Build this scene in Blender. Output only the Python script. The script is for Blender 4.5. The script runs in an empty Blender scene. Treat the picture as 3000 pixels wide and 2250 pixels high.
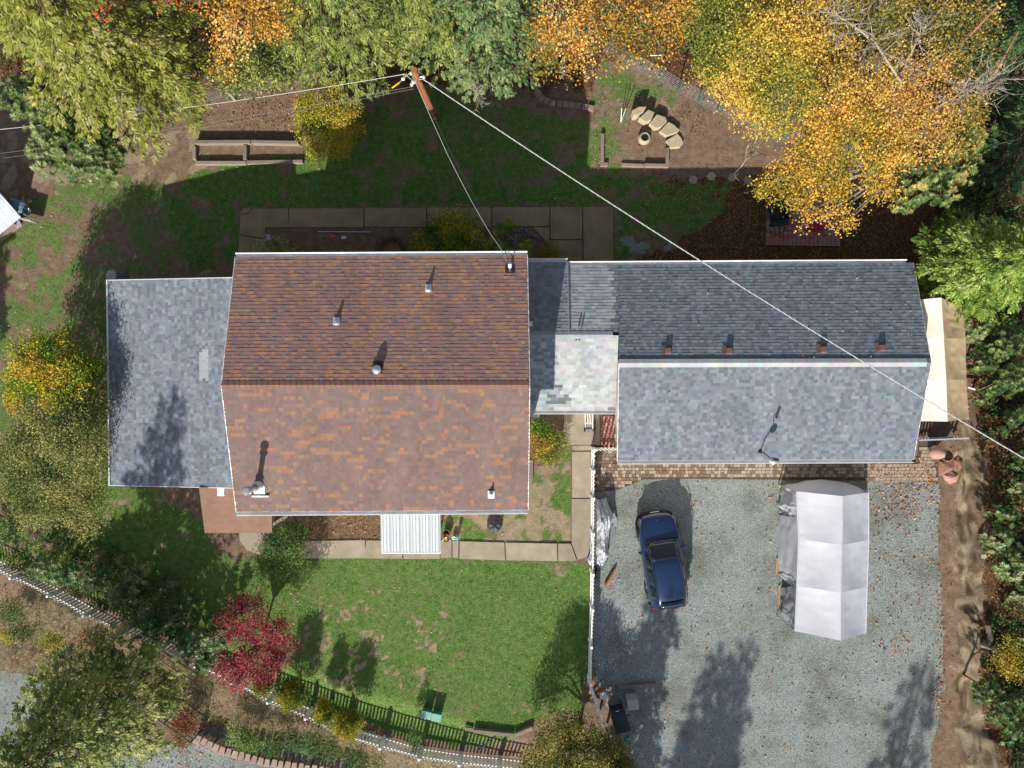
import bpy, bmesh, math, random
import numpy as np
from mathutils import Vector, Matrix
S = bpy.context.scene
COL = S.collection
random.seed(7)
R = np.random.default_rng(11)

# ---------------------------------------------------------------- camera, sky, sun, exposure
CAM_H = 31.0          # metres above the yard
FPX = 2000.0          # focal length in photograph pixels (24 mm on a 36 mm sensor, 3000 px wide)
cam = bpy.data.cameras.new('camera'); camo = bpy.data.objects.new('camera', cam); COL.objects.link(camo)
cam.lens = 24.0; cam.sensor_width = 36.0; cam.sensor_fit = 'HORIZONTAL'
cam.clip_end = 2000.0
camo.location = (0, 0, CAM_H); camo.rotation_euler = (0, 0, 0)
S.camera = camo
SUN_EL = math.radians(26.6)
SUN_AZ = math.radians(193.5)         # clockwise from +Y
sd = Vector((math.sin(SUN_AZ)*math.cos(SUN_EL), math.cos(SUN_AZ)*math.cos(SUN_EL), math.sin(SUN_EL)))
w = bpy.data.worlds.new('World'); S.world = w; w.use_nodes = True
nt = w.node_tree; nt.nodes.clear()
o_ = nt.nodes.new('ShaderNodeOutputWorld'); bg = nt.nodes.new('ShaderNodeBackground'); sk = nt.nodes.new('ShaderNodeTexSky')
sk.sky_type = 'NISHITA'; sk.sun_disc = False; sk.sun_elevation = SUN_EL; sk.sun_rotation = SUN_AZ
sk.air_density = 1.0; sk.dust_density = 1.0; sk.ozone_density = 1.0
bg.inputs['Strength'].default_value = 0.09
hs_ = nt.nodes.new('ShaderNodeHueSaturation'); hs_.inputs['Saturation'].default_value = 0.6
nt.links.new(sk.outputs[0], hs_.inputs['Color']); nt.links.new(hs_.outputs[0], bg.inputs['Color']); nt.links.new(bg.outputs[0], o_.inputs['Surface'])
sl = bpy.data.lights.new('sun', 'SUN'); sl.energy = 5.0; sl.angle = math.radians(0.53); sl.color = (1.0, 0.93, 0.82)
so = bpy.data.objects.new('sun', sl); COL.objects.link(so); so.location = (-20, -60, 60)
so.rotation_euler = (-sd).to_track_quat('-Z', 'Y').to_euler()
S.view_settings.view_transform = 'Standard'; S.view_settings.look = 'None'
S.view_settings.exposure = 0.78; S.view_settings.gamma = 1.0; S.view_settings.use_curve_mapping = False
S.render.engine = 'CYCLES'
S.cycles.max_bounces = 6; S.cycles.diffuse_bounces = 3; S.cycles.glossy_bounces = 2; S.cycles.transmission_bounces = 3
S.cycles.use_denoising = True

# ---------------------------------------------------------------- noise
def _h(ix, iy, seed):
    n = (ix.astype(np.int64)*374761393 + iy.astype(np.int64)*668265263 + seed*974711) & 0xffffffff
    n = ((n ^ (n >> 13))*1274126177) & 0xffffffff
    return ((n ^ (n >> 16)) & 0xffff)/65535.0
def vnoise(x, y, seed=0):
    x = np.asarray(x, float); y = np.asarray(y, float)
    ix = np.floor(x); iy = np.floor(y); fx = x-ix; fy = y-iy
    fx = fx*fx*(3-2*fx); fy = fy*fy*(3-2*fy)
    a = _h(ix, iy, seed); b = _h(ix+1, iy, seed); c = _h(ix, iy+1, seed); d = _h(ix+1, iy+1, seed)
    return (a*(1-fx)+b*fx)*(1-fy)+(c*(1-fx)+d*fx)*fy
def fbm(x, y, seed=0, o=4):
    s = 0; a = .5; t = 0
    for i in range(o):
        s = s+a*vnoise(x*2**i, y*2**i, seed+i*17); t += a; a *= .5
    return s/t
def sstep(a, b, x):
    t = np.clip((x-a)/(b-a), 0, 1); return t*t*(3-2*t)
def inpoly(x, y, poly):
    x = np.asarray(x, float); y = np.asarray(y, float); r = np.zeros(x.shape, bool); n = len(poly)
    for i in range(n):
        x0, y0 = poly[i]; x1, y1 = poly[(i+1) % n]
        if y0 == y1: continue
        c = ((y0 > y) != (y1 > y)) & (x < (x1-x0)*(y-y0)/(y1-y0)+x0); r ^= c
    return r

# ---------------------------------------------------------------- photograph pixel -> point in the world
PM = FPX/CAM_H        # pixels per metre on the ground
def W(px, py, z=0.0):
    k = (CAM_H-z)/FPX
    return Vector(((px-1500)*k, -(py-1125)*k, z))
FA = W(0, 1672, 0); FB = W(676, 1992, 0); FC = W(1480, 2245, 0)
def _side(X, Y):     # metres outside (south-west of) the long picket fence
    def sd_(A, B):
        dx, dy = B.x-A.x, B.y-A.y; L = math.hypot(dx, dy)
        return ((X-A.x)*dy-(Y-A.y)*dx)/L
    return np.where(np.asarray(X) < FB.x, sd_(FA, FB), sd_(FB, FC))
def height(X, Y):
    X = np.asarray(X, float); Y = np.asarray(Y, float)
    wob = 1.1*(fbm(Y*.35, Y*0+3, 5)-.5)
    low = sstep(-0.5, -3.0, Y)
    e = sstep(19.75+wob*.5, 21.9+wob, X)*(.45+1.15*low)
    bk = sstep(19.6, 20.3, X)*(1-sstep(22.3, 23.4, X))*low
    rg = np.abs(fbm(X*.75+Y*.35, Y*.85-X*.3, 9, 5)-.5)*2
    gul = (.5-rg)*.30*bk+(fbm(X*1.3, Y*.55, 19, 5)-.5)*.38*bk+(fbm(X*3.4+Y*.5, Y*1.1-X*.4, 29, 4)-.5)*.26*bk
    e = e+gul+sstep(22, 30, X)*.8
    d = _side(X, Y)
    s = -.6*sstep(-1.6, 0, d)-.25*sstep(.6, 2.3, d)
    n = sstep(15.5, 22, Y)*-.3
    fl = np.where((np.abs(X) < 26) & (np.abs(Y) < 21), 1.0, 0.0)
    return e+s+n+(fbm(X*.9, Y*.9, 3)-.5)*.05*fl
def hz(X, Y): return float(height(np.array([X]), np.array([Y]))[0])
def G(px, py, dz=0.0):
    z = 0.0
    for _ in range(5):
        p = W(px, py, z+dz); z = hz(p.x, p.y)
    p = W(px, py, z+dz); return p
def tpx(X, Y): return 1500+np.asarray(X)*PM, 1125-np.asarray(Y)*PM

# ---------------------------------------------------------------- object helpers
def tag(o, label=None, cat=None, group=None, kind=None):
    if label: o['label'] = label
    if cat: o['category'] = cat
    if group: o['group'] = group
    if kind: o['kind'] = kind
    return o
def thing(name, label, cat, loc=(0, 0, 0), group=None):
    o = bpy.data.objects.new(name, None); o.empty_display_size = .2; COL.objects.link(o); o.location = loc
    return tag(o, label, cat, group)
def base_of(p):
    v = Vector((0, 0, 0))
    while p is not None: v += Vector(p.location); p = p.parent
    return v
def link(name, me, m, parent=None, loc=(0, 0, 0)):
    o = bpy.data.objects.new(name, me); COL.objects.link(o)
    if m is not None and not me.materials: me.materials.append(m)
    if parent is not None: o.parent = parent
    o.location = loc; return o
def mesh_np(name, V, F, C=None, smooth=False):
    V = np.asarray(V, np.float32); F = np.asarray(F, np.int32); k = F.shape[1]
    me = bpy.data.meshes.new(name); me.vertices.add(len(V)); me.vertices.foreach_set('co', V.ravel())
    me.loops.add(F.size); me.loops.foreach_set('vertex_index', F.ravel())
    me.polygons.add(len(F)); me.polygons.foreach_set('loop_start', np.arange(0, F.size, k, dtype=np.int32))
    me.polygons.foreach_set('loop_total', np.full(len(F), k, np.int32))
    if smooth: me.polygons.foreach_set('use_smooth', np.ones(len(F), bool))
    if C is not None:
        a = me.color_attributes.new('Col', 'FLOAT_COLOR', 'POINT')
        c = np.ones((len(V), 4), np.float32); c[:, :3] = C; a.data.foreach_set('color', c.ravel())
    me.update(calc_edges=True); return me
class MB:
    def __init__(s): s.v = []; s.f = []; s.c = []; s.cur = None
    def add(s, vs, fs):
        n = len(s.v); s.v += [tuple(v) for v in vs]; s.f += [tuple(i+n for i in f) for f in fs]
        if s.cur is not None: s.c += [s.cur]*len(vs)
        return s
    def box(s, c, d, rz=0, rx=0, ry=0, top=1.0):
        M = Matrix.Translation(c) @ Matrix.Rotation(rz, 4, 'Z') @ Matrix.Rotation(ry, 4, 'Y') @ Matrix.Rotation(rx, 4, 'X')
        x, y, z = d[0]/2, d[1]/2, d[2]/2
        vs = [M @ Vector((sx*x*(top if sz > 0 else 1), sy*y*(top if sz > 0 else 1), sz*z)) for sz in (-1, 1) for sx, sy in ((-1, -1), (1, -1), (1, 1), (-1, 1))]
        return s.add(vs, [(3, 2, 1, 0), (4, 5, 6, 7), (0, 1, 5, 4), (1, 2, 6, 5), (2, 3, 7, 6), (3, 0, 4, 7)])
    def beam(s, a, b, wd, ht, up=(0, 0, 1)):
        a = Vector(a); b = Vector(b); d = (b-a).normalized(); u = Vector(up)
        if abs(d.dot(u)) > .95: u = Vector((1, 0, 0))
        sx = d.cross(u).normalized()*wd/2; uu = sx.cross(d).normalized()*ht/2
        vs = [p+i*sx+j*uu for p in (a, b) for i, j in ((-1, -1), (1, -1), (1, 1), (-1, 1))]
        return s.add(vs, [(0, 1, 2, 3), (7, 6, 5, 4), (0, 4, 5, 1), (1, 5, 6, 2), (2, 6, 7, 3), (3, 7, 4, 0)])
    def tube(s, path, r, n=8, cap=True, closed=False):
        path = [Vector(p) for p in path]; rs = r if isinstance(r, (list, tuple)) else [r]*len(path)
        rings = []; u = None
        for i, p in enumerate(path):
            d = (path[min(i+1, len(path)-1)]-path[max(i-1, 0)])
            d = d.normalized() if d.length > 1e-9 else Vector((0, 0, 1))
            if u is None: u = d.orthogonal().normalized()
            else:
                u = u-d*u.dot(d); u = u.normalized() if u.length > 1e-6 else d.orthogonal().normalized()
            v = d.cross(u)
            rings.append([p+(u*math.cos(t)+v*math.sin(t))*rs[i] for t in [2*math.pi*k/n for k in range(n)]])
        vs = [q for rg in rings for q in rg]; fs = []
        for i in range(len(rings)-1):
            for k in range(n): fs.append((i*n+k, i*n+(k+1) % n, (i+1)*n+(k+1) % n, (i+1)*n+k))
        if cap: fs += [tuple(range(n-1, -1, -1)), tuple((len(rings)-1)*n+k for k in range(n))]
        return s.add(vs, fs)
    def lathe(s, c, prof, n=20, axis=None, cap=True):
        c = Vector(c); vs = []; fs = []
        ax = Vector(axis).normalized() if axis is not None else Vector((0, 0, 1))
        q = Vector((0, 0, 1)).rotation_difference(ax)
        for r, z in prof:
            for k in range(n):
                t = 2*math.pi*k/n; vs.append(c+q @ Vector((r*math.cos(t), r*math.sin(t), z)))
        for i in range(len(prof)-1):
            for k in range(n): fs.append((i*n+k, i*n+(k+1) % n, (i+1)*n+(k+1) % n, (i+1)*n+k))
        if cap: fs += [tuple(range(n-1, -1, -1)), tuple((len(prof)-1)*n+k for k in range(n))]
        return s.add(vs, fs)
    def prism(s, poly, z0, z1):
        n = len(poly); z0 = z0 if isinstance(z0, (list, tuple)) else [z0]*n; z1 = z1 if isinstance(z1, (list, tuple)) else [z1]*n
        a = sum(poly[i][0]*poly[(i+1) % n][1]-poly[(i+1) % n][0]*poly[i][1] for i in range(n))
        if a < 0: poly = poly[::-1]; z0 = z0[::-1]; z1 = z1[::-1]
        vs = [(p[0], p[1], z) for p, z in zip(poly, z0)]+[(p[0], p[1], z) for p, z in zip(poly, z1)]
        return s.add(vs, [tuple(range(n-1, -1, -1)), tuple(range(n, 2*n))]+[(i, (i+1) % n, n+(i+1) % n, n+i) for i in range(n)])
    def grid(s, P):      # P: rows of points
        m = len(P[0]); vs = [p for r_ in P for p in r_]
        return s.add(vs, [(i*m+j, i*m+j+1, (i+1)*m+j+1, (i+1)*m+j) for i in range(len(P)-1) for j in range(m-1)])
    def build(s, name, m, parent=None, loc=None, smooth=False, bevel=0, sub=0, solid=0):
        b = base_of(parent) if parent is not None else Vector(loc if loc is not None else (0, 0, 0))
        me = bpy.data.meshes.new(name)
        me.from_pydata([(v[0]-b.x, v[1]-b.y, v[2]-b.z) for v in s.v], [], s.f)
        if s.c:
            a = me.color_attributes.new('Col', 'FLOAT_COLOR', 'POINT')
            a.data.foreach_set('color', np.array([(*c, 1) for c in s.c], np.float32).ravel())
        if smooth:
            me.polygons.foreach_set('use_smooth', np.ones(len(me.polygons), bool))
        me.update()
        o = link(name, me, m, parent, b if parent is None else (0, 0, 0))
        if solid: q = o.modifiers.new('s', 'SOLIDIFY'); q.thickness = solid; q.offset = 0
        if bevel: q = o.modifiers.new('b', 'BEVEL'); q.width = bevel; q.segments = 2; q.limit_method = 'ANGLE'
        if sub: q = o.modifiers.new('u', 'SUBSURF'); q.levels = sub; q.render_levels = sub
        return o

# ---------------------------------------------------------------- materials
def mat(name, a, b=None, scale=4.0, rough=.75, spec=.3, metal=0.0, bump=0.0, bscale=40.0, rnd=0.0, attr=False, coat=0.0, stretch=None, contrast=.35, trans=0.0):
    m = bpy.data.materials.new(name); m.use_nodes = True; N = m.node_tree.nodes; L = m.node_tree.links
    p = N['Principled BSDF']; p.inputs['Roughness'].default_value = rough; p.inputs['Metallic'].default_value = metal
    p.inputs['Specular IOR Level'].default_value = spec
    if coat: p.inputs['Coat Weight'].default_value = coat; p.inputs['Coat Roughness'].default_value = .06
    tc = N.new('ShaderNodeTexCoord'); vec = tc.outputs['Object']
    if stretch:
        mp = N.new('ShaderNodeMapping'); mp.inputs['Scale'].default_value = stretch; L.new(vec, mp.inputs[0]); vec = mp.outputs[0]
    n1 = N.new('ShaderNodeTexNoise'); n1.inputs['Scale'].default_value = scale; n1.inputs['Detail'].default_value = 8; n1.inputs['Roughness'].default_value = .65
    L.new(vec, n1.inputs['Vector'])
    r = N.new('ShaderNodeMapRange'); r.inputs[1].default_value = .5-contrast/2; r.inputs[2].default_value = .5+contrast/2
    L.new(n1.outputs[0], r.inputs[0])
    mx = N.new('ShaderNodeMix'); mx.data_type = 'RGBA'; mx.inputs[6].default_value = (*a, 1); mx.inputs[7].default_value = (*(b or tuple(x*.75 for x in a)), 1)
    L.new(r.outputs[0], mx.inputs[0]); col = mx.outputs[2]
    if attr:
        at = N.new('ShaderNodeVertexColor'); at.layer_name = 'Col'
        mm = N.new('ShaderNodeMix'); mm.data_type = 'RGBA'; mm.blend_type = 'MULTIPLY'; mm.inputs[0].default_value = 1
        L.new(col, mm.inputs[6]); L.new(at.outputs[0], mm.inputs[7]); col = mm.outputs[2]
    if rnd:
        oi = N.new('ShaderNodeObjectInfo'); rr = N.new('ShaderNodeMapRange'); rr.inputs[3].default_value = 1-rnd; rr.inputs[4].default_value = 1+rnd
        L.new(oi.outputs['Random'], rr.inputs[0])
        hs = N.new('ShaderNodeHueSaturation'); L.new(rr.outputs[0], hs.inputs['Value']); L.new(col, hs.inputs['Color']); col = hs.outputs[0]
    L.new(col, p.inputs['Base Color'])
    if bump:
        n2 = N.new('ShaderNodeTexNoise'); n2.inputs['Scale'].default_value = bscale; n2.inputs['Detail'].default_value = 4
        L.new(vec, n2.inputs['Vector'])
        bp = N.new('ShaderNodeBump'); bp.inputs['Strength'].default_value = bump; bp.inputs['Distance'].default_value = .02
        L.new(n2.outputs[0], bp.inputs['Height']); L.new(bp.outputs[0], p.inputs['Normal'])
    if trans:
        out = N['Material Output']; tr = N.new('ShaderNodeBsdfTranslucent'); ms = N.new('ShaderNodeMixShader'); ms.inputs[0].default_value = trans
        L.new(col, tr.inputs['Color']); L.new(p.outputs[0], ms.inputs[1]); L.new(tr.outputs[0], ms.inputs[2]); L.new(ms.outputs[0], out.inputs['Surface'])
    return m
white1 = (1, 1, 1)
M = {}
M['leaf'] = mat('leaf', (1.5, 1.45, 1.3), (1.15, 1.12, 1.0), 9, rough=.62, spec=.25, attr=True, trans=.28)
M['gloss_leaf'] = mat('glossy_leaf', (1.5, 1.5, 1.5), (1.1, 1.1, 1.1), 9, rough=.5, spec=.32, attr=True, trans=.2)
M['dead_leaf'] = mat('fallen_leaf', (1, 1, 1), (.7, .7, .7), 20, rough=.8, attr=True)
M['grass'] = mat('grass_blade', (1, 1, 1), (.75, .8, .7), 3, rough=.7, spec=.2, attr=True, trans=.25)
M['bark'] = mat('bark', (.16, .12, .09), (.07, .05, .04), 6, rough=.9, bump=.6, bscale=14, stretch=(1, 1, .25))
M['pale_bark'] = mat('lichen_bark', (.33, .30, .25), (.17, .15, .12), 8, rough=.9, bump=.5, bscale=18)
M['red_bark'] = mat('madrone_bark', (.30, .13, .07), (.20, .08, .05), 5, rough=.7, bump=.2)
M['shingle'] = mat('asphalt_shingle', (1, 1, 1), (.82, .82, .82), 60, rough=.85, spec=.35, attr=True, bump=.35, bscale=160)
M['under'] = mat('roof_underlay', (.09, .09, .095), (.06, .06, .065), 10, rough=.9)
M['under_brown'] = mat('brown_underlay', (.10, .055, .042), (.07, .04, .032), 10, rough=.9)
M['siding'] = mat('painted_siding', (.62, .60, .55), (.52, .50, .46), 2, rough=.7, bump=.1)
M['white'] = mat('white_paint', (.80, .80, .79), (.68, .68, .66), 5, rough=.5, bump=.05, contrast=.6)
M['gutter'] = mat('gutter_metal', (.74, .75, .76), (.58, .59, .60), 7, rough=.45, spec=.5, contrast=.6)
M['galv'] = mat('galvanised_steel', (.55, .57, .60), (.42, .44, .47), 9, rough=.35, metal=.75)
M['alum'] = mat('aluminium', (.72, .73, .75), (.6, .61, .63), 9, rough=.4, metal=.5)
M['black_metal'] = mat('black_metal', (.022, .022, .024), (.035, .033, .032), 12, rough=.5)
M['brown_vent'] = mat('brown_vent', (.16, .10, .09), (.12, .075, .07), 12, rough=.6)
M['dark'] = mat('hollow_shade', (.006, .006, .006), (.01, .01, .01), 5, rough=.9)
M['concrete'] = mat('concrete', (.34, .295, .235), (.235, .20, .145), 1.6, rough=.9, bump=.25, bscale=50, rnd=.10, contrast=.5)
M['concrete_dark'] = mat('brown_concrete', (.31, .245, .155), (.21, .165, .095), 1.4, rough=.92, bump=.25, bscale=50, rnd=.08, contrast=.5)  # rear path slabs, darker and browner than the front ones
M['paver_tan'] = mat('tan_paver', (.36, .285, .225), (.28, .22, .17), 12, rough=.85, bump=.3, rnd=.14)
M['paver_brown'] = mat('brown_paver', (.21, .15, .11), (.15, .105, .075), 12, rough=.85, bump=.3, rnd=.2)
M['brick_red'] = mat('red_brick', (.38, .15, .14), (.29, .115, .12), 9, rough=.8, bump=.25, rnd=.25)
M['brick_grey'] = mat('greyed_brick', (.36, .25, .25), (.27, .19, .20), 9, rough=.8, bump=.25, rnd=.2)
M['brick_crimson'] = mat('crimson_brick', (.40, .05, .075), (.30, .04, .06), 9, rough=.8, bump=.25, rnd=.15)
M['brick_pink'] = mat('pink_brick', (.48, .26, .21), (.36, .18, .15), 9, rough=.8, bump=.25, rnd=.15)
M['sand'] = mat('joint_sand', (.10, .075, .055), (.06, .045, .035), 9, rough=.95)
M['stone'] = mat('pale_stone', (.42, .36, .25), (.27, .235, .16), 3, rough=.9, bump=.6, bscale=14, rnd=.1, contrast=.5)
M['block'] = mat('edging_block', (.27, .225, .185), (.17, .14, .12), 5, rough=.92, bump=.5, bscale=25, rnd=.14)
M['block_pink'] = mat('retaining_block', (.36, .27, .22), (.25, .18, .15), 5, rough=.92, bump=.5, bscale=25, rnd=.14)
M['timber'] = mat('weathered_timber', (.27, .22, .185), (.15, .115, .095), 5, rough=.9, bump=.5, bscale=20, stretch=(.35, 3, 3), rnd=.15, contrast=.5)
M['timber_y'] = mat('weathered_post', (.27, .22, .185), (.15, .115, .095), 5, rough=.9, bump=.5, bscale=20, stretch=(3, .35, 3), rnd=.15, contrast=.5)
M['wood'] = mat('new_wood', (.45, .27, .14), (.30, .17, .085), 6, rough=.75, bump=.2)
M['pole'] = mat('pole_wood', (.30, .12, .05), (.17, .065, .03), 4, rough=.8, bump=.35, bscale=16, stretch=(4, 4, .5), contrast=.5)
M['cable'] = mat('aluminium_cable', (.42, .42, .42), (.3, .3, .3), 20, rough=.6)
M['black_cable'] = mat('black_cable', (.03, .03, .032), (.05, .05, .05), 20, rough=.5)
M['silver_tarp'] = mat('silver_tarp', (.40, .41, .44), (.33, .345, .375), 3, rough=.5, spec=.45, bump=.1, bscale=5)
M['tent'] = mat('silver_canopy', (.47, .48, .53), (.44, .45, .50), 3, rough=.5, spec=.4, bump=.05, bscale=4)
M['tent_wall'] = mat('grey_tent_wall', (.36, .375, .42), (.28, .295, .335), 2, rough=.42, spec=.5, bump=.3, bscale=4)
M['blue_tarp'] = mat('blue_tarp', (.03, .10, .33), (.02, .07, .24), 6, rough=.5)
M['canvas_white'] = mat('white_canvas', (.74, .69, .62), (.68, .63, .56), 3, rough=.7, bump=.1, bscale=5)
M['canvas_tan'] = mat('tan_canvas', (.50, .375, .22), (.43, .32, .185), 3, rough=.75, bump=.2, bscale=5)
M['clay'] = mat('terracotta', (.29, .15, .105), (.19, .10, .07), 5, rough=.85, bump=.2)
M['pink_clay'] = mat('pale_terracotta', (.40, .235, .185), (.27, .155, .12), 4, rough=.85, bump=.2)
M['grill_cover'] = mat('grill_cover', (.05, .052, .06), (.035, .036, .042), 5, rough=.6, bump=.3, bscale=9)
M['teal'] = mat('teal_plastic', (.12, .40, .36), (.10, .33, .30), 5, rough=.5)
M['mint'] = mat('mint_plastic', (.20, .42, .34), (.15, .34, .27), 7, rough=.55)
M['orange_plastic'] = mat('orange_plastic', (.60, .11, .025), (.5, .09, .02), 5, rough=.45)
M['bin'] = mat('black_plastic', (.028, .035, .045), (.02, .026, .034), 6, rough=.45)
M['grey_plastic'] = mat('grey_plastic', (.36, .34, .36), (.29, .275, .29), 5, rough=.55)
M['blue_plastic'] = mat('blue_plastic', (.09, .20, .32), (.07, .16, .26), 5, rough=.5)
M['aqua'] = mat('aqua_plastic', (.02, .17, .26), (.015, .13, .2), 5, rough=.5)
M['yellow'] = mat('yellow_plastic', (.75, .48, .02), (.65, .42, .02), 5, rough=.5)
M['green_post'] = mat('green_post', (.02, .16, .12), (.015, .12, .09), 5, rough=.6)
M['wire'] = mat('fence_wire', (.38, .38, .40), (.28, .28, .30), 20, rough=.5, metal=.4)
M['paint'] = mat('blue_car_paint', (.008, .027, .092), (.0072, .025, .085), 2, rough=.3, spec=.6, metal=.3, coat=1.0)
M['trim'] = mat('black_trim', (.012, .012, .013), (.016, .016, .017), 8, rough=.55)
M['tyre'] = mat('tyre_rubber', (.018, .018, .018), (.025, .025, .025), 20, rough=.85)
M['glass'] = mat('car_glass', (.006, .014, .018), (.008, .017, .02), 3, rough=.04, spec=.7)
M['lamp_glass'] = mat('headlight_glass', (.16, .17, .19), (.10, .11, .12), 12, rough=.12, spec=.7)
M['red_lens'] = mat('red_lens', (.55, .01, .03), (.45, .01, .025), 10, rough=.3)
M['chrome'] = mat('chrome', (.75, .75, .77), (.65, .65, .67), 10, rough=.15, metal=1.0)
M['navy'] = mat('navy_cloth', (.02, .028, .07), (.03, .038, .09), 9, rough=.85)
M['tent_wall_dark'] = mat('dark_tent_wall', (.20, .21, .24), (.13, .14, .165), 4, rough=.4, spec=.5, bump=.4, bscale=5)
M['cobble'] = mat('grey_cobble', (.17, .17, .19), (.11, .11, .125), 8, rough=.7, rnd=.2)
M['redlog'] = mat('split_wood', (.42, .19, .10), (.26, .11, .06), 6, rough=.85, bump=.5, bscale=12)
M['galv_blue'] = mat('corrugated_roof', (.42, .47, .56), (.33, .37, .45), 5, rough=.45, metal=.25)
M['blue_tarp_pale'] = mat('faded_blue_tarp', (.16, .23, .32), (.12, .18, .26), 5, rough=.6)
M['old_wire'] = mat('old_wire', (.16, .16, .16), (.11, .11, .11), 20, rough=.7)

def weather(m, scale=(.5, .5, .5), lo=.84, hi=1.08):      # broad uneven fading over a whole roof
    N = m.node_tree.nodes; L = m.node_tree.links; p = N['Principled BSDF']; src = p.inputs['Base Color'].links[0].from_socket
    tc = N.new('ShaderNodeTexCoord'); mp = N.new('ShaderNodeMapping'); mp.inputs['Scale'].default_value = scale; L.new(tc.outputs['Object'], mp.inputs[0])
    n = N.new('ShaderNodeTexNoise'); n.inputs['Scale'].default_value = 1.3; n.inputs['Detail'].default_value = 7; n.inputs['Roughness'].default_value = .62; L.new(mp.outputs[0], n.inputs['Vector'])
    r = N.new('ShaderNodeMapRange'); r.inputs[1].default_value = .3; r.inputs[2].default_value = .7; r.inputs[3].default_value = lo; r.inputs[4].default_value = hi; L.new(n.outputs[0], r.inputs[0])
    h = N.new('ShaderNodeHueSaturation'); L.new(src, h.inputs['Color']); L.new(r.outputs[0], h.inputs['Value']); L.new(h.outputs[0], p.inputs['Base Color'])
weather(M['shingle'], (1.0, .35, 1))
weather(M['tent'], (1, 1, 1), .93, 1.04); weather(M['canvas_tan'], (1.5, 1.5, 1.5), .85, 1.08); weather(M['awning_dummy'] if 'awning_dummy' in M else M['gutter'], (1, 1, 1), .85, 1.05)
weather(M['concrete'], (.8, .8, .8), .8, 1.12); weather(M['concrete_dark'], (.8, .8, .8), .75, 1.15)
# ---------------------------------------------------------------- ground zones (in ground pixels of the photograph)
Z_GRAVEL = [(1738, 1418), (1800, 1418), (1870, 1392), (2000, 1385), (2300, 1385), (2700, 1395), (2752, 1425), (2748, 1600), (2762, 1800), (2766, 2000), (2748, 2120), (2728, 2200), (2710, 2500), (1820, 2500), (1850, 2230), (1790, 2090), (1745, 1985), (1738, 1800)]
Z_ROAD = [(-300, 1960), (60, 2000), (200, 2070), (330, 2160), (420, 2210), (520, 2210), (585, 2155), (640, 2175), (760, 2205), (1000, 2262), (1300, 2330), (1300, 2700), (-300, 2700)]
Z_SIDE = [(-50, 1560), (200, 1500), (330, 1400), (600, 1540), (650, 1800), (760, 1960), (640, 1960), (400, 1850), (200, 1740), (-50, 1640)]
Z_LAWN = [(640, 1640), (900, 1632), (1680, 1640), (1733, 1655), (1735, 1850), (1722, 1970), (1700, 2080), (1560, 2120), (1500, 2170), (1400, 2210), (1300, 2200), (1150, 2170), (1000, 2125), (880, 2075), (780, 2020), (640, 1900), (520, 1800), (430, 1720), (330, 1640), (250, 1560), (290, 1400), (420, 1400), (600, 1540)]
Z_SOUTH = [(1300, 1490), (1500, 1490), (1556, 1380), (1672, 1305), (1672, 1588), (1290, 1590)]
Z_MULCH = [(795, 1480), (1122, 1480), (1122, 1582), (885, 1588), (800, 1570)]
Z_BACK = [(590, 500), (860, 450), (1080, 330), (1250, 250), (1560, 330), (1720, 360), (1735, 520), (2150, 535), (2110, 640), (1980, 720), (1800, 770), (1800, 600), (700, 605), (690, 770), (560, 800), (500, 700), (500, 560)]
Z_LEFTY = [(-200, 700), (150, 560), (330, 510), (480, 540), (560, 600), (520, 820), (330, 830), (300, 1100), (330, 1400), (200, 1650), (-200, 1550)]
Z_MEADOW = [(1725, 350), (1760, 180), (1900, 170), (2000, 280), (1960, 330), (1860, 330), (1800, 400), (1880, 470), (1900, 515), (1725, 515)]
Z_DRY = [(-200, 1700), (60, 1720), (250, 1830), (480, 1930), (640, 2010), (800, 2100), (900, 2150), (1080, 2200), (1500, 2270), (1300, 2330), (1000, 2255), (800, 2200), (590, 2150), (430, 2160), (330, 2130), (150, 2030), (-200, 1960)]
Z_LITTER = [(1850, 530), (2250, 520), (2480, 560), (2700, 560), (2860, 700), (2760, 800), (2650, 790), (1840, 780), (1960, 720), (2110, 640)]
Z_CLAY = [(2768, 1230), (2820, 1225), (2850, 1330), (2846, 1500), (2836, 1700), (2832, 1850), (2845, 2050), (2870, 2250), (2880, 2500), (2700, 2500), (2730, 2180), (2768, 2000), (2765, 1800), (2752, 1600), (2756, 1430), (2770, 1330)]
def axis(lo, hi, st, ext):
    a = np.arange(lo, hi+1e-6, st)
    e = np.array([.3, .8, 1.6, 3, 6, 12, 25, 50, 100, 200, 400, 800])[:ext]
    return np.concatenate([lo-e[::-1], a, hi+e])
gx = axis(-25, 25, .105, 12); gy = axis(-19, 19, .105, 12)
GX, GY = np.meshgrid(gx, gy)
GZ = height(GX, GY)
gpx, gpy = tpx(GX, GY)
wx = gpx+(fbm(gpx*.035, gpy*.035, 21)-.5)*46; wy = gpy+(fbm(gpx*.035, gpy*.035, 22)-.5)*46
sx_ = gpx+(fbm(gpx*.06, gpy*.06, 31)-.5)*14; sy_ = gpy+(fbm(gpx*.06, gpy*.06, 32)-.5)*14
def soft(poly, sharp=False):
    return inpoly(sx_ if sharp else wx, sy_ if sharp else wy, poly).astype(float)
n1 = fbm(gpx*.012, gpy*.012, 41); n2 = fbm(gpx*.03, gpy*.03, 42); n3 = fbm(gpx*.08, gpy*.08, 43)
lawn = soft(Z_LAWN); back = soft(Z_BACK); lefty = soft(Z_LEFTY); south = soft(Z_SOUTH, True); mea = soft(Z_MEADOW)
bare = np.exp(-(((gpx-1100)/230)**2+((gpy-1890)/140)**2))*1.15+np.exp(-(((gpx-1560)/240)**2+((gpy-2090)/40)**2))*.4
bare += np.exp(-(((gpx-1640)/35)**2+((gpy-1690)/40)**2))*.8
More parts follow.
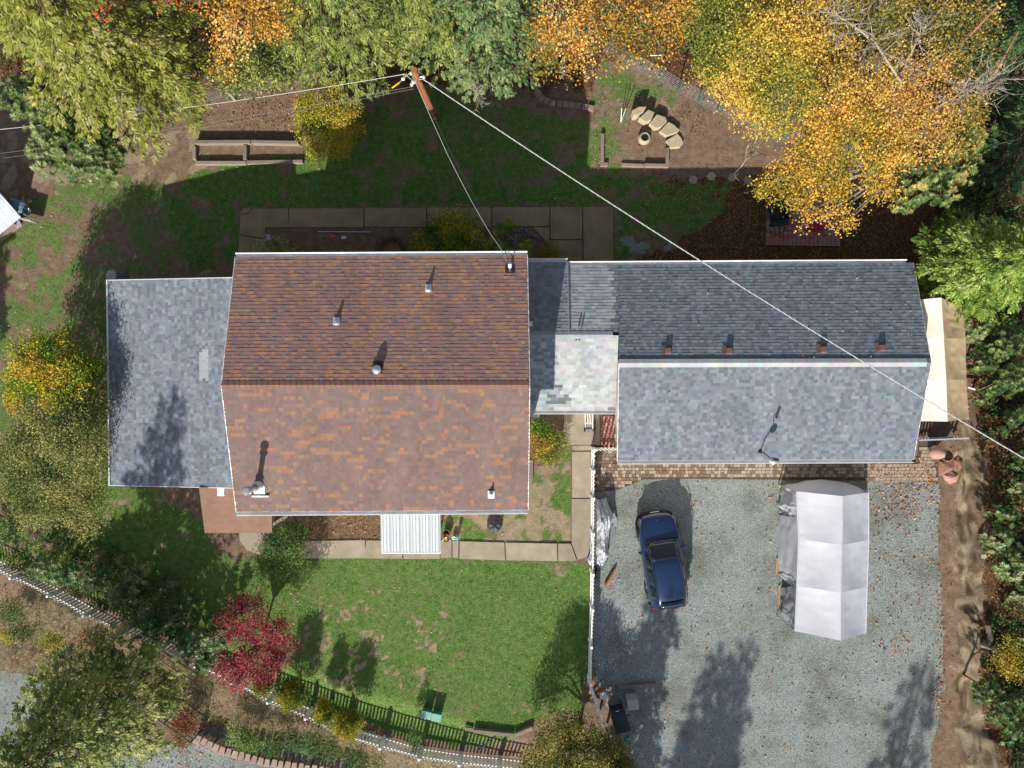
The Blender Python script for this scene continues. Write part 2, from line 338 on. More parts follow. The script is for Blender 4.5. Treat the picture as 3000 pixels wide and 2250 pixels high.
g_lawn = lawn*np.clip(1-sstep(.46, .70, n2*.45+n3*.3+.25*fbm(gpx*.2, gpy*.2, 44))*bare*1.7-.22*sstep(.5, .7, n3), 0, 1)
g_lawn *= np.where(gpx < 560, np.clip(sstep(.36, .55, n2+.1)+.35, 0, 1), 1)
g_back = back*np.clip(sstep(.34, .52, n2*.7+n1*.3)+.25*(gpx > 900), 0, 1)*np.where(gpy < 400, .75, 1)
g_left = lefty*np.clip(sstep(.36, .62, n2*.45+n1*.3+n3*.25)*1.0, .08, .7)
g_south = south*sstep(.50, .64, n2*.55+n3*.25+.2*n1+.06*sstep(1560, 1640, gpx)*(gpy < 1500))*.95
g_mea = mea*sstep(.38, .55, n2)*.7
g_mea = np.maximum(g_mea, soft(Z_SIDE)*np.clip(sstep(.36, .54, n2*.7+n3*.3)*.9, 0, 1))
grass = np.clip(np.maximum.reduce([g_lawn, g_back, g_left, g_south, g_mea]), 0, 1)
moss = np.maximum(south, 0)
gravel = np.maximum(soft(Z_GRAVEL, True), soft(Z_ROAD, True))
gravel = np.maximum(gravel, np.exp(-(((gpx-1890)/90)**2+((gpy-715)/28)**2))*1.3*sstep(.35, .5, n2))
gravel = np.clip(gravel, 0, 1)
dry = np.maximum(soft(Z_DRY), mea*.6)*np.clip(sstep(.35, .5, n1)+.4, 0, 1)
clay = soft(Z_CLAY, True); strip = clay*(1-sstep(2785, 2815, gpx+(n2-.5)*70)); clay = clay*(1-strip)
mulch = soft(Z_MULCH, True)
forest = np.maximum(sstep(330, 200, gpy+(n2-.5)*120)*(1-mea), sstep(2815, 2850, gpx+(n2-.5)*40))
shade = soft(Z_LITTER)  # leaf-littered dark soil in the right back yard
leafy = np.clip(np.maximum(forest*.75, shade*.9)+mulch*.5+strip*(.05+.4*n2), 0, 1)
grass *= (1-gravel)*(1-clay); leafy *= (1-gravel)*(1-clay*.9)
worn = lawn*(1-grass)
pale = np.clip(worn*1.2+mea*.75*sstep(.35, .55, n3)+sstep(.45, .65, n2)*(gpx < 620)*(gpy > 380)*(gpy < 1000)*.9+moss*.75, 0, 1)*(1-grass)
def ground_material():
    m = bpy.data.materials.new('ground'); m.use_nodes = True; N = m.node_tree.nodes; L = m.node_tree.links
    p = N['Principled BSDF']; p.inputs['Roughness'].default_value = .95; p.inputs['Specular IOR Level'].default_value = .15
    tc = N.new('ShaderNodeTexCoord'); vec = tc.outputs['Object']
    def noise(sc, det=6):
        n = N.new('ShaderNodeTexNoise'); n.inputs['Scale'].default_value = sc; n.inputs['Detail'].default_value = det; n.inputs['Roughness'].default_value = .7
        L.new(vec, n.inputs['Vector']); return n.outputs[0]
    def ramp(f, stops):
        r = N.new('ShaderNodeValToRGB'); e = r.color_ramp.elements
        while len(e) < len(stops): e.new(.5)
        for q, (ps, c) in zip(e, stops): q.position = ps; q.color = (*c, 1)
        L.new(f, r.inputs[0]); return r.outputs[0]
    def voro(sc):
        v = N.new('ShaderNodeTexVoronoi'); v.inputs['Scale'].default_value = sc; L.new(vec, v.inputs['Vector']); return v
    def mix(f, a, b):
        x = N.new('ShaderNodeMix'); x.data_type = 'RGBA'; L.new(f, x.inputs[0]); L.new(a, x.inputs[6]); L.new(b, x.inputs[7]); return x.outputs[2]
    fine = noise(7, 9)
    def edge(f, k=.55):     # break the edge of a zone up with fine noise
        a = N.new('ShaderNodeMath'); a.operation = 'MULTIPLY_ADD'; L.new(fine, a.inputs[0]); a.inputs[1].default_value = k*2; a.inputs[2].default_value = -k
        b = N.new('ShaderNodeMath'); b.operation = 'ADD'; L.new(a.outputs[0], b.inputs[0]); L.new(f, b.inputs[1])
        c = N.new('ShaderNodeMapRange'); c.inputs[1].default_value = .38; c.inputs[2].default_value = .62; L.new(b.outputs[0], c.inputs[0]); return c.outputs[0]
    def edge2(f):
        a = N.new('ShaderNodeMath'); a.operation = 'MULTIPLY_ADD'; L.new(fine, a.inputs[0]); a.inputs[1].default_value = 1.3; a.inputs[2].default_value = -.65
        b = N.new('ShaderNodeMath'); b.operation = 'ADD'; L.new(a.outputs[0], b.inputs[0]); L.new(f, b.inputs[1])
        c = N.new('ShaderNodeMapRange'); c.inputs[1].default_value = .15; c.inputs[2].default_value = .85; L.new(b.outputs[0], c.inputs[0]); return c.outputs[0]
    zs = []
    for nm in ('ZoneA', 'ZoneB'):
        at = N.new('ShaderNodeVertexColor'); at.layer_name = nm; s = N.new('ShaderNodeSeparateColor'); L.new(at.outputs[0], s.inputs[0]); zs += list(s.outputs)
    grass_, gravel_, leaf_, dry_, clay_, pale_ = zs[:6]
    dirt = ramp(noise(3.2, 10), [(.25, (.10, .066, .045)), (.5, (.20, .138, .098)), (.75, (.29, .215, .16))])
    pal = ramp(noise(2.3, 9), [(.3, (.19, .16, .095)), (.55, (.30, .245, .16)), (.8, (.40, .33, .23))])
    c = mix(edge(pale_, .3), dirt, pal)
    dg = ramp(noise(5, 9), [(.3, (.09, .08, .045)), (.5, (.19, .155, .10)), (.75, (.31, .255, .175))])
    c = mix(edge(dry_), c, dg)
    lv = voro(17); lcol = ramp(lv.outputs['Color'], [(.0, (.05, .03, .018)), (.45, (.085, .052, .03)), (.7, (.15, .08, .04)), (.9, (.27, .14, .06)), (1, (.17, .07, .04))])
    c = mix(edge(leaf_, .45), c, lcol)
    gr = ramp(noise(4, 10), [(.28, (.05, .115, .022)), (.5, (.105, .195, .044)), (.72, (.195, .25, .09))])
    c = mix(edge2(grass_), c, gr)
    mp = N.new('ShaderNodeMapping'); mp.inputs['Scale'].default_value = (2.2, .75, 1); L.new(vec, mp.inputs[0])
    cn = N.new('ShaderNodeTexNoise'); cn.inputs['Scale'].default_value = 1.1; cn.inputs['Detail'].default_value = 12; cn.inputs['Distortion'].default_value = 1.2; L.new(mp.outputs[0], cn.inputs['Vector'])
    cl = ramp(cn.outputs[0], [(.3, (.07, .05, .032)), (.44, (.15, .112, .074)), (.58, (.29, .235, .165)), (.75, (.37, .325, .25))])
    c = mix(edge(clay_, .25), c, cl)
    gv = voro(36); gcol = ramp(gv.outputs['Color'], [(.0, (.13, .152, .155)), (.3, (.24, .28, .288)), (.62, (.338, .382, .385)), (.88, (.43, .465, .455)), (1, (.53, .555, .535))])
    gd = ramp(noise(.45, 9), [(.36, (.90, .90, .90)), (.50, (.80, .79, .76)), (.64, (.55, .53, .47))])
    mm = N.new('ShaderNodeMix'); mm.data_type = 'RGBA'; mm.blend_type = 'MULTIPLY'; mm.inputs[0].default_value = 1; L.new(gcol, mm.inputs[6]); L.new(gd, mm.inputs[7])
    c = mix(edge(gravel_, .4), c, mm.outputs[2])
    L.new(c, p.inputs['Base Color'])
    b = N.new('ShaderNodeBump'); b.inputs['Strength'].default_value = .9; b.inputs['Distance'].default_value = .035
    ad = N.new('ShaderNodeMath'); ad.operation = 'ADD'; L.new(gv.outputs['Distance'], ad.inputs[0]); L.new(noise(22, 6), ad.inputs[1])
    L.new(ad.outputs[0], b.inputs['Height']); L.new(b.outputs[0], p.inputs['Normal'])
    return m
M['ground'] = ground_material()
ny, nx = GX.shape
idx = np.arange(nx*ny).reshape(ny, nx)
quads = np.stack([idx[:-1, :-1], idx[:-1, 1:], idx[1:, 1:], idx[1:, :-1]], -1).reshape(-1, 4)
VG = np.stack([GX, GY, GZ], -1).reshape(-1, 3)
ZA = np.stack([grass, gravel, leafy], -1).reshape(-1, 3); ZB = np.stack([dry*(1-gravel), clay*(1-gravel), pale], -1).reshape(-1, 3)
ZB = np.stack([dry*(1-gravel), clay*(1-gravel), pale], -1).reshape(-1, 3)
qc = quads[:, 0]
isroad = (soft(Z_ROAD, True) > .5).ravel()[qc]; isgrav = (soft(Z_GRAVEL, True) > .5).ravel()[qc]
isclay = (clay > .5).ravel()[qc] & ~isgrav
islawn = (lawn > .5).ravel()[qc] & ~isgrav & ~isroad & ~isclay
isback = (back > .5).ravel()[qc] & ~isgrav & ~islawn
rest = ~(isroad | isgrav | isclay | islawn | isback)
for nm, sel in (('ground', rest), ('lawn', islawn), ('back_lawn', isback), ('gravel_driveway', isgrav), ('gravel_road', isroad), ('earth_bank', isclay)):
    q = quads[sel]; u, inv = np.unique(q.ravel(), return_inverse=True)
    me = mesh_np(nm, VG[u], inv.reshape(-1, 4), None, True)
    for an, Z in (('ZoneA', ZA), ('ZoneB', ZB)):
        a = me.color_attributes.new(an, 'FLOAT_COLOR', 'POINT'); c = np.ones((len(u), 4), np.float32); c[:, :3] = Z[u]; a.data.foreach_set('color', c.ravel())
    tag(link(nm, me, M['ground']), kind='structure')

def sample(img, X, Y):      # value of a ground map at world points (fine area only)
    i = np.clip(((np.asarray(Y)+19)/.105).round().astype(int)+12, 0, ny-1); j = np.clip(((np.asarray(X)+25)/.105).round().astype(int)+12, 0, nx-1)
    return img[i, j]
def keep_out(X, Y):         # under roofs, paths and the like nothing grows
    px, py = tpx(X, Y); k = np.zeros(px.shape, bool)
    for x0, y0, x1, y1 in BLOCKS: k |= (px > x0) & (px < x1) & (py > y0) & (py < y1)
    for pl in BLOCK_POLY: k |= inpoly(px, py, pl)
    return k
BLOCKS = [(840, 830, 1535, 1430), (430, 860, 850, 1385), (1530, 840, 1800, 1180), (1670, 820, 2640, 1330), (700, 608, 1797, 655), (700, 608, 780, 780), (1605, 608, 1797, 790), (900, 1582, 1725, 1640), (1674, 1195, 1733, 1640), (2240, 578, 2462, 722), (1742, 1195, 1812, 1385), (1790, 1330, 2740, 1412), (2290, 1430, 2545, 1880)]
BLOCK_POLY = [[(1742, 1310), (1812, 1310), (1812, 1415), (1742, 1440)]]

# ---------------------------------------------------------------- paths of concrete slabs
def slab_path(name, slabs, m, z0=.055):
    root = MB(); p = slabs[0]
    allx = [q[0] for s_ in slabs for q in s_]; ally = [q[1] for s_ in slabs for q in s_]
    # bedding sheet under the joints
    for s_ in slabs: root.prism([tuple(W(*q).xy) for q in s_], -.08, .012)
    o = tag(root.build(name, M['sand'], loc=W(sum(allx)/len(allx), sum(ally)/len(ally))), kind='structure')
    for s_ in slabs:
        cx = sum(q[0] for q in s_)/len(s_); cy = sum(q[1] for q in s_)/len(s_)
        L = max(abs(q[0]-cx)+abs(q[1]-cy) for q in s_)
        pts = [(cx+(q[0]-cx)*(1-.7/max(8, abs(q[0]-cx))), cy+(q[1]-cy)*(1-.7/max(8, abs(q[1]-cy)))) for q in s_]
        MB().prism([tuple(W(*q).xy) for q in pts], -.05, z0+random.uniform(-.006, .006)).build('slab', m, o, bevel=.008)
    return o
def rect(x0, y0, x1, y1): return [(x0, y0), (x1, y0), (x1, y1), (x0, y1)]
slab_path('rear_path', [[(716, 610), (740, 610), (728, 625), (702, 628)], [(741, 611), (846, 610), (849, 667), (779, 667), (779, 700), (702, 688), (704, 630), (728, 626)], [(702, 690), (779, 702), (779, 790), (700, 790)],
    rect(848, 610, 1066, 667), rect(1068, 609, 1250, 666), rect(1252, 608, 1440, 666), rect(1442, 607, 1610, 664), rect(1612, 606, 1706, 702), [(1562, 666), (1610, 666), (1610, 720)], rect(1612, 704, 1706, 800), rect(1708, 606, 1797, 800)], M['concrete_dark'])
slab_path('front_path', [[(893, 1584), (1070, 1581), (1076, 1635), (890, 1636)], rect(1072, 1582, 1180, 1636), rect(1182, 1582, 1290, 1637), [(1290, 1580), (1324, 1580), (1324, 1633), (1290, 1635)], [(1325, 1583), (1345, 1583), (1343, 1636), (1325, 1633)], [(1347, 1584), (1478, 1588), (1481, 1641), (1346, 1637)],
    [(1480, 1588), (1632, 1591), (1633, 1643), (1483, 1641)], [(1634, 1591), (1672, 1591), (1676, 1600), (1690, 1640), (1680, 1643), (1635, 1643)], [(1674, 1460), (1732, 1460), (1733, 1590), (1722, 1630), (1692, 1640), (1674, 1592)], rect(1675, 1322, 1732, 1458), rect(1651, 1190, 1740, 1304), [(1676, 1304), (1734, 1304), (1732, 1320), (1676, 1320)]], M['concrete'])
MB().prism([tuple(W(*q).xy) for q in [(700, 1550), (790, 1550), (800, 1590), (760, 1625), (725, 1610), (704, 1585)]], -.05, .05).build('stoop', M['concrete'], None, W(745, 1585), bevel=.01)
tag(bpy.data.objects['stoop'], kind='structure')

# ---------------------------------------------------------------- pavers and bricks, laid one by one
def lay(parent, name, cells, zt, rest_name):
    """cells: (cx, cy, w, d, rz, material) in metres; the 300 largest as objects, the others joined."""
    cells = sorted(cells, key=lambda c: -c[2]*c[3]); lib = {}; rest_mb = {}
    for i, (cx, cy, a, b, rz, m) in enumerate(cells):
        z = zt+random.uniform(-.005, .005)
        if i < 300:
            key = (round(a, 2), round(b, 2), m)
            if key not in lib:
                q = MB(); q.box((0, 0, -.03), (a, b, .06)); q.v = [(x*(.94 if z_ > -.01 else 1), y*(.94 if z_ > -.01 else 1), z_) for x, y, z_ in q.v]
                lib[key] = q
                me = bpy.data.meshes.new(name); me.from_pydata(q.v, [], q.f); me.materials.append(M[m]); lib[key] = me
            o = bpy.data.objects.new(name, lib[key]); COL.objects.link(o); o.parent = parent
            bl = base_of(parent); o.location = (cx-bl.x, cy-bl.y, z-bl.z); o.rotation_euler = (0, 0, rz+random.uniform(-.02, .02))
        else: rest_mb.setdefault(m, MB()).box((cx, cy, z-.03), (a*.97, b*.97, .06), rz)
    for k, q in rest_mb.items(): tag(q.build(rest_name, M[k], parent), kind='stuff')
def sheet(name, polys, z, m, kind='structure'):
    q = MB(); cx = np.mean([p[0] for pl in polys for p in pl]); cy = np.mean([p[1] for pl in polys for p in pl])
    for pl in polys: q.prism([tuple(W(*p).xy) for p in pl], -.06, z)
    return tag(q.build(name, m, loc=W(cx, cy)), kind=kind)
apron_poly = [[(1742, 1308), (1806, 1308), (1807, 1355), (2687, 1352), (2692, 1288), (2742, 1292), (2748, 1410), (2000, 1402), (1888, 1404), (1812, 1434), (1742, 1440)]]
apron = sheet('paved_apron', apron_poly, .035, M['sand'])
cells = []; py = 1309.0; k = 0
while py < 1440:
    hgt = random.choice([9.6, 9.6, 10.4, 9.6]); px = 1743+(k % 2)*5
    pale_row = random.random()*.5
    while px < 2748:
        wd = random.choice([9.6, 9.6, 14.4, 9.6, 12]); cx, cy = px+wd/2, py+hgt/2
        if all(inpoly(np.array([cx+a]), np.array([cy+b]), apron_poly[0])[0] for a, b in ((-wd*.45, -hgt*.45), (wd*.45, hgt*.45), (wd*.45, -hgt*.45), (-wd*.45, hgt*.45))):
            cl = vnoise(cx*.02, cy*.05, 77); t = .30+.45*(cl-.4)+pale_row*.5+(.6 if cx > 2560 else 0)-(.25 if cx < 1812 else 0)
            p_ = W(cx, cy); cells.append((p_.x, p_.y, wd/PM-.012, hgt/PM-.012, 0, 'paver_tan' if random.random() < t else 'paver_brown'))
        px += wd
    py += hgt; k += 1
lay(apron, 'paver', cells, .06, 'pavers')
walk = sheet('brick_walk', [[(1757, 1170), (1830, 1170), (1830, 1306), (1757, 1306)]], .035, M['sand'])
cells = []; k = 0
px = 1758.0
while px < 1828:
    py = 1172-(k % 2)*7
    while py < 1304:
        if py > 1168: p_ = W(px+3.6, py+6.6); cells.append((p_.x, p_.y, 7.2/PM-.01, 13.2/PM-.012, 0, random.choice(['brick_pink', 'brick_pink', 'brick_red'])))
        py += 13.2
    px += 7.2; k += 1
lay(walk, 'brick', cells, .06, 'bricks')
patio = sheet('brick_patio', [[(2240, 578), (2461, 581), (2461, 724), (2241, 719)]], .045, M['sand'])
cells = []; nyb, nxb = 21, 17
for i in range(nyb):
    for j in range(nxb):
        u = (j+.5)/nxb; v = (i+.5)/nyb; cx = 2242+u*217; cy = 580+(v*139)+u*3
        r_ = math.hypot((cx-2390)/38, (cy-650)/30); nn = vnoise(cx*.03, cy*.06, 5)
        m = 'brick_crimson' if r_ < .9+.5*nn and random.random() < .9 else ('brick_grey' if nn > .52 or random.random() < .25 else 'brick_red')
        p_ = W(cx, cy); cells.append((p_.x, p_.y, 217/nxb/PM-.012, 139/nyb/PM-.012, -.012, m))
lay(patio, 'brick', cells, .085, 'bricks')
# ---------------------------------------------------------------- buildings
def tabs_on(eL, eR, rR, rL, expo, widths, colour, t_hi=.017, t_lo=.006, grouped=0):
    """shingle tabs over a roof plane given by eave and ridge corners -> list of (verts, colour, area)"""
    eL, eR, rR, rL = map(Vector, (eL, eR, rR, rL)); out = []
    n = (eR-eL).cross(rL-eL).normalized(); n = n if n.z > 0 else -n
    H_ = ((rL-eL).length+(rR-eR).length)/2; nc = max(1, round(H_/expo))
    def P(u, v): return eL.lerp(eR, u).lerp(rL.lerp(rR, u), v)
    for i in range(nc):
        v0 = i/nc; v1 = min(1, (i+1.12)/nc); Lr = (P(1, v0)-P(0, v0)).length
        x = -random.random()*.2; run = 0; c0 = None
        while x < Lr:
            wd = random.choice(widths); a = max(0, x)/Lr; b = min(Lr, x+wd)/Lr; x += wd
            if b <= a+.004: continue
            if grouped and run > 0 and c0 is not None: run -= 1; c = c0
            else:
                c = colour((a+b)/2, (v0+v1)/2); c0 = c; run = random.choice([0, 0, 0, 0, 1, 3]) if grouped else 0
            c = tuple(q*random.uniform(.93, 1.07) for q in c)
            t = (t_hi if random.random() < .5 else t_lo)+random.uniform(0, .004); g = .0012
            p = [P(a, v0), P(b, v0), P(b, v1), P(a, v1)]
            top = [p[0]+n*(t+.004), p[1]+n*(t+.004), p[2]+n*.004, p[3]+n*.004]; low = [p[0]+n*.001, p[1]+n*.001]
            out.append(([*top, *low], c, (p[1]-p[0]).length*(p[3]-p[0]).length*(1+.002*top[0].z)))
    return out
TABF = [(0, 1, 2, 3), (4, 5, 1, 0), (4, 0, 3), (5, 2, 1)]
def lay_shingles(roof, tabs, rest_name='shingles', nm='shingle', limit=300):
    order = sorted(range(len(tabs)), key=lambda i: -tabs[i][2]); pick = set(order[:limit])
    q = MB()
    for i, (vs, c, a) in enumerate(tabs):
        if i in pick:
            b = MB(); b.cur = c; b.add(vs, TABF); b.build(nm, M['shingle'], roof)
        else: q.cur = c; q.add(vs, TABF)
    if q.v: tag(q.build(rest_name, M['shingle'], roof), kind='stuff')
def slab_of(q, eL, eR, rR, rL, th=.12):
    vs = [Vector(p) for p in (eL, eR, rR, rL)]
    return q.add([*vs, *[v-Vector((0, 0, th)) for v in vs]], [(0, 1, 2, 3), (7, 6, 5, 4), (0, 4, 5, 1), (1, 5, 6, 2), (2, 6, 7, 3), (3, 7, 4, 0)])
def gutter(house, a, b, out, name='gutter', m='gutter', wd=.15):
    """open trough along an eave; out = outward unit vector"""
    a = Vector(a); b = Vector(b); o = Vector(out); q = MB()
    prof = [(0, -.005), (0, -.10), (wd*.8, -.10), (wd, -.01), (wd+.015, 0), (wd-.008, 0), (wd*.8-.012, -.088), (.012, -.088), (.012, -.005)]
    vs = [p+o*x+Vector((0, 0, z)) for p in (a, b) for x, z in prof]; k = len(prof)
    q.add(vs, [(i, (i+1) % k, k+(i+1) % k, k+i) for i in range(k)]+[tuple(range(k-1, -1, -1)), tuple(range(k, 2*k))])
    return q.build(name, M[m], house)
def ridge_caps(roof, a, b, col, step=.19, half=.13, drop=.045, name='ridge_cap', side=None):
    a = Vector(a); b = Vector(b); L = (b-a).length; d = (b-a)/L; n = int(L/step); sd_ = d.cross(Vector((0, 0, 1))).normalized()
    for i in range(n):
        p = a+d*(i*step); p2 = p+d*(step*1.25); c = tuple(q*random.uniform(.9, 1.1) for q in col); z0 = Vector((0, 0, .014)); z1 = Vector((0, 0, .030))
        q = MB(); q.cur = c; dz = Vector((0, 0, drop))
        q.add([p-sd_*half-dz+z0, p+z0*1.2, p+sd_*half-dz+z0, p2-sd_*half-dz+z1, p2+z1*1.2, p2+sd_*half-dz+z1], [(0, 1, 4, 3), (1, 2, 5, 4), (3, 4, 5), (0, 3, 5, 2), (0, 2, 1)])
        q.build(name, M['shingle'], roof)
# --- brown-roofed house
HE, HR = 5.14, 6.28
def Wx(px, py, z): return W(px, py, z)
def mk_house():
    e = {}
    NL, NR = W(689, 753, HE), W(1545, 748, HE); SL, SR = W(692, 1499, HE), W(1547, 1493, HE); RL, RR = W(648, 1128, HR), W(1552, 1128, HR)
    c = W(1190, 1125, 0); h = thing('brown_roofed_house', 'house under the large brown shingle roof with chimney and round vent', 'house', (c.x, c.y, 0))
    q = MB(); slab_of(q, NL, NR, RR, RL); slab_of(q, SR, SL, RL, RR); roof = q.build('roof', M['under_brown'], h)
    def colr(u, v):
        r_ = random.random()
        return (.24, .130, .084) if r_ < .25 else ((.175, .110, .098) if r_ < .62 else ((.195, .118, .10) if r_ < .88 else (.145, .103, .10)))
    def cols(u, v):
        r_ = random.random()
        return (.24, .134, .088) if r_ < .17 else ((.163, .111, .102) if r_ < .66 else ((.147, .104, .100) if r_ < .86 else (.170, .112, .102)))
    tabs = tabs_on(NL, NR, RR, RL, .138, [.12, .15, .18, .21, .25], lambda u, v: tuple(1.36*q for q in colr(u, v)), t_hi=.010, t_lo=.005)  # north tabs' colour raised to make up for the grazing sun there
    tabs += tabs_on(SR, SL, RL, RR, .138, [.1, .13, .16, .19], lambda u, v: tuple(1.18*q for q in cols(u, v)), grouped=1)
    lay_shingles(roof, tabs)
    ridge_caps(roof, RL+Vector((0, 0, .0)), RR+Vector((0, 0, .0)), (.21, .115, .09), .205, .15, .04)
    for a, b in ((NL, RL), (NR, RR), (SL, RL), (SR, RR)): MB().beam(a-Vector((0, 0, .09)), b-Vector((0, 0, .09)), .03, .19).build('rake_board', M['white'], h)
    gutter(h, NL, NR, (0, 1, 0)); gutter(h, SL, SR, (0, -1, 0))
    x0, x1, y0, y1 = RL.x+.75, RR.x-.45, SL.y+.45, NL.y-.45
    q = MB(); zb = HE-.1
    q.box(((x0+x1)/2, (y0+y1)/2, zb/2-.05), (x1-x0, y1-y0, zb)); ym = (y0+y1)/2
    for x in (x0, x1): q.add([(x-.05, y0, zb-.1), (x-.05, y1, zb-.1), (x-.05, ym, HR-.2), (x+.05, y0, zb-.1), (x+.05, y1, zb-.1), (x+.05, ym, HR-.2)], [(0, 1, 2), (5, 4, 3), (0, 3, 4, 1), (1, 4, 5, 2), (2, 5, 3, 0)])
    q.build('wall', M['siding'], h)
    for px in (880, 1010, 1420):
        for s, y in ((-1, y0), (1, y1)):
            p = W(px, 1125, 5); f = MB()
            for dx, dz, a, b in ((-.55, 0, .08, 1.2), (.55, 0, .08, 1.2), (0, -.6, 1.18, .08), (0, .6, 1.18, .08)): f.box((p.x+dx, y+s*.02, 3.6+dz), (a, .08, b))
            f = f.build('window', M['white'], h); MB().box((p.x, y+s*.01, 3.6), (1.02, .03, 1.12)).build('pane', M['glass'], f)
    # things that stand on the roof
    def zN(py_t): return HE+(HR-HE)*max(0, min(1, (812-py_t)/(812-1127)))
    def on_roof(px, py):
        z = 5.8
        for _ in range(8):
            p = W(px, py, z); f = (NL.y-p.y)/(NL.y-RL.y) if p.y > RL.y else (p.y-SL.y)/(RL.y-SL.y); z = HE+(HR-HE)*f
        return W(px, py, z), (1 if p.y > RL.y else -1)
    pitch = math.atan((HR-HE)/(NL.y-RL.y))
    for px, py, ht, r_ in ((986, 946, .24, .05), (1255, 849, .26, .04), (1439, 1444, .30, .035)):
        p, s = on_roof(px, py); n = Vector((0, s*math.sin(pitch), math.cos(pitch)))
        f = MB().box(p+n*.034+Vector((0, s*.05, 0)), (.24, .30, .014), rx=-s*pitch).lathe(p+n*.01, [(.105, 0), (.085, .10), (r_+.008, .2)], 16).build('vent_flashing', M['alum'], h)
        MB().lathe(p, [(r_, -.1), (r_, ht), (r_*.8, ht), (r_*.8, ht-.06)], 14, cap=False).build('vent_pipe', M['galv'], f, smooth=False)
    p, s = on_roof(1106, 1083); n = Vector((0, s*math.sin(pitch), math.cos(pitch)))
    f = MB().box(p+n*.034+Vector((0, .08, 0)), (.36, .46, .014), rx=-pitch).build('round_vent', M['black_metal'], h)
    MB().lathe(p, [(.16, 0), (.16, .10), (.125, .10), (.125, .14)], 22).build('vent_collar', M['black_metal'], f)
    MB().lathe(p, [(.17, .13), (.175, .17), (.155, .22), (.10, .26), (.03, .28), (.0, .285)], 24).build('vent_cap', M['galv'], f, smooth=True)
    p, s = on_roof(757, 1424); n = Vector((0, s*math.sin(pitch), math.cos(pitch)))
    ch = MB().lathe(p, [(.095, -.1), (.095, 1.08), (.0, 1.08)], 20).build('chimney', M['galv'], h, smooth=False)
    f = MB(); f.box(p+n*.036+Vector((.03, -.16, -.04)), (.42, .34, .016), rx=pitch); f.box(p+n*.07+Vector((.07, -.37, -.09)), (.62, .05, .07), rx=pitch)
    f.lathe(p, [(.22, .0), (.20, .06), (.13, .22), (.11, .26)], 22); f.build('chimney_flashing', M['white'], ch)
    MB().lathe(p, [(.12, .34), (.155, .30), (.155, .27), (.1, .33)], 20, cap=False).build('storm_collar', M['galv'], ch)
    MB().lathe(p, [(.135, .96), (.145, .96), (.145, 1.02), (.105, 1.04), (.105, 1.12), (.15, 1.14), (.15, 1.23), (.12, 1.27), (0, 1.28)], 22).build('chimney_cap', M['galv'], ch)
    q = MB(); q.tube([p+Vector((.1, 0, .3)), p+Vector((.25, .12, .12))], .008, 6); q.build('brace_wire', M['black_cable'], ch)
    # service mast
    p, s = on_roof(1494, 791)
    ms = MB().lathe(p, [(.11, 0), (.09, .06), (.05, .1), (.05, .16)], 16).box(p+Vector((0, .02, .035)), (.36, .3, .014), rx=-pitch).build('service_mast', M['black_metal'], h)
    MB().lathe(p, [(.032, .1), (.032, .66)], 12).build('mast_pipe', M['galv'], ms)
    MB().box(p+Vector((0, .05, .74)), (.15, .22, .17), rx=.5, top=.75).build('weatherhead', M['alum'], ms, bevel=.02)
    q = MB()
    for dx in (-.13, .0, .12): q.tube([p+Vector((dx*.4, .12, .7)), p+Vector((dx*1.6-.05, .25, .52)), p+Vector((dx*1.5-.1, .42, .6)), p+Vector((-.1, .6, .84))], .012, 6)
    q.build('drip_loop', M['black_cable'], ms)
    # small brown porch roof at the south-west corner
    z1, z0 = 3.0, 2.55
    a, b, c_, d = W(583, 1428, z1), W(797, 1428, z1), W(797, 1561, z0), W(600, 1561, z0)
    pr = slab_of(MB(), d, c_, b, a, .1).build('porch_roof', M['under_brown'], h)
    lay_shingles(pr, tabs_on(d, c_, b, a, .14, [.3, .3, .33], lambda u, v: random.choice([(.235, .135, .095), (.225, .128, .09), (.25, .142, .10)]), .006, .004), limit=200)
    for px, py in ((608, 1552), (790, 1552)):
        p = W(px, py, z0); MB().box((p.x+(.12 if px < 700 else -.1), p.y+.08, z0/2), (.1, .1, z0-.14)).build('porch_post', M['white'], pr)
    # white ribbed metal awning over the front steps
    z1, z0 = 2.95, 2.6
    A, B, C_, D = W(1116, 1488, z1), W(1289, 1488, z1), W(1290, 1620, z0), W(1119, 1620, z0)
    aw = MB(); aw.beam(D, C_, .05, .09); aw.beam(A, D, .03, .08); aw.beam(B, C_, .03, .08); aw = aw.build('awning', M['white'], h)
    npan = 6
    for k in range(npan):
        rows = []
        for v in (0, 1):
            row = []
            for j in range(13):
                u = (k+j/12*.985)/npan; pt = A.lerp(B, u).lerp(D.lerp(C_, u), v); zz = .045 if j % 4 in (1, 2) else .0
                if j in (0, 12): zz = .06
                row.append(pt+Vector((0, 0, zz+.02)))
            rows.append(row)
        MB().grid(rows).build('awning_panel', M['awning'], aw, solid=.004)
    for px in (1122, 1285):
        p = W(px, 1614, z0); MB().box((p.x, p.y, z0/2), (.07, .07, z0-.06)).build('awning_post', M['white'], aw)
    ps = W(1289, 1500, 1); q = MB(); q.box((ps.x-.05, ps.y-.45, .9), (.03, .9, 1.75)); q.build('side_screen', M['galv'], aw)
    MB().box((W(1205, 1550).x, W(1205, 1540).y, .12), (2.3, 1.2, .26)).build('front_step', M['concrete'], h, bevel=.01)
    return h
M['awning'] = mat('white_ribbed_metal', (.47, .50, .53), (.37, .405, .44), 5, rough=.4, spec=.5, contrast=.6, stretch=(3, .4, 1))
house = mk_house()
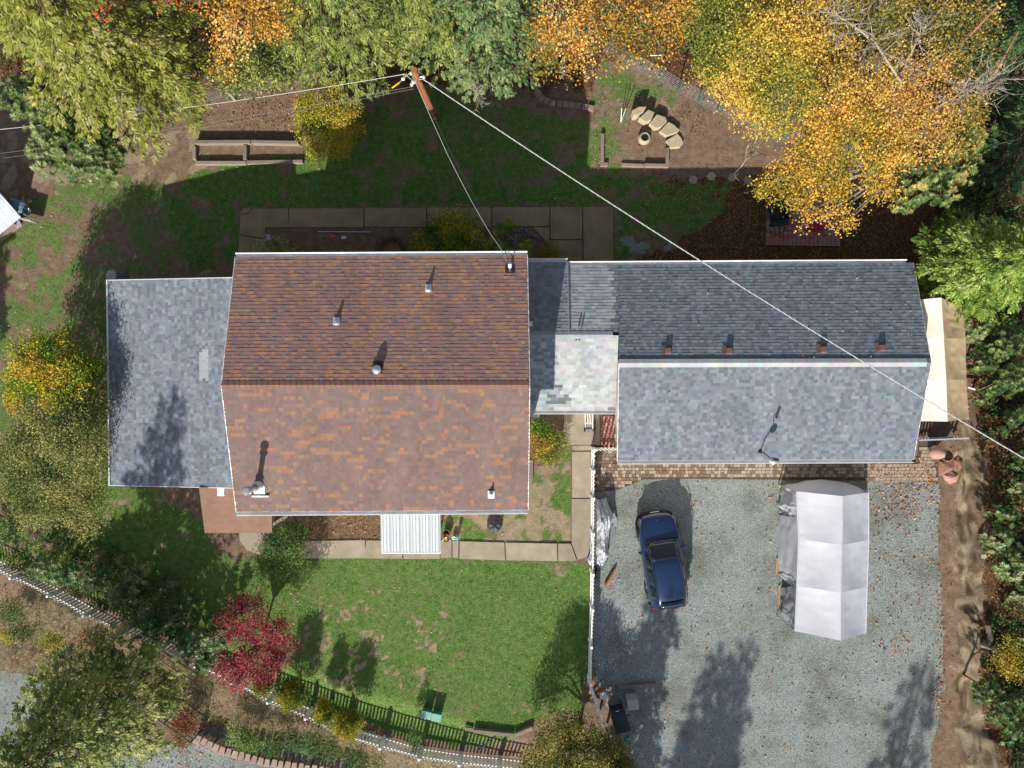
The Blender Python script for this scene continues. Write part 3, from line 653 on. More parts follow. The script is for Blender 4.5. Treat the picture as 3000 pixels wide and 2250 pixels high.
# --- grey-roofed wing on the west side
def grey(u, v, k=1.0):
    r_ = random.random()
    g = (.255, .28, .31) if r_ < .13 else ((.212, .236, .266) if r_ < .42 else ((.188, .211, .24) if r_ < .76 else (.150, .170, .198)))
    return tuple(q*k*.86*t for q, t in zip(g, (.96, 1.0, 1.06)))
def mk_wing():
    z0, z1 = 2.4, 3.15
    NW, SW_, NE, SE = W(317, 821, z0), W(324, 1422, z0), W(690, 813, z1), W(697, 1430, z1)
    NW.z = SW_.z = z0
    h = thing('grey_roofed_wing', 'low wing west of the brown roof with dappled grey shingle roof', 'house wing', (W(520, 1125, 2).x, 0, 0))
    roof = slab_of(MB(), SW_, NW, NE, SE).build('roof', M['under'], h)
    def c(u, v): return (.52, .55, .57) if (.355 < u*1 < .001) else grey(u, v, 1.2)
    tabs = tabs_on(NW, SW_, SE, NE, .136, [.11, .15, .17, .2, .15], c, .015, .005)
    # one pale repaired strip near the brown roof
    q_ = []
    for vs, cc, a in tabs:
        px = vs[0].x/((CAM_H-vs[0].z)/FPX)+1500; py = 1125-vs[0].y/((CAM_H-vs[0].z)/FPX)
        if 583 < px < 604 and 1018 < py < 1108: cc = (.36, .39, .42)
        q_.append((vs, cc, a))
    lay_shingles(roof, q_)
    MB().beam(NW+Vector((-.03, .02, -.02)), SW_+Vector((-.03, -.02, -.02)), .05, .16).build('fascia', M['gutter'], h)
    for a, b in ((NW, NE), (SW_, SE)): MB().beam(a-Vector((0, 0, .05)), b-Vector((0, 0, .05)), .03, .14).build('rake_board', M['gutter'], h)
    x0, x1, y0, y1 = NW.x+.35, house.location.x-5.0, SW_.y+.3, NW.y-.3
    q = MB(); q.add([(x0, y0, -.1), (x1, y0, -.1), (x1, y1, -.1), (x0, y1, -.1), (x0, y0, z0-.06), (x1, y0, z1-.2), (x1, y1, z1-.2), (x0, y1, z0-.06)], [(3, 2, 1, 0), (4, 5, 6, 7), (0, 1, 5, 4), (1, 2, 6, 5), (2, 3, 7, 6), (3, 0, 4, 7)])
    q.build('wall', M['siding'], h)
    MB().box(W(648, 1440, 2.95), (.3, .35, .12)).build('downspout_box', M['gutter'], h, bevel=.02)
    return h
wing = mk_wing()
# --- garage and the connector between it and the house
GE, GR = 2.4, 3.52
gNL, gNR = W(1812, 777, GE), W(2676, 770, GE); gSL, gSR = W(1809, 1349, GE), W(2676, 1345, GE); gRL, gRR = W(1814, 1064, GR), W(2728, 1062, GR)
def mk_garage():
    h = thing('grey_garage', 'long detached grey shingled garage with four box vents and a pale ridge', 'garage', (W(2240, 1100, 0).x, W(2240, 1075, 0).y, 0))
    NL, NR, SL, SR, RL, RR = gNL, gNR, gSL, gSR, gRL, gRR
    xl = W(1664, 777, GE).x; NLL = Vector((xl, NL.y, GE)); vs_ = .69
    mL = NL.lerp(RL, vs_); MLL = Vector((xl, mL.y, mL.z))
    q = MB(); slab_of(q, NL, NR, RR, RL); slab_of(q, SR, SL, RL, RR); slab_of(q, NLL, NL, mL, MLL)
    roof = q.build('roof', M['under'], h)
    tabs = tabs_on(NLL, NL, mL, MLL, .14, [.14, .17, .2, .26, .33], lambda u, v: grey(u, v, 1.0) if (u > .78+.18*vnoise(v*14, 0, 3)) else random.choice([(.34, .37, .40), (.31, .34, .37), (.27, .30, .33), (.38, .41, .43)]), .008, .004)
    tabs += tabs_on(NL, NR, RR, RL, .14, [.11, .14, .17, .2], grey, .0085, .004)
    tabs += tabs_on(SR, SL, RL, RR, .14, [.11, .14, .17, .2], grey, .016, .005)
    lay_shingles(roof, tabs)
    ridge_caps(roof, RL+Vector((0, 0, .02)), RR+Vector((0, 0, .02)), (.40, .42, .45), .3, .17, .05)
    q = MB(); q.beam(RL+Vector((0, .2, -.045)), RR+Vector((0, .2, -.045)), .04, .05); q.build('ridge_vent', M['black_metal'], roof)
    for a, b in ((NR, RR), (SL, RL), (SR, RR)): MB().beam(a-Vector((0, 0, .08)), b-Vector((0, 0, .08)), .03, .16).build('rake_board', M['gutter'], h)
    gutter(h, NLL, W(2658, 771, GE), (0, 1, 0)); gutter(h, SL, SR, (0, -1, 0))
    x0, x1, y0, y1 = RL.x+.35, RR.x-.45, SL.y+.35, NL.y-.35; zb = GE-.02; ym = (y0+y1)/2
    q = MB(); q.box(((x0+x1)/2, ym, zb/2-.05), (x1-x0, y1-y0, zb))
    for x in (x0, x1): q.add([(x-.05, y0, zb-.1), (x-.05, y1, zb-.1), (x-.05, ym, GR-.2), (x+.05, y0, zb-.1), (x+.05, y1, zb-.1), (x+.05, ym, GR-.2)], [(0, 1, 2), (5, 4, 3), (0, 3, 4, 1), (1, 4, 5, 2), (2, 5, 3, 0)])
    q.build('wall', M['siding'], h)
    pitch = math.atan((GR-GE)/(NL.y-RL.y))
    for px, py in ((1956, 1026), (2135, 1026), (2411, 1022), (2582, 1017)):
        z = 3.6
        for _ in range(6): p = W(px, py, z); z = GE+(GR-GE)*(NL.y-p.y)/(NL.y-RL.y)
        p = W(px, py, z)
        f = MB().box(p+Vector((-.05, .02, .035)), (.42, .36, .012), rx=-pitch).build('box_vent', M['brown_vent'], h)
        MB().box(p+Vector((0, -.03, .085)), (.25, .26, .13), rx=-pitch*.6, top=.92).build('vent_hood', M['brown_vent'], f, bevel=.012)
    # security light on a mast over the south slope
    z = 2.8
    for _ in range(6): p = W(2226, 1324, z); z = GE+(GR-GE)*(p.y-SL.y)/(RL.y-SL.y)
    p = W(2226, 1324, z); ml = MB().lathe(p, [(.09, 0), (.07, .08), (.04, .1), (.0, .1)], 14).build('lamp_mast', M['black_metal'], h)
    e = W(2262, 1347, p.z+1.0); MB().tube([p, p+Vector((.02, 0, .45)), e], .022, 8).build('mast_arm', M['black_metal'], ml)
    MB().lathe(e+Vector((.03, -.05, -.06)), [(.05, .16), (.1, .12), (.13, .02), (.13, -.05), (.08, -.14), (0, -.17)], 18, axis=(.2, -.5, .8)).build('lamp_head', M['alum'], ml, smooth=True)
    MB().tube([e, e+Vector((-.1, .12, .25)), e+Vector((.02, .1, .5))], .018, 6).box(e+Vector((.0, .06, .42)), (.10, .10, .34)).build('photocell', M['black_metal'], ml)
    return h
garage = mk_garage()
def mk_connector():
    h = thing('roofed_connector', 'low link with bright pale shingles joining the house to the garage', 'connector', (W(1650, 1000, 0).x, W(1650, 1000, 0).y, 0))
    xl = W(1552, 1128, HR).x-.35; zr = GE+.69*(GR-GE)+.04; ze = 2.4
    yr = W(1600, 981, zr).y; yn = W(1600, 768, ze+.05).y; ys = W(1600, 1202, ze).y; xr1 = W(1660, 768, ze).x; xr2 = gRL.x+.02
    eL, eR, rR, rL = Vector((xl, yn, ze+.05)), Vector((xr1, yn, ze+.05)), Vector((xr1, yr, zr)), Vector((xl, yr, zr))
    sL, sR, tR = Vector((xl, ys, ze)), Vector((xr2, ys, ze)), Vector((xr2, yr-.02, zr-.0))
    q = MB(); slab_of(q, eL, eR, rR, rL); slab_of(q, sR, sL, rL+Vector((0, -.02, 0)), tR); roof = q.build('roof', M['under'], h)
    dk = lambda u, v: random.choice([(.20, .225, .26), (.24, .265, .30), (.165, .19, .22), (.21, .235, .27)])
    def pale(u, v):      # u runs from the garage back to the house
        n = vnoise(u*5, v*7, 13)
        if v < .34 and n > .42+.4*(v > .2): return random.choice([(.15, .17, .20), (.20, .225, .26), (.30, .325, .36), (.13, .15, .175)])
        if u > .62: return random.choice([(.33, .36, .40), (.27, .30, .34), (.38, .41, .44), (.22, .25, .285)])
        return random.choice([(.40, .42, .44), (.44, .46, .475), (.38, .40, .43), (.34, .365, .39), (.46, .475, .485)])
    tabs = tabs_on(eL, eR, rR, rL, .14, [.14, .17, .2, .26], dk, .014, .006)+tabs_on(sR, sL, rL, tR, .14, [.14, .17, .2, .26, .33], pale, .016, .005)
    lay_shingles(roof, tabs)
    ridge_caps(roof, Vector((xl, yr, zr)), Vector((xr2-.1, yr, zr)), (.30, .33, .36), .25, .15, .045)
    q = MB(); q.box(((xr1+.03), (yn+yr)/2, (ze+zr)/2+.03), (.06, math.hypot(yn-yr, zr-ze), .10), rx=-math.atan((zr-ze)/(yn-yr))); q.build('step_flashing', M['galv'], roof)
    gutter(h, eL, eR+Vector((.03, 0, 0)), (0, 1, 0)); gutter(h, sL, sR, (0, -1, 0))
    x0, x1 = xl+.4, xr2-.1
    q = MB(); q.box(((x0+x1)/2, (yn+ys)/2, 1.15), (x1-x0, yn-ys-.7, 2.5)); q.build('wall', M['siding'], h)
    p = W(1554, 949, 3.2); MB().box(p+Vector((0, 0, .05)), (.17, .2, .16)).build('vent_hood', M['gutter'], h, bevel=.02)
    p = W(1693, 995, 3.5); q = MB()
    for dx in (-.06, .06): q.lathe(p+Vector((dx, 0, -.08)), [(.04, 0), (.04, .12), (0, .13)], 10)
    q.build('vent_stub', M['brown_vent'], h)
    return h
conn = mk_connector()
# ---------------------------------------------------------------- picket fences
def picket_fence(name, label, pts, cap_lab, hp=1.0, spacing=.152, outside=1, caps=True, group=None, picket_w=.085):
    c = sum(pts, Vector((0, 0, 0)))/len(pts); c.z = hz(c.x, c.y)
    f = thing(name, label, 'fence', c, group)
    pk = bpy.data.meshes.get('picket_%d' % int(hp*100))
    if pk is None:
        w2 = picket_w/2; b = MB(); prof = [(-w2, 0), (w2, 0), (w2, hp-.06), (w2*.7, hp-.015), (0, hp), (-w2*.7, hp-.015), (-w2, hp-.06)]; k = len(prof)
        b.add([(x, -.011, z) for x, z in prof]+[(x, .011, z) for x, z in prof], [tuple(range(k)), tuple(range(2*k-1, k-1, -1))]+[(i, k+i, k+(i+1) % k, (i+1) % k) for i in range(k)])
        pk = bpy.data.meshes.new('picket_%d' % int(hp*100)); pk.from_pydata(b.v, [], b.f); pk.materials.append(M['white'])
    for i, p in enumerate(pts):
        z = hz(p.x, p.y)
        q = MB().box((p.x, p.y, z+hp/2+.04), (.10, .10, hp+.12)).build('post', M['white'], f)
        if caps: MB().box((p.x, p.y, z+hp+.13), (.13, .13, .045), top=.7).build('post_cap', M['white'], q)
    for a, b in zip(pts[:-1], pts[1:]):
        d = Vector((b.x-a.x, b.y-a.y, 0)); L = d.length; d /= L; nrm = Vector((d.y, -d.x, 0))*outside
        za, zb = hz(a.x, a.y), hz(b.x, b.y)
        for zz in (.24, hp-.16):
            MB().beam(Vector((a.x, a.y, za+zz))-nrm*.005+d*.04, Vector((b.x, b.y, zb+zz))-nrm*.005-d*.04, .045, .085).build('rail', M['white'], f)
        n = max(1, int((L-.1)/spacing))
        for k in range(n):
            t = (k+.5)/n; p = a.lerp(b, t); z = za+(zb-za)*t
            o = bpy.data.objects.new('picket', pk); COL.objects.link(o); o.parent = f
            sc = 1-.10*math.sin(math.pi*t)
            o.location = (p.x+nrm.x*.034-c.x, p.y+nrm.y*.034-c.y, z+.03-c.z); o.rotation_euler = (0, 0, math.atan2(d.y, d.x)+random.uniform(-.02, .02)); o.scale = (1, 1, sc)
    return f
def cap_pt(px, py, h): p = W(px, py, h); return Vector((p.x, p.y, 0))
capsB = [(-90, 1640), (28, 1695), (137, 1748), (242, 1807), (351, 1857), (461, 1906), (568, 1957), (676, 2006), (782, 2062), (893, 2109), (998, 2165), (1112, 2197), (1227, 2228), (1345, 2246), (1463, 2258), (1585, 2268)]
picket_fence('picket_fence', 'long white picket fence curving below the front lawn and above the gravel road', [cap_pt(x, y, .62) for x, y in capsB], None, hp=1.04, outside=1)
gA = [(1733, 1312), (1732, 1372), (1731, 1450), (1731, 1550), (1730, 1665), (1729, 1765), (1725, 1870), (1723, 1975)]
picket_fence('picket_fence', 'white picket fence between the concrete path and the gravel driveway', [Vector((*W(x, y).xy, 0)) for x, y in gA], None, hp=1.05, outside=-1, caps=False)
picket_fence('picket_fence', 'short white picket fence closing the gap beside the garage corner', [Vector((*W(x, y).xy, 0)) for x, y in [(1737, 1312), (1815, 1311)]], None, hp=1.0, outside=1, caps=False)
# white board gate south of it
a, b, c_ = W(1722, 1980), W(1757, 2082), W(1778, 2122)
g = thing('board_gate', 'plain white board barrier angled past the black wheeled bin', 'gate', a.lerp(b, .5))
MB().beam(a+Vector((0, 0, 1.0)), b+Vector((0, 0, 1.0)), .13, .045).build('rail', M['white'], g)
MB().beam(a+Vector((0, 0, .5)), b+Vector((0, 0, .5)), .05, .12).build('rail', M['white'], g)
MB().beam(b+Vector((0, 0, .86)), c_+Vector((0, 0, .86)), .07, .04).build('rail', M['timber'], g)
for p in (a, b, c_): MB().box(p+Vector((0, 0, .5)), (.10, .10, 1.02)).build('post', M['white'], g)

# ---------------------------------------------------------------- wire mesh fences
def wire_fence(label, pts, h=1.1, post=True, lean=0.0):
    P3 = [Vector((p.x, p.y, p.z)) for p in pts]; c = sum(P3, Vector())/len(P3)
    f = thing('wire_fence', label, 'fence', c); q = MB(); n = 8
    for k in range(n):
        z = .05+h*k/(n-1); q.tube([p+Vector((lean*z, -lean*z, z)) for p in P3], .0075, 4, cap=False)
    for a, b in zip(P3[:-1], P3[1:]):
        m = int((b-a).length/.2)
        for i in range(m): t = a.lerp(b, i/m); q.tube([t, t+Vector((lean*h, -lean*h, h))], .006, 3, cap=False)
    tag(q.build('wire_mesh', M['wire'], f), kind='stuff')
    if post:
        for p in P3: MB().box(p+Vector((lean*h*.5, -lean*h*.5, h*.55)), (.05, .05, h*1.15)).build('post', M['green_post'], f)
    return f
wire_fence('wire mesh fence on green posts under the yellow maples', [G(x, y) for x, y in [(1766, 150), (1836, 190), (1930, 235), (1985, 270), (2045, 300), (2100, 330), (2200, 375), (2290, 408), (2350, 428), (2480, 460), (2600, 505), (2680, 520)]], 1.0)
wire_fence('grey wire fence beneath the big cedar and green firs', [G(x, y) for x, y in [(380, 340), (560, 318), (700, 280), (830, 248), (960, 222), (1080, 205), (1150, 195)]], .9, post=False)
p = G(690, 295); MB().tube([p, p+Vector((-.15, .25, .9)), p+Vector((-.35, .7, 1.6))], [.07, .06, .04], 8).tube([p+Vector((-.2, .35, 1.1)), p+Vector((-.7, .4, 1.5))], .025, 6).build('dead_snag', M['pale_bark'], None, p)
tag(bpy.data.objects['dead_snag'], 'bare grey forked snag leaning over the wire fence', 'dead tree')

# ---------------------------------------------------------------- utility pole and overhead lines
pb = W(1277, 349); ptop = W(1213, 205, 5.6); pl = thing('utility_pole', 'leaning brown wooden utility pole in the shaded back lawn', 'utility pole', pb)
MB().tube([pb+Vector((0, 0, -.3)), pb.lerp(ptop, .5), ptop], [.155, .14, .115], 16).build('shaft', M['pole'], pl, smooth=False)
def on_pole(t, dx=0, dy=0, dz=0): return pb.lerp(ptop, t)+Vector((dx, dy, dz))
MB().lathe(on_pole(.2), [(.158, -.02), (.158, .03)], 16).build('steel_band', M['galv'], pl)
MB().box(on_pole(.10, .03, -.15), (.10, .02, .22)).build('pole_tag', M['alum'], pl)
MB().lathe(on_pole(.955), [(.135, -.03), (.135, .03)], 16).build('top_band', M['galv'], pl)
for dx, dy, t in ((-.22, .1, .9), (.25, .0, .88), (-.2, -.1, .84), (-.3, -.1, .79)):
    e = on_pole(t, dx, dy); q = MB(); q.tube([on_pole(t), e], .018, 6); br = q.build('bracket', M['galv'], pl)
    MB().lathe(e, [(.03, -.06), (.065, -.04), (.04, 0), (.065, .04), (.03, .06)], 12).build('insulator', M['alum'], br)
def cable(label, pts, r, m='cable', twist=False, sub=24, name='overhead_cable'):
    P_ = [Vector(p) for p in pts]; path = []
    for i in range(len(P_)-1):
        for k in range(sub): path.append(P_[i].lerp(P_[i+1], k/sub))
    path.append(P_[-1]); q = MB()
    if not twist: q.tube(path, r, 6)
    else:
        L = sum((b-a).length for a, b in zip(path[:-1], path[1:])); n = int(L/.055)
        fine = []
        for i in range(n+1):
            t = i/n*(len(path)-1); j = min(int(t), len(path)-2); fine.append(path[j].lerp(path[j+1], t-j))
        d = (path[-1]-path[0]).normalized(); u = d.orthogonal().normalized(); v = d.cross(u)
        for s in range(3): q.tube([p+(u*math.cos(i*.45+s*2.094)+v*math.sin(i*.45+s*2.094))*r*1.1 for i, p in enumerate(fine)], r, 5)
    o = q.build(name, M[m], None, P_[0]); return tag(o, label, 'cable')
def arc(a, b, sag, n=8):
    return [a.lerp(b, i/n)-Vector((0, 0, sag*4*(i/n)*(1-i/n))) for i in range(n+1)]
cable('thick twisted cable crossing from the pole over the garage to the lower right', arc(W(1240, 232, 5.0), W(3060, 1378, 6.2), .75, 16), .0115, twist=True, sub=4)
cable('bright cable running from the pole top left under the cedar', arc(W(1186, 217, 5.1), W(-60, 385, 2.2), .35, 12), .013, sub=3)
cable('thin upper wire of the pair running left from the pole bracket', arc(W(1212, 253, 4.4), W(-40, 455, 1.9), .3, 10), .008, 'old_wire', sub=3)
cable('thin lower wire of the pair running left from the pole bracket', arc(W(1212, 260, 4.2), W(-40, 470, 1.8), .35, 10), .007, 'old_wire', sub=3)
drop = [W(1217, 240, 4.9), W(1243, 300, 4.75), W(1272, 366, 4.65), W(1310, 450, 4.6), W(1345, 520, 4.65), W(1382, 590, 4.8), W(1416, 650, 5.05), W(1440, 690, 5.25), W(1463, 722, 5.5), W(1478, 748, 5.7), W(1484, 764, 5.85)]
cable('bright service drop wire sagging from the pole to the brown roof', drop, .011, sub=2)
cable('thin dark line hanging beside the service drop to the house', [p+Vector((.04+.16*math.sin(i/10*math.pi), .02, -.06)) for i, p in enumerate(drop)], .011, 'black_cable', sub=2)
cable('thin jumper wire looped at the top of the pole', [W(1186, 217, 5.1), W(1204, 232, 4.7), W(1214, 240, 4.75), W(1225, 232, 4.9), W(1240, 232, 5.0)], .014, sub=3)
gw = [W(1204, 211, 5.3), W(1181, 231, 4.6), W(1170, 242, 4.1), W(1149, 257, 3.2)]
cable('guy wire with a small insulator leading down from the pole', gw[:3], .012, sub=3, name='guy_wire')
o = tag(MB().tube([gw[2], gw[3]], .03, 8).build('guy_guard', M['yellow'], None, gw[2]), 'yellow plastic guard sleeve on the guy wire', 'guy guard')
tag(MB().lathe(gw[1], [(.0, -.07), (.06, -.04), (.07, 0), (.06, .04), (0, .07)], 12).build('strain_insulator', M['white'], None, gw[1]), 'round white strain insulator on the guy wire', 'insulator')

# ---------------------------------------------------------------- silver canopy on the driveway
ze, zr = 2.0, 2.95
e = {k: W(*v) for k, v in dict(TL=(2334, 1439.5, ze), TM=(2469, 1453.6, zr), TR=(2544, 1442.7, ze), AL=(2340, 1580, ze), AM=(2467, 1596, zr), AR=(2545, 1582, ze), BL=(2335, 1717, ze), BM=(2463, 1736, zr), BR=(2540, 1720, ze), CL=(2329, 1849, ze), CM=(2462, 1877, zr), CR=(2536, 1855, ze)).items()}
tc_ = W(2437, 1650); tent = thing('silver_canopy', 'silver peaked canopy shelter with hanging side walls on the gravel driveway', 'canopy', tc_)
def panel(a, b, c, d, sag, nu=20, nv=12, wr=.01, seed=0, lip=.0):
    rows = []
    for i in range(nu+1):
        row = []
        for j in range(nv+1):
            u, v = i/nu, j/nv; p = a.lerp(b, u).lerp(d.lerp(c, u), v); s = 16*u*(1-u)*v*(1-v)
            cr = (abs(u-.5)*2)**3*(abs(v-.5)*2)**2
            q_ = (4*u*(1-u))**.5*min(1, (1-v)*5); p = p+Vector((0, 0, -sag*s*1.25+q_*(wr*(vnoise(u*9+seed, v*9, 3)-.5)*2+.006*math.sin(u*60+4*v)*(abs(v-.5)*2)**2+cr*.03*math.sin((u*7+v*13)*6))))
            row.append(p)
        rows.append(row)
    return rows
for k, (a, b) in enumerate((('T', 'A'), ('A', 'B'), ('B', 'C'))):
    for s, sg in (('L', .07), ('R', .06)):
        MB().grid(panel(e[a+s], e[b+s], e[b+'M'], e[a+'M'], sg, seed=k*7)).build('roof_panel', M['tent'], tent, smooth=True)
q = MB(); q.tube([e['TM'], e['AM'], e['BM'], e['CM']], .022, 8)
q.build('ridge_pole', M['tent'], tent)
for s in 'LR': MB().tube([e['T'+s], e['A'+s], e['B'+s], e['C'+s]], .03, 8).build('eave_pole', M['tent'], tent)
for a in 'TABC':
    for s in 'LR':
        MB().tube([e[a+s]-Vector((0, 0, .01)), Vector((e[a+s].x, e[a+s].y, 0))], .022, 8).build('leg', M['galv'], tent)
        MB().tube([e[a+s]-Vector((0, 0, .09)), e[a+'M']-Vector((0, 0, .09))], .02, 8).build('rafter', M['galv'], tent)
def wall(pts_top, pts_bot, name, wr, nu=26, nv=12, out=Vector((-1, 0, 0)), m='tent_wall', seed=0, bulge=0):
    rows = []
    def at(L, u):
        t = u*(len(L)-1); i = min(int(t), len(L)-2); return L[i].lerp(L[i+1], t-i)
    for j in range(nv+1):
        v = j/nv
        rows.append([at(pts_top, i/nu).lerp(at(pts_bot, i/nu), v)+out*(wr*(fbm(i/nu*7+seed, v*5+seed*3, 9, 3)-.5)*2*min(1, v*4)+bulge*math.sin(math.pi*v)*math.sin(math.pi*i/nu)) for i in range(nu+1)])
    return MB().grid(rows).build(name, M[m], tent, smooth=True)
sh = Vector((-.02, 0, -.02))
wall([e['TL']+sh, e['TL'].lerp(e['AL'], .55)+sh], [W(2290, 1421), W(2279, 1480, .05), W(2286, 1508, .1)], 'side_wall', .13, seed=2, m='tent_wall')
wall([e['TL'].lerp(e['AL'], .55)+sh, e['AL']+sh, e['BL']+sh], [W(2283, 1508, .05), W(2278, 1560), W(2278, 1650), W(2282, 1684), W(2322, 1722, .9)], 'side_wall', .05, seed=5)
wall([e['BL']+sh, e['CL']+sh], [W(2292, 1722, .1), W(2284, 1790), W(2305, 1815, .3), W(2326, 1842, 1.2)], 'side_wall', .10, seed=8, m='tent_wall_dark')
wall([e['TL'], e['TM'], e['TR']], [W(2292, 1420), W(2340, 1414), W(2390, 1408), W(2470, 1418), W(2542, 1440)], 'end_wall', .05, out=Vector((0, 1, 0)), m='tent', seed=4, bulge=.3)
wall([e['TR']-sh, e['AR']-sh, e['BR']-sh], [Vector((v.x-.04, v.y, .05)) for v in (e['TR'], e['AR'], e['BR'])], 'side_wall', .02, out=Vector((1, 0, 0)), m='tent', seed=6)
# planks leaning by the canopy
o = MB().beam(W(2277, 1635, .05), W(2274, 1680, .05), .07, .05).build('plank', M['wood'], None, W(2276, 1660)); tag(o, 'short raw plank sticking out below the canopy side wall', 'plank')
o = MB().beam(W(2283, 1715, .05), W(2282, 1790, .05), .06, .05).build('plank', M['wood'], None, W(2283, 1750)); tag(o, 'narrow plank at the lower left corner of the silver canopy', 'plank')
# ---------------------------------------------------------------- tan and white canopy beside the garage
ze, zr = 2.15, 2.95
xl = 16.95; T = {k: W(*v) for k, v in dict(TR=(2822, 905, ze), TM=(2757, 872, zr), AR=(2829, 993, ze), AM=(2764, 990, zr), BR=(2831, 1112, ze), BM=(2771, 1113, zr), CR=(2839, 1227, ze), CM=(2775, 1235, zr), CL=(2697, 1238, ze)).items()}
tn = thing('tan_canopy', 'peaked fabric canopy white on one slope and tan on the other beside the garage', 'canopy', W(2765, 1060))
for a, b in (('T', 'A'), ('A', 'B'), ('B', 'C')):
    MB().grid(panel(T[a+'R'], T[b+'R'], T[b+'M'], T[a+'M'], .05, wr=.022, seed=ord(a))).build('tan_panel', M['canvas_tan'], tn, smooth=True)
    la, lb = [Vector((xl, T[k+'M'].y-.02, ze+.1)) for k in (a, b)]
    MB().grid(panel(la, lb, T[b+'M'], T[a+'M'], .04, wr=.006, seed=ord(b))).build('white_panel', M['canvas_white'], tn, smooth=True)
MB().tube([T['TM'], T['AM'], T['BM'], T['CM']], .018, 8).build('ridge_pole', M['canvas_white'], tn)
MB().grid([[T['TM'].lerp(Vector((xl, T['TM'].y, ze)), u).lerp(Vector((T['TM'].x-.9*u, T['TM'].y+.1, .2)), v) for u in (0, .5, 1)] for v in (0, .5, 1)]).build('end_flap', M['tent_wall'], tn)
for k in ('TR', 'BR', 'CR'): MB().tube([T[k]-Vector((0, 0, .02)), Vector((T[k].x, T[k].y, hz(T[k].x, T[k].y)-.1))], .02, 8).build('leg', M['white'], tn)
for x, y in ((xl+.05, T['CM'].y), (xl+.05, T['TM'].y)): MB().tube([(x, y, ze+.08), (x, y, 0)], .02, 8).build('leg', M['white'], tn)

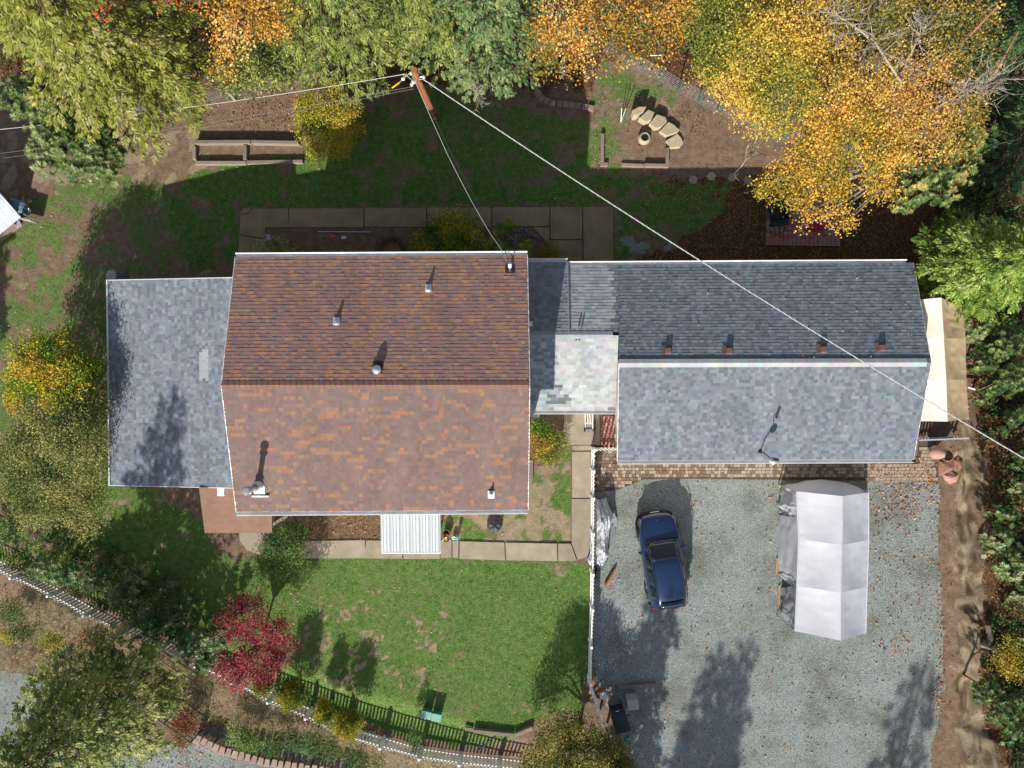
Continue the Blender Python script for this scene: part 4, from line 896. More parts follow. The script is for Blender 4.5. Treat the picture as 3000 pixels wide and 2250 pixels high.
# ---------------------------------------------------------------- car
M['tent_wall_dark'] = M['tent_wall']
def mk_car():
    r = thing('suv', 'dark blue suv parked on the gravel with its nose towards the garage', 'car', (0, 0, 0))
    st = [(0, .40, .62), (.05, .57, .70), (.16, .71, .78), (.36, .825, .855), (.7, .885, .905), (1.05, .895, .95), (1.4, .90, .99), (2.0, .905, 1.01), (2.7, .905, 1.03), (3.3, .90, 1.04), (3.75, .88, 1.03), (4.02, .81, 1.0), (4.18, .68, .93), (4.24, .50, .85)]
    q = MB(); rows = []
    for y, hw, zb in st:
        ends = y < .1 or y > 4.1
        prof = [(hw*.90, .24), (hw*.985, .34), (hw, .52), (hw*1.0, .68 if zb > .8 else zb-.12), (hw*.985, zb-.10), (hw*.93, zb-.03), (hw*.82, zb), (hw*.45, zb+.025), (0, zb+.03)]
        rows.append([Vector((x, 2.12-y, z)) for x, z in prof]+[Vector((-x, 2.12-y, z)) for x, z in prof[-2::-1]])
    q.grid(rows); n = len(rows[0]); q.f.append(tuple(range(n))); m_ = (len(rows)-1)*n; q.f.append(tuple(m_+i for i in range(n-1, -1, -1)))
    q.f.append(tuple(x for i in range(len(rows)) for x in [i*n])+tuple(x for i in range(len(rows)-1, -1, -1) for x in [i*n+n-1]))
    q.build('body', M['paint'], r, smooth=True, sub=2)
    # cabin: rows from the windscreen base to the tailgate
    cs = [(1.16, .76, .99, .70, 1.0), (1.45, .80, 1.0, .66, 1.20), (1.92, .815, 1.0, .60, 1.49), (2.2, .82, 1.01, .60, 1.555), (2.8, .82, 1.02, .60, 1.585), (3.4, .81, 1.03, .585, 1.565), (3.80, .79, 1.03, .56, 1.51), (4.0, .76, 1.02, .60, 1.30), (4.14, .72, .98, .66, 1.0)]
    q = MB(); rows = []
    for y, xb, zb, xt, zt in cs:
        prof = [(xb, zb-.03), (xb*.55+xt*.45, zb*.55+zt*.45), (xt+.02, zt-.05), (xt-.05, zt-.008), (xt*.5, zt+.018), (0, zt+.024)]
        rows.append([Vector((x, 2.12-y, z)) for x, z in prof]+[Vector((-x, 2.12-y, z)) for x, z in prof[-2::-1]])
    q.grid(rows); q.build('roof', M['paint'], r, smooth=True, sub=2)
    def strip(ys, fn, name, m, off=.012, sm=True, parent=r):
        q = MB(); q.grid([[fn(y, t) for t in np.linspace(0, 1, 9)] for y in ys]); return q.build(name, M[m], parent, smooth=sm, solid=.006)
    def cab(y):
        for a, b in zip(cs[:-1], cs[1:]):
            if a[0] <= y <= b[0]: t = (y-a[0])/(b[0]-a[0]); return [a[i]+(b[i]-a[i])*t for i in range(1, 5)]
        return cs[-1][1:]
    def scr(y, t):
        xb, zb, xt, zt = cab(y); x = (t*2-1)*(xt-.03); return Vector((x, 2.12-y, zt+.034-.03*(abs(t*2-1)**3)))
    strip([1.20, 1.32, 1.45, 1.6, 1.75, 1.88], scr, 'windscreen', 'glass')
    strip([3.86, 3.93, 4.0, 4.07], scr, 'rear_window', 'glass')
    for s in (-1, 1):
        def side(y, t):
            xb, zb, xt, zt = cab(y); return Vector((s*((xb+(xt+.02-xb)*(.08+t*.80))+.012), 2.12-y, zb+(zt-.05-zb)*(.08+t*.80)))
        for ya, yb in ((1.62, 2.22), (2.27, 3.0), (3.05, 3.6)): strip(list(np.linspace(ya, yb, 5)), side, 'side_window', 'glass')
        MB().tube([(s*.60, 2.12-2.0, 1.55), (s*.61, 2.12-2.3, 1.60), (s*.605, 2.12-3.3, 1.61), (s*.585, 2.12-3.65, 1.565)], .016, 6).build('roof_rail', M['trim'], r)
        mr = MB().box((s*.99, 2.12-1.55, 1.03), (.18, .12, .13), rz=-s*.15).build('mirror', M['paint'], r, bevel=.03)
        MB().box((s*.99, 2.12-1.62, 1.03), (.15, .012, .10)).build('mirror_glass', M['glass'], mr)
        MB().add([(s*.74, 2.12-.15, .76), (s*.83, 2.12-.33, .82), (s*.80, 2.12-.52, .895), (s*.66, 2.12-.18, .80), (s*.77, 2.12-.12, .66), (s*.86, 2.12-.33, .70)], [(0, 1, 2, 3), (0, 4, 5, 1)]).build('headlight', M['lamp_glass'], r, solid=.02)
        MB().add([(s*.80, 2.12-4.06, .95), (s*.66, 2.12-4.2, .93), (s*.64, 2.12-4.22, .80), (s*.80, 2.12-4.1, .80)], [(0, 1, 2, 3)]).build('tail_light', M['red_lens'], r, solid=.03)
        MB().tube([(s*.90, 2.12-2.15, .90), (s*.925, 2.12-2.2, .90), (s*.925, 2.12-2.35, .90)], .014, 6).build('door_handle', M['chrome'], r)
        MB().tube([(s*.91, 2.12-3.0, .90), (s*.925, 2.12-3.05, .90), (s*.925, 2.12-3.2, .90)], .014, 6).build('door_handle', M['chrome'], r)
        for y in (.80, 3.42):
            wl = MB().lathe((s*.80, 2.12-y, .33), [(.2, -.10), (.32, -.10), (.335, -.06), (.335, .06), (.32, .10), (.2, .10)], 28, axis=(1, 0, 0)).build('wheel', M['tyre'], r)
            MB().lathe((s*.80, 2.12-y, .33), [(.215, -.095), (.215, .095), (.06, .085), (0, .085)], 20, axis=(s, 0, 0)).build('rim', M['chrome'], wl)
            MB().grid([[Vector((s*rr, 2.12-y+.40*math.cos(t), .33+.40*math.sin(t))) for t in np.linspace(-.2, math.pi+.2, 16)] for rr in (.86, .915)]).build('wheel_arch', M['trim'], r, solid=.02)
    MB().beam((-.42, 2.12-.015, .60), (.42, 2.12-.015, .60), .05, .13).build('grille', M['trim'], r, bevel=.02)
    MB().tube([(-.86, 2.12-.42, .38), (-.78, 2.12-.2, .38), (-.58, 2.12-.05, .38), (0, 2.12, .38), (.58, 2.12-.05, .38), (.78, 2.12-.2, .38), (.86, 2.12-.42, .38)], .075, 8).build('front_bumper', M['trim'], r, smooth=True)
    MB().beam((-.2, 2.12+.03, .52), (.2, 2.12+.03, .52), .02, .11).build('number_plate', M['white'], r)
    MB().tube([(-.84, 2.12-3.98, .46), (-.70, 2.12-4.16, .46), (0, 2.12-4.25, .46), (.70, 2.12-4.16, .46), (.84, 2.12-3.98, .46)], .09, 8).build('rear_bumper', M['trim'], r, smooth=True)
    # creases of the bonnet and roof as thin raised lines
    for s in (-1, 1):
        q = MB(); q.tube([(s*.46, 2.12-.42, .905), (s*.52, 2.12-.8, .952), (s*.56, 2.12-1.12, .985)], .007, 5); q.build('bonnet_crease', M['paint'], r)
    for s in (-1, 1):
        for y in (1.6, 2.62, 3.5): MB().tube([(s*.885, 2.12-y, .98), (s*.906, 2.12-y, .85), (s*.908, 2.12-y, .6), (s*.895, 2.12-y, .36)], .006, 4).build('door_seam', M['trim'], r)
        MB().tube([(s*.60, 2.12-.2, .80), (s*.73, 2.12-.45, .885), (s*.755, 2.12-.8, .935), (s*.76, 2.12-1.12, .985)], .008, 4).build('bonnet_seam', M['trim'], r)
    MB().tube([(-.72, 2.12-1.14, 1.005), (-.4, 2.12-1.09, 1.02), (0, 2.12-1.075, 1.025), (.4, 2.12-1.09, 1.02), (.72, 2.12-1.14, 1.005)], .028, 6).build('cowl', M['trim'], r)
    for x0, x1 in ((-.55, .06), (.05, .6)): MB().tube([(x0, 2.12-1.22, 1.075), (x1, 2.12-1.17, 1.055)], .011, 5).build('wiper', M['galv'], r)
    MB().tube([(-.54, 2.12-3.72, 1.548), (0, 2.12-3.74, 1.562), (.54, 2.12-3.72, 1.548)], .010, 5).build('tailgate_seam', M['trim'], r)
    sp = MB(); sp.grid([[Vector((x, 2.12-y, z)) for x in np.linspace(-.52, .52, 7)] for y, z in ((3.74, 1.545), (3.9, 1.515), (4.02, 1.47))]); sp.build('spoiler', M['paint'], r, smooth=True, solid=.03)
    MB().box((.06, 2.12-4.0, 1.49), (.13, .07, .03), rx=-.25).build('brake_light', M['red_lens'], r)
    MB().add([(-.012, 2.12-3.5, 1.60), (.012, 2.12-3.5, 1.60), (.0, 2.12-3.58, 1.60), (0, 2.12-3.62, 1.68)], [(0, 1, 3), (1, 2, 3), (2, 0, 3)]).build('antenna', M['trim'], r)
    # round badge with two stacked letters on the nose
    bz, by = .80, 2.12-.22
    bd = MB().lathe((0, by, bz), [(.082, 0), (.082, .02), (.066, .022), (.066, .012)], 24, axis=(0, .45, .9), cap=False).build('badge', M['chrome'], r)
    MB().lathe((0, by, bz), [(.067, .006), (.0, .009)], 20, axis=(0, .45, .9), cap=False).build('badge_field', M['trim'], bd)
    X = Vector((1, 0, 0)); U = Vector((0, .9, -.45)).normalized(); Nn = Vector((0, .45, .9)).normalized(); c0 = Vector((0, by, bz))+Nn*.016
    q = MB()
    for a, b in (((-.03, .055), (0, .012)), ((0, .012), (.03, .055)), ((-.055, .03), (-.022, -.05)), ((-.022, -.05), (0, .0)), ((0, .0), (.022, -.05)), ((.022, -.05), (.055, .03))):
        q.beam(c0-X*a[0]+U*(-a[1]), c0-X*b[0]+U*(-b[1]), .011, .01, up=Nn)
    q.build('badge_letters', M['chrome'], bd)
    f = W(1919.5, 1503, .65); b = W(1965, 1783, .85); mid = (f+b)/2; d = f-b
    r.location = (mid.x, mid.y, 0.0); r.rotation_euler = (0, 0, math.atan2(d.y, d.x)-math.pi/2); k = math.hypot(d.x, d.y)/4.26; r.scale = (k, k, k)
    return r
mk_car()
# ---------------------------------------------------------------- smaller things
def one(name, label, cat, mb, m, at, group=None, **kw):
    return tag(mb.build(name, m, None, at, **kw), label, cat, group)
def stones_row(name, label, cat, pts, size, m, nm, z=.0, h=.18, jit=.1, taper=0.0, group=None):
    c = sum(pts, Vector())/len(pts); c.z = hz(c.x, c.y); t = thing(name, label, cat, c, group)
    for i, p in enumerate(pts):
        a = pts[max(0, i-1)]; b = pts[min(len(pts)-1, i+1)]; ang = math.atan2(b.y-a.y, b.x-a.x)
        w_, d_ = size[0]*random.uniform(1-jit, 1+jit), size[1]*random.uniform(1-jit, 1+jit); hh = h*random.uniform(.85, 1.1); zz = hz(p.x, p.y)+z
        q = MB(); Mx = Matrix.Translation((p.x, p.y, zz)) @ Matrix.Rotation(ang+random.uniform(-.08, .08), 4, 'Z')
        q.add([Mx @ Vector((x*w_/2*(1-(taper if y > 0 else 0)), y*d_/2, v)) for v in (-.15, hh) for x, y in ((-1, -1), (1, -1), (1, 1), (-1, 1))], [(3, 2, 1, 0), (4, 5, 6, 7), (0, 1, 5, 4), (1, 2, 6, 5), (2, 3, 7, 6), (3, 0, 4, 7)])
        q.build(nm, m, t, bevel=.02)
    return t
def poly_pts(L, step):
    L = [G(x, y) for x, y in L]; out = []; acc = 0
    for a, b in zip(L[:-1], L[1:]):
        d = (b-a).length; s = acc
        while s < d: out.append(a.lerp(b, s/d)); s += step
        acc = s-d
    return out
stones_row('block_edging', 'curved row of squarish grey stone blocks edging the shaded bed under the orange maple', 'stone edging', poly_pts([(1560, 205), (1563, 245), (1575, 275), (1592, 295), (1612, 302), (1640, 306), (1690, 311), (1742, 321)], .285), (.26, .25), M['block'], 'block', h=.16)
stones_row('retaining_wall', 'curving row of pinkish concrete blocks along the gravel road', 'retaining wall', poly_pts([(592, 2150), (625, 2165), (660, 2182), (700, 2195), (730, 2200), (790, 2216), (860, 2228), (930, 2236), (1000, 2250), (1080, 2268)], .31), (.29, .36), M['block_pink'], 'block', h=.42, z=.08, taper=.25)
# stone steps
sc_ = G(1930, 370); stp = thing('stone_steps', 'five pale stone slab steps curving up to the wire fence', 'steps', sc_)
for i, poly in enumerate([[(1852, 322), (1872, 312), (1895, 311), (1886, 326), (1868, 338), (1856, 340)], [(1872, 345), (1900, 320), (1918, 328), (1908, 352), (1890, 358)], [(1902, 362), (1925, 333), (1950, 342), (1955, 355), (1938, 372), (1920, 376)], [(1932, 384), (1958, 356), (1972, 362), (1992, 380), (1985, 388), (1952, 398)], [(1950, 412), (1985, 390), (1996, 402), (2003, 418), (1992, 432), (1962, 434)]]):
    z = .52-.10*i; MB().prism([tuple(W(x, y, z).xy) for x, y in poly], -.1, z).build('step', M['stone'], stp, bevel=.03)
for i, (x, y, lab) in enumerate([(2030, 527, 'hexagonal stepping stone at the left end of its row'), (2084, 517, 'pale hexagonal stepping stone, second from the left'), (2144, 520, 'hexagonal stepping stone, second from the right under the maple'), (2190, 528, 'hexagonal stepping stone at the right end nearest the patio')]):
    p = G(x, y); one('stepping_stone', lab, 'stepping stone', MB().lathe(p, [(.21, -.05), (.21, .045), (.19, .06), (0, .062)], 6), M['stone'] if i == 1 else M['concrete'], p, 'hexagonal stepping stones in the back lawn')
# timber beds
def bed(label, beams, m='timber'):
    allp = [W(*p) for b in beams for p in b[:2]]; c = sum(allp, Vector())/len(allp); t = thing('timber_bed', label, 'raised bed', c)
    for b in beams:
        a, e_ = W(*b[0]), W(*b[1]); hh = b[2] if len(b) > 2 else .2
        a.z = e_.z = hh/2-.02; mm = M['timber'] if abs(a.x-e_.x) > abs(a.y-e_.y) else M['timber_y']
        MB().beam(a, e_, .16, hh).build('beam', mm, t, bevel=.012)
    return t
bed('weathered timber raised bed left of the yellow shrub', [((578, 422), (740, 421), .30), ((742, 421), (880, 424), .30), ((574, 432), (574, 470), .22), ((722, 428), (722, 472), .22), ((576, 480), (725, 480), .20), ((727, 479), (890, 476), .20)])
bed('open timber frame bed in the sunny patch below the stone steps', [((1764, 395), (1763, 478), .2), ((1758, 484), (1780, 484), .16), ((1820, 484), (1885, 487), .12), ((1886, 487), (1957, 488), .2), ((1953, 436), (1953, 484), .2)])
bed('grey timbers edging the bottom of the front lawn', [((1388, 2137), (1505, 2149), .2), ((1510, 2149), (1560, 2128), .2), ((1362, 2132), (1386, 2136), .12)])
bed('weathered landscape timber lying on the gravel above the grey box', [((1806, 2013), (1923, 2003), .16), ((1778, 2012), (1806, 2015), .1)])
p = W(910, 678); one('metal_edging', 'thin pale metal strip lying in the shaded bed behind the house', 'edging strip', MB().beam(W(932, 679, .1), W(1085, 680, .1), .03, .1), M['galv'], p)
# stone urn
p = G(1886, 408); u = thing('stone_urn', 'pale round stone urn with a dark hollow top below the steps', 'urn', p)
MB().lathe(p, [(.22, -.05), (.28, .03), (.29, .14), (.24, .27), (.19, .30), (.16, .25)], 18).build('bowl', M['stone'], u)
MB().lathe(p+Vector((0, .03, 0)), [(.17, .26), (.06, .24), (0, .235)], 14).build('hollow', M['dark'], u)  # near-black dish painting the shade inside the bowl
for dx, dy, lab, m in ((-.08, .34, 'white stake leaning upright in the shade by the steps', 'white'), (.10, .33, 'second white stake crossing the first in the shade', 'alum'), (.30, .28, 'green stake leaning right of the two white stakes', 'green_post')):
    p = G(1819, 358); one('garden_stake', lab, 'stake', MB().tube([p, p+Vector((dx, dy, .75))], .016, 6), M[m], p, 'stakes in the shade by the steps')
p = G(1935, 162); one('striped_stake', 'short white and red stick lying under the orange maple', 'stick', MB().tube([W(1905, 163, .3), W(1945, 161, .35)], .02, 6), M['white'], p)
# garden cart on the brick patio
p = W(2278, 630); ct = thing('garden_cart', 'black two-wheeled garden cart on the left side of the brick patio', 'cart', p)
def cw(x, y, z): return W(x, y, z)
b0 = [(2252, 592), (2302, 582), (2308, 640), (2262, 652)]; t0 = [(2245, 590), (2303, 578), (2312, 643), (2258, 655)]
q = MB(); lo = [W(*v, .32) for v in [(2258, 600), (2296, 592), (2303, 636), (2266, 645)]]; hi = [W(*v, .68) for v in t0]
for k in range(4): j = (k+1) % 4; q.add([lo[k], lo[j], hi[j], hi[k]], [(0, 1, 2, 3)])
q.add(lo, [(0, 1, 2, 3)]); q.build('tray', M['bin'], ct, solid=.02)
for x, y in ((2256, 618), (2309, 612)):
    c = W(x, y, .24); wl = MB().lathe(c, [(.19, -.03), (.245, -.03), (.25, 0), (.245, .03), (.19, .03)], 22, axis=(1, .15, 0)).build('wheel', M['grey_plastic'], ct)
    sp = MB()
    for k in range(6): sp.tube([c, c+Vector((0, math.cos(k*math.pi/3)*.2, math.sin(k*math.pi/3)*.2))], .01, 4)
    sp.build('spoke', M['black_metal'], wl)
q = MB(); hl = [W(2266, 650, .6), W(2272, 685, .72), W(2298, 677, .72), W(2302, 642, .6)]; q.tube(hl, .022, 8); q.tube([W(2284, 647, .6), W(2285, 681, .72)], .018, 6); q.build('handle', M['black_metal'], ct)
MB().box(W(2283, 655, .45), (.75, .16, .35), rz=.15).build('front_panel', M['bin'], ct, bevel=.02)
# hose coil
p = W(1147, 738); q = MB()
for k in range(7): q.tube([p+Vector((math.cos(t)*(.46+.035*k)+.05*math.sin(k*2), math.sin(t)*(.46+.035*k)+.04*math.cos(k*3), .05+.02*k)) for t in np.linspace(0, 2*math.pi, 40)], .011, 5, cap=False)
one('hose_coil', 'coil of dark hose on the shaded soil at the brown roof edge', 'hose', q, M['tyre'], p)
p = W(975, 690); one('flower_cluster', 'tiny cluster of bright orange blooms in the shaded rear bed', 'flowers', MB().lathe(W(968, 686, .2), [(0, 0), (.05, .03), (0, .06)], 8).lathe(W(974, 692, .2), [(0, 0), (.05, .03), (0, .06)], 8).lathe(W(981, 693, .2), [(0, 0), (.06, .03), (0, .06)], 8), M['orange_plastic'], p)
p = W(1008, 697); one('white_brick', 'small white brick lying in the dark rear bed', 'brick', MB().box(p+Vector((0, 0, .05)), (.2, .1, .1), rz=.1), M['white'], p)
p = W(790, 697); one('concrete_block', 'pale block in the corner of the rear bed by the path', 'block', MB().box(p+Vector((0, 0, .1)), (.2, .25, .2)), M['grey_plastic'], p)
# river stones beside the rear path
rs = thing('stone_pile', 'heap of rounded grey cobbles beside the rear path', 'stones', W(1540, 680))
for x, y in [(1508, 678), (1514, 688), (1520, 680), (1534, 683), (1540, 676), (1546, 683), (1555, 685), (1565, 692), (1573, 693), (1551, 691), (1541, 690), (1510, 696), (1503, 702), (1497, 700), (1490, 704), (1505, 711), (1500, 714), (1510, 705), (1493, 697), (1522, 690), (1576, 701), (1528, 672)]:
    p = W(x, y); s = random.uniform(.06, .085); MB().lathe(p+Vector((0, 0, .02)), [(0, -.03), (s*.8, 0), (s, s*.5), (s*.75, s), (0, s*1.15)], 10).build('cobble', M['cobble'] if 'cobble' in M else M['block'], rs, smooth=True)
# small round lids, buckets, pots
p = W(360, 815); u = thing('rain_barrel', 'round pale teal lid just north of the grey wing roof edge', 'barrel', p)
MB().lathe(p, [(.2, 0), (.22, .5), (.2, .9)], 20).build('body', M['blue_plastic'], u); MB().lathe(p, [(.23, .88), (.23, .93), (.1, .95), (0, .95)], 20).build('lid', M['grey_plastic'], u)
p = W(1308, 1573); u = thing('flower_pot', 'round terracotta pot of yellow leaves beside the white awning', 'plant pot', p)
MB().lathe(p, [(.12, 0), (.165, .26), (.185, .26), (.185, .32), (.155, .32), (.15, .25)], 22, cap=False).build('pot', M['clay'], u); MB().lathe(p, [(.152, .27), (0, .28)], 18, cap=False).build('soil', M['sand'], u)
q = MB()
for k in range(12):
    t = random.random()*6.28; l = random.uniform(.06, .13); c = p+Vector((random.uniform(-.04, .06), random.uniform(-.06, .02), .3)); d = Vector((math.cos(t), math.sin(t), .4)); s_ = Vector((-d.y, d.x, 0))*.022
    q.add([c, c+d*l*.5+s_, c+d*l, c+d*l*.5-s_], [(0, 1, 2, 3)])
q.build('plant', M['yellow'], u)
p = W(1330, 1574); one('white_pot', 'small white pot next to the teal one on the path edge', 'plant pot', MB().lathe(p, [(.065, 0), (.085, .2), (.085, .22), (.06, .22), (.05, .16)], 18), M['white'], p)
p = W(1340, 1572); one('teal_pot', 'small bright teal lidded pot at the path edge', 'plant pot', MB().lathe(p, [(.07, 0), (.085, .38), (.085, .43), (.03, .435), (0, .435)], 18), M['teal'], p)
p = W(1309, 1558); one('clay_pot', 'dark empty pot behind the terracotta pot of yellow leaves', 'plant pot', MB().lathe(p, [(.1, 0), (.15, .3), (.16, .3), (.135, .28), (.11, .1)], 18, cap=False), M['clay'], p)
p = W(1297, 1505); one('plank', 'upright brown board leaning between the awning and house wall', 'plank', MB().box(p+Vector((0, 0, .5)), (.06, .3, 1.0)), M['wood'], p)
# covered kettle grill
p = W(1450, 1528); q = MB(); rows = []
for i, (r_, z) in enumerate([(.34, .02), (.345, .3), (.335, .62), (.325, .78), (.27, .88), (.15, .93), (.03, .94)]):
    rows.append([p+Vector((math.cos(t)*r_*(1+.045*math.sin(t*9+i)*min(1, r_*3)), math.sin(t)*r_*(1+.04*math.cos(t*7+i*.6)), z+.025*math.sin(t*5)*(1 if i > 3 else 0))) for t in np.linspace(0, 2*math.pi, 41)])
q.grid(rows); one('covered_grill', 'round kettle grill under a wrinkled dark grey cover', 'grill', q, M['grill_cover'], p, smooth=True)
# septic risers
for x, y, lab in ((1252, 2083, 'left one of the two mint green square lids on the lawn'), (1281, 2090, 'right one of the two mint green square lids on the lawn')):
    p = W(x, y); u = thing('utility_box', lab, 'utility box', p, 'mint green lids on the front lawn'); MB().box(p+Vector((0, 0, .18)), (.40, .29, .36), rz=-.2).build('body', M['green_post'], u, bevel=.02)
    MB().box(p+Vector((0, 0, .385)), (.45, .34, .05), rz=-.2).build('lid', M['mint'], u, bevel=.02)
p = W(1268, 2104); one('bent_plank', 'short pale board lying below the two mint lids', 'plank', MB().beam(W(1255, 2104, .05), W(1282, 2106, .05), .12, .06), M['timber'], p)
p = W(1432, 2182); q = MB(); rows = []
for i in range(7): rows.append([Vector((*W(1398+i*9+random.uniform(-2, 2)+j*2, 2200-i*7.5-j*3.5).xy, .06+.05*random.random())) for j in range(4)])
q.grid(rows); one('dark_cloth', 'crumpled navy cloth lying in the fence shadow', 'cloth', q, M['navy'], p, smooth=True, solid=.01)
# rubbish corner
p = W(1808, 2085); u = thing('wheeled_bin', 'black wheeled rubbish bin behind the white board barrier', 'bin', p); rz = .27
A_ = Matrix.Translation(p) @ Matrix.Rotation(rz, 4, 'Z')
q = MB(); q.add([A_ @ Vector((x*(.27 if z < .5 else .33), y*(.33 if z < .5 else .42), z)) for z in (.03, 1.0) for x, y in ((-1, -1), (1, -1), (1, 1), (-1, 1))], [(3, 2, 1, 0), (4, 5, 6, 7), (0, 1, 5, 4), (1, 2, 6, 5), (2, 3, 7, 6), (3, 0, 4, 7)]); bd = q.build('body', M['bin'], u, bevel=.02)
l_ = MB(); l_.add([A_ @ Vector((x*.345, y*.43-.02, z)) for z in (1.0, 1.05) for x, y in ((-1, -1), (1, -1), (1, 1), (-1, 1))], [(3, 2, 1, 0), (4, 5, 6, 7), (0, 1, 5, 4), (1, 2, 6, 5), (2, 3, 7, 6), (3, 0, 4, 7)]); l_.box(A_ @ Vector((0, 0, 1.06)), (.5, .62, .025), rz); ld = l_.build('lid', M['bin'], u, bevel=.02)
MB().tube([A_ @ Vector((-.3, .44, .96)), A_ @ Vector((-.3, .54, .98)), A_ @ Vector((.3, .54, .98)), A_ @ Vector((.3, .44, .96))], .018, 6).build('handle', M['bin'], u)
MB().box(A_ @ Vector((0, .52, 1.0)), (.14, .02, .03), rz).build('pale_sticker', M['white'], u)
for s in (-1, 1): MB().lathe(A_ @ Vector((s*.28, .36, .12)), [(.12, -.03), (.12, .03)], 16, axis=(math.cos(rz), math.sin(rz), 0)).build('wheel', M['tyre'], u)
p = W(1846, 2042); u = thing('plastic_box', 'grey lidded plastic storage box right of the black bin', 'storage box', p)
MB().box(p+Vector((0, 0, .37)), (.46, .42, .74), rz=.12).build('body', M['grey_plastic'], u, bevel=.02); MB().box(p+Vector((.0, 0, .765)), (.49, .45, .05), rz=.12).build('lid', M['grey_plastic'], u, bevel=.015); MB().box(p+Vector((.23, .11, .6)), (.03, .12, .05), rz=.12).build('handle', M['blue_plastic'], u)
p = W(1764, 2027); u = thing('bucket', 'orange bucket with a white lid beside the white board barrier', 'bucket', p)
MB().lathe(p, [(.13, 0), (.155, .37), (.16, .37)], 20).build('body', M['orange_plastic'], u); MB().lathe(p, [(.165, .36), (.165, .40), (.11, .40), (.10, .385), (.03, .39), (0, .40)], 20).build('lid', M['white'], u)
p = W(1764, 1994); one('spray_bottle', 'small teal bottle standing above the orange bucket', 'bottle', MB().lathe(p, [(.05, 0), (.06, .15), (.045, .25), (.02, .28), (.02, .34), (0, .34)], 14), M['teal'], p)
p = W(1812, 2110); u = thing('round_bin', 'round blue grey lidded can below the black bin', 'bin', p)
MB().lathe(p, [(.2, 0), (.23, .6)], 20).build('body', M['blue_plastic'], u); MB().lathe(p, [(.255, .58), (.255, .63), (.2, .66), (.19, .64), (.1, .65), (.09, .68), (0, .68)], 22).build('lid', M['blue_plastic'], u)
p = W(1836, 2165); u = thing('watering_can', 'aqua blue watering can half hidden under the olive bush', 'watering can', p)
MB().lathe(p, [(.15, 0), (.17, .3), (.1, .36), (.1, .34)], 18).build('body', M['aqua'], u); MB().tube([p+Vector((.12, -.05, .1)), p+Vector((.05, -.38, .34))], [.03, .02], 8).build('spout', M['aqua'], u); MB().tube([p+Vector((-.1, .1, .1)), p+Vector((-.22, .1, .3)), p+Vector((-.05, .05, .42))], .014, 6).build('handle', M['aqua'], u)
p = W(1853, 2140); q = MB(); q.tube([W(1838, 2112, .3), W(1858, 2152, .25)], .014, 6); q.tube([W(1845, 2110, .3), W(1863, 2150, .25)], .014, 6)
for t in (.2, .5, .8): q.tube([W(1838, 2112, .3).lerp(W(1858, 2152, .25), t), W(1845, 2110, .3).lerp(W(1863, 2150, .25), t)], .012, 6)
one('folding_frame', 'folded dark metal frame lying on red leaves beside the blue can', 'frame', q, M['black_metal'], p)
p = W(1822, 1998); one('green_sprayer', 'thin green wand standing between the timber and the bin', 'sprayer', MB().tube([W(1803, 2005, .1), W(1808, 2028, .5)], .03, 8), M['green_post'], p)
p = W(1736, 2040); q = MB(); pts = [(1722, 2018), (1730, 2014), (1735, 2024), (1738, 2032), (1748, 2037), (1750, 2052), (1740, 2058), (1728, 2056), (1727, 2045), (1730, 2036)]
q.prism([tuple(W(*v).xy) for v in pts], .02, .09); one('wood_cutout', 'brown paddle shaped wooden board on the dark soil by the barrier', 'board', q, M['wood'], p, bevel=.01)
# split log
a, b = W(1776, 1715, .07), W(1804, 1665, .09); q = MB(); q.tube([a, a.lerp(b, .3)+Vector((.01, 0, .02)), a.lerp(b, .7), b], [.10, .09, .075, .04], 7); q.tube([a+Vector((.15, .1, 0)), a.lerp(b, .25)], [.05, .04], 6)
one('split_log', 'reddish split log lying on the gravel left of the car', 'log', q, M['redlog'] if 'redlog' in M else M['red_bark'], a)
# motorcycle-like load under a silver tarp beside the fence
p = W(1760, 1560); tp = thing('tarp_covered_motorcycle', 'lumpy silver tarp with blue edges over a motorcycle beside the white fence', 'tarp', p)
def TW(px, py, z): return W(px, py, z)
spine = [(1754, 1462, .5, .30, .40), (1757, 1484, .75, .30, .42), (1762, 1505, .95, .32, .55), (1765, 1530, 1.05, .36, .62), (1764, 1555, .92, .36, .5), (1763, 1580, .85, .38, .46), (1759, 1610, .9, .38, .46), (1758, 1632, .78, .36, .46), (1752, 1648, .55, .42, .42), (1752, 1658, .3, .45, .40)]
rows = []
for i, (px, py, hh, wl_, wr_) in enumerate(spine):
    c = W(px, py, hh); row = []
    for j in range(17):
        t = j/16*2-1; wd = wl_ if t < 0 else wr_
        z = hh*(1-abs(t)**2.2*.82)+.10*(fbm(i*.9+3, j*.8, 61, 3)-.5)*2*(1-abs(t)); x = c.x+t*wd*(1+.25*(fbm(i*1.3, j*.2+8, 62)-.5)); y = c.y+.14*(fbm(i*.8, j*.7, 63)-.5)
        row.append(Vector((x, y, max(.04, z))))
    rows.append(row)
low = rows; rows = []
for i in range(0, (len(low)-1)*6+1):
    a = min(i//6, len(low)-2); t = i/6-a; row = []
    for j in range(0, 16*4+1):
        b = min(j//4, 15); u = j/4-b; v = low[a][b].lerp(low[a][b+1], u).lerp(low[a+1][b].lerp(low[a+1][b+1], u), t)
        f = abs(fbm(i*.16+j*.05, j*.13-i*.06, 66, 4)-.5)*2; g = abs(fbm(i*.07-j*.10, j*.09+i*.05, 67, 3)-.5)*2
        row.append(v+Vector((.05*(g-.3), .03*f, -.16*f+.16*g-.02)))
    rows.append([Vector((q.x, q.y, max(.03, q.z))) for q in row])
q = MB(); q.grid(rows); q.build('tarp', M['silver_tarp'], tp, solid=.006)
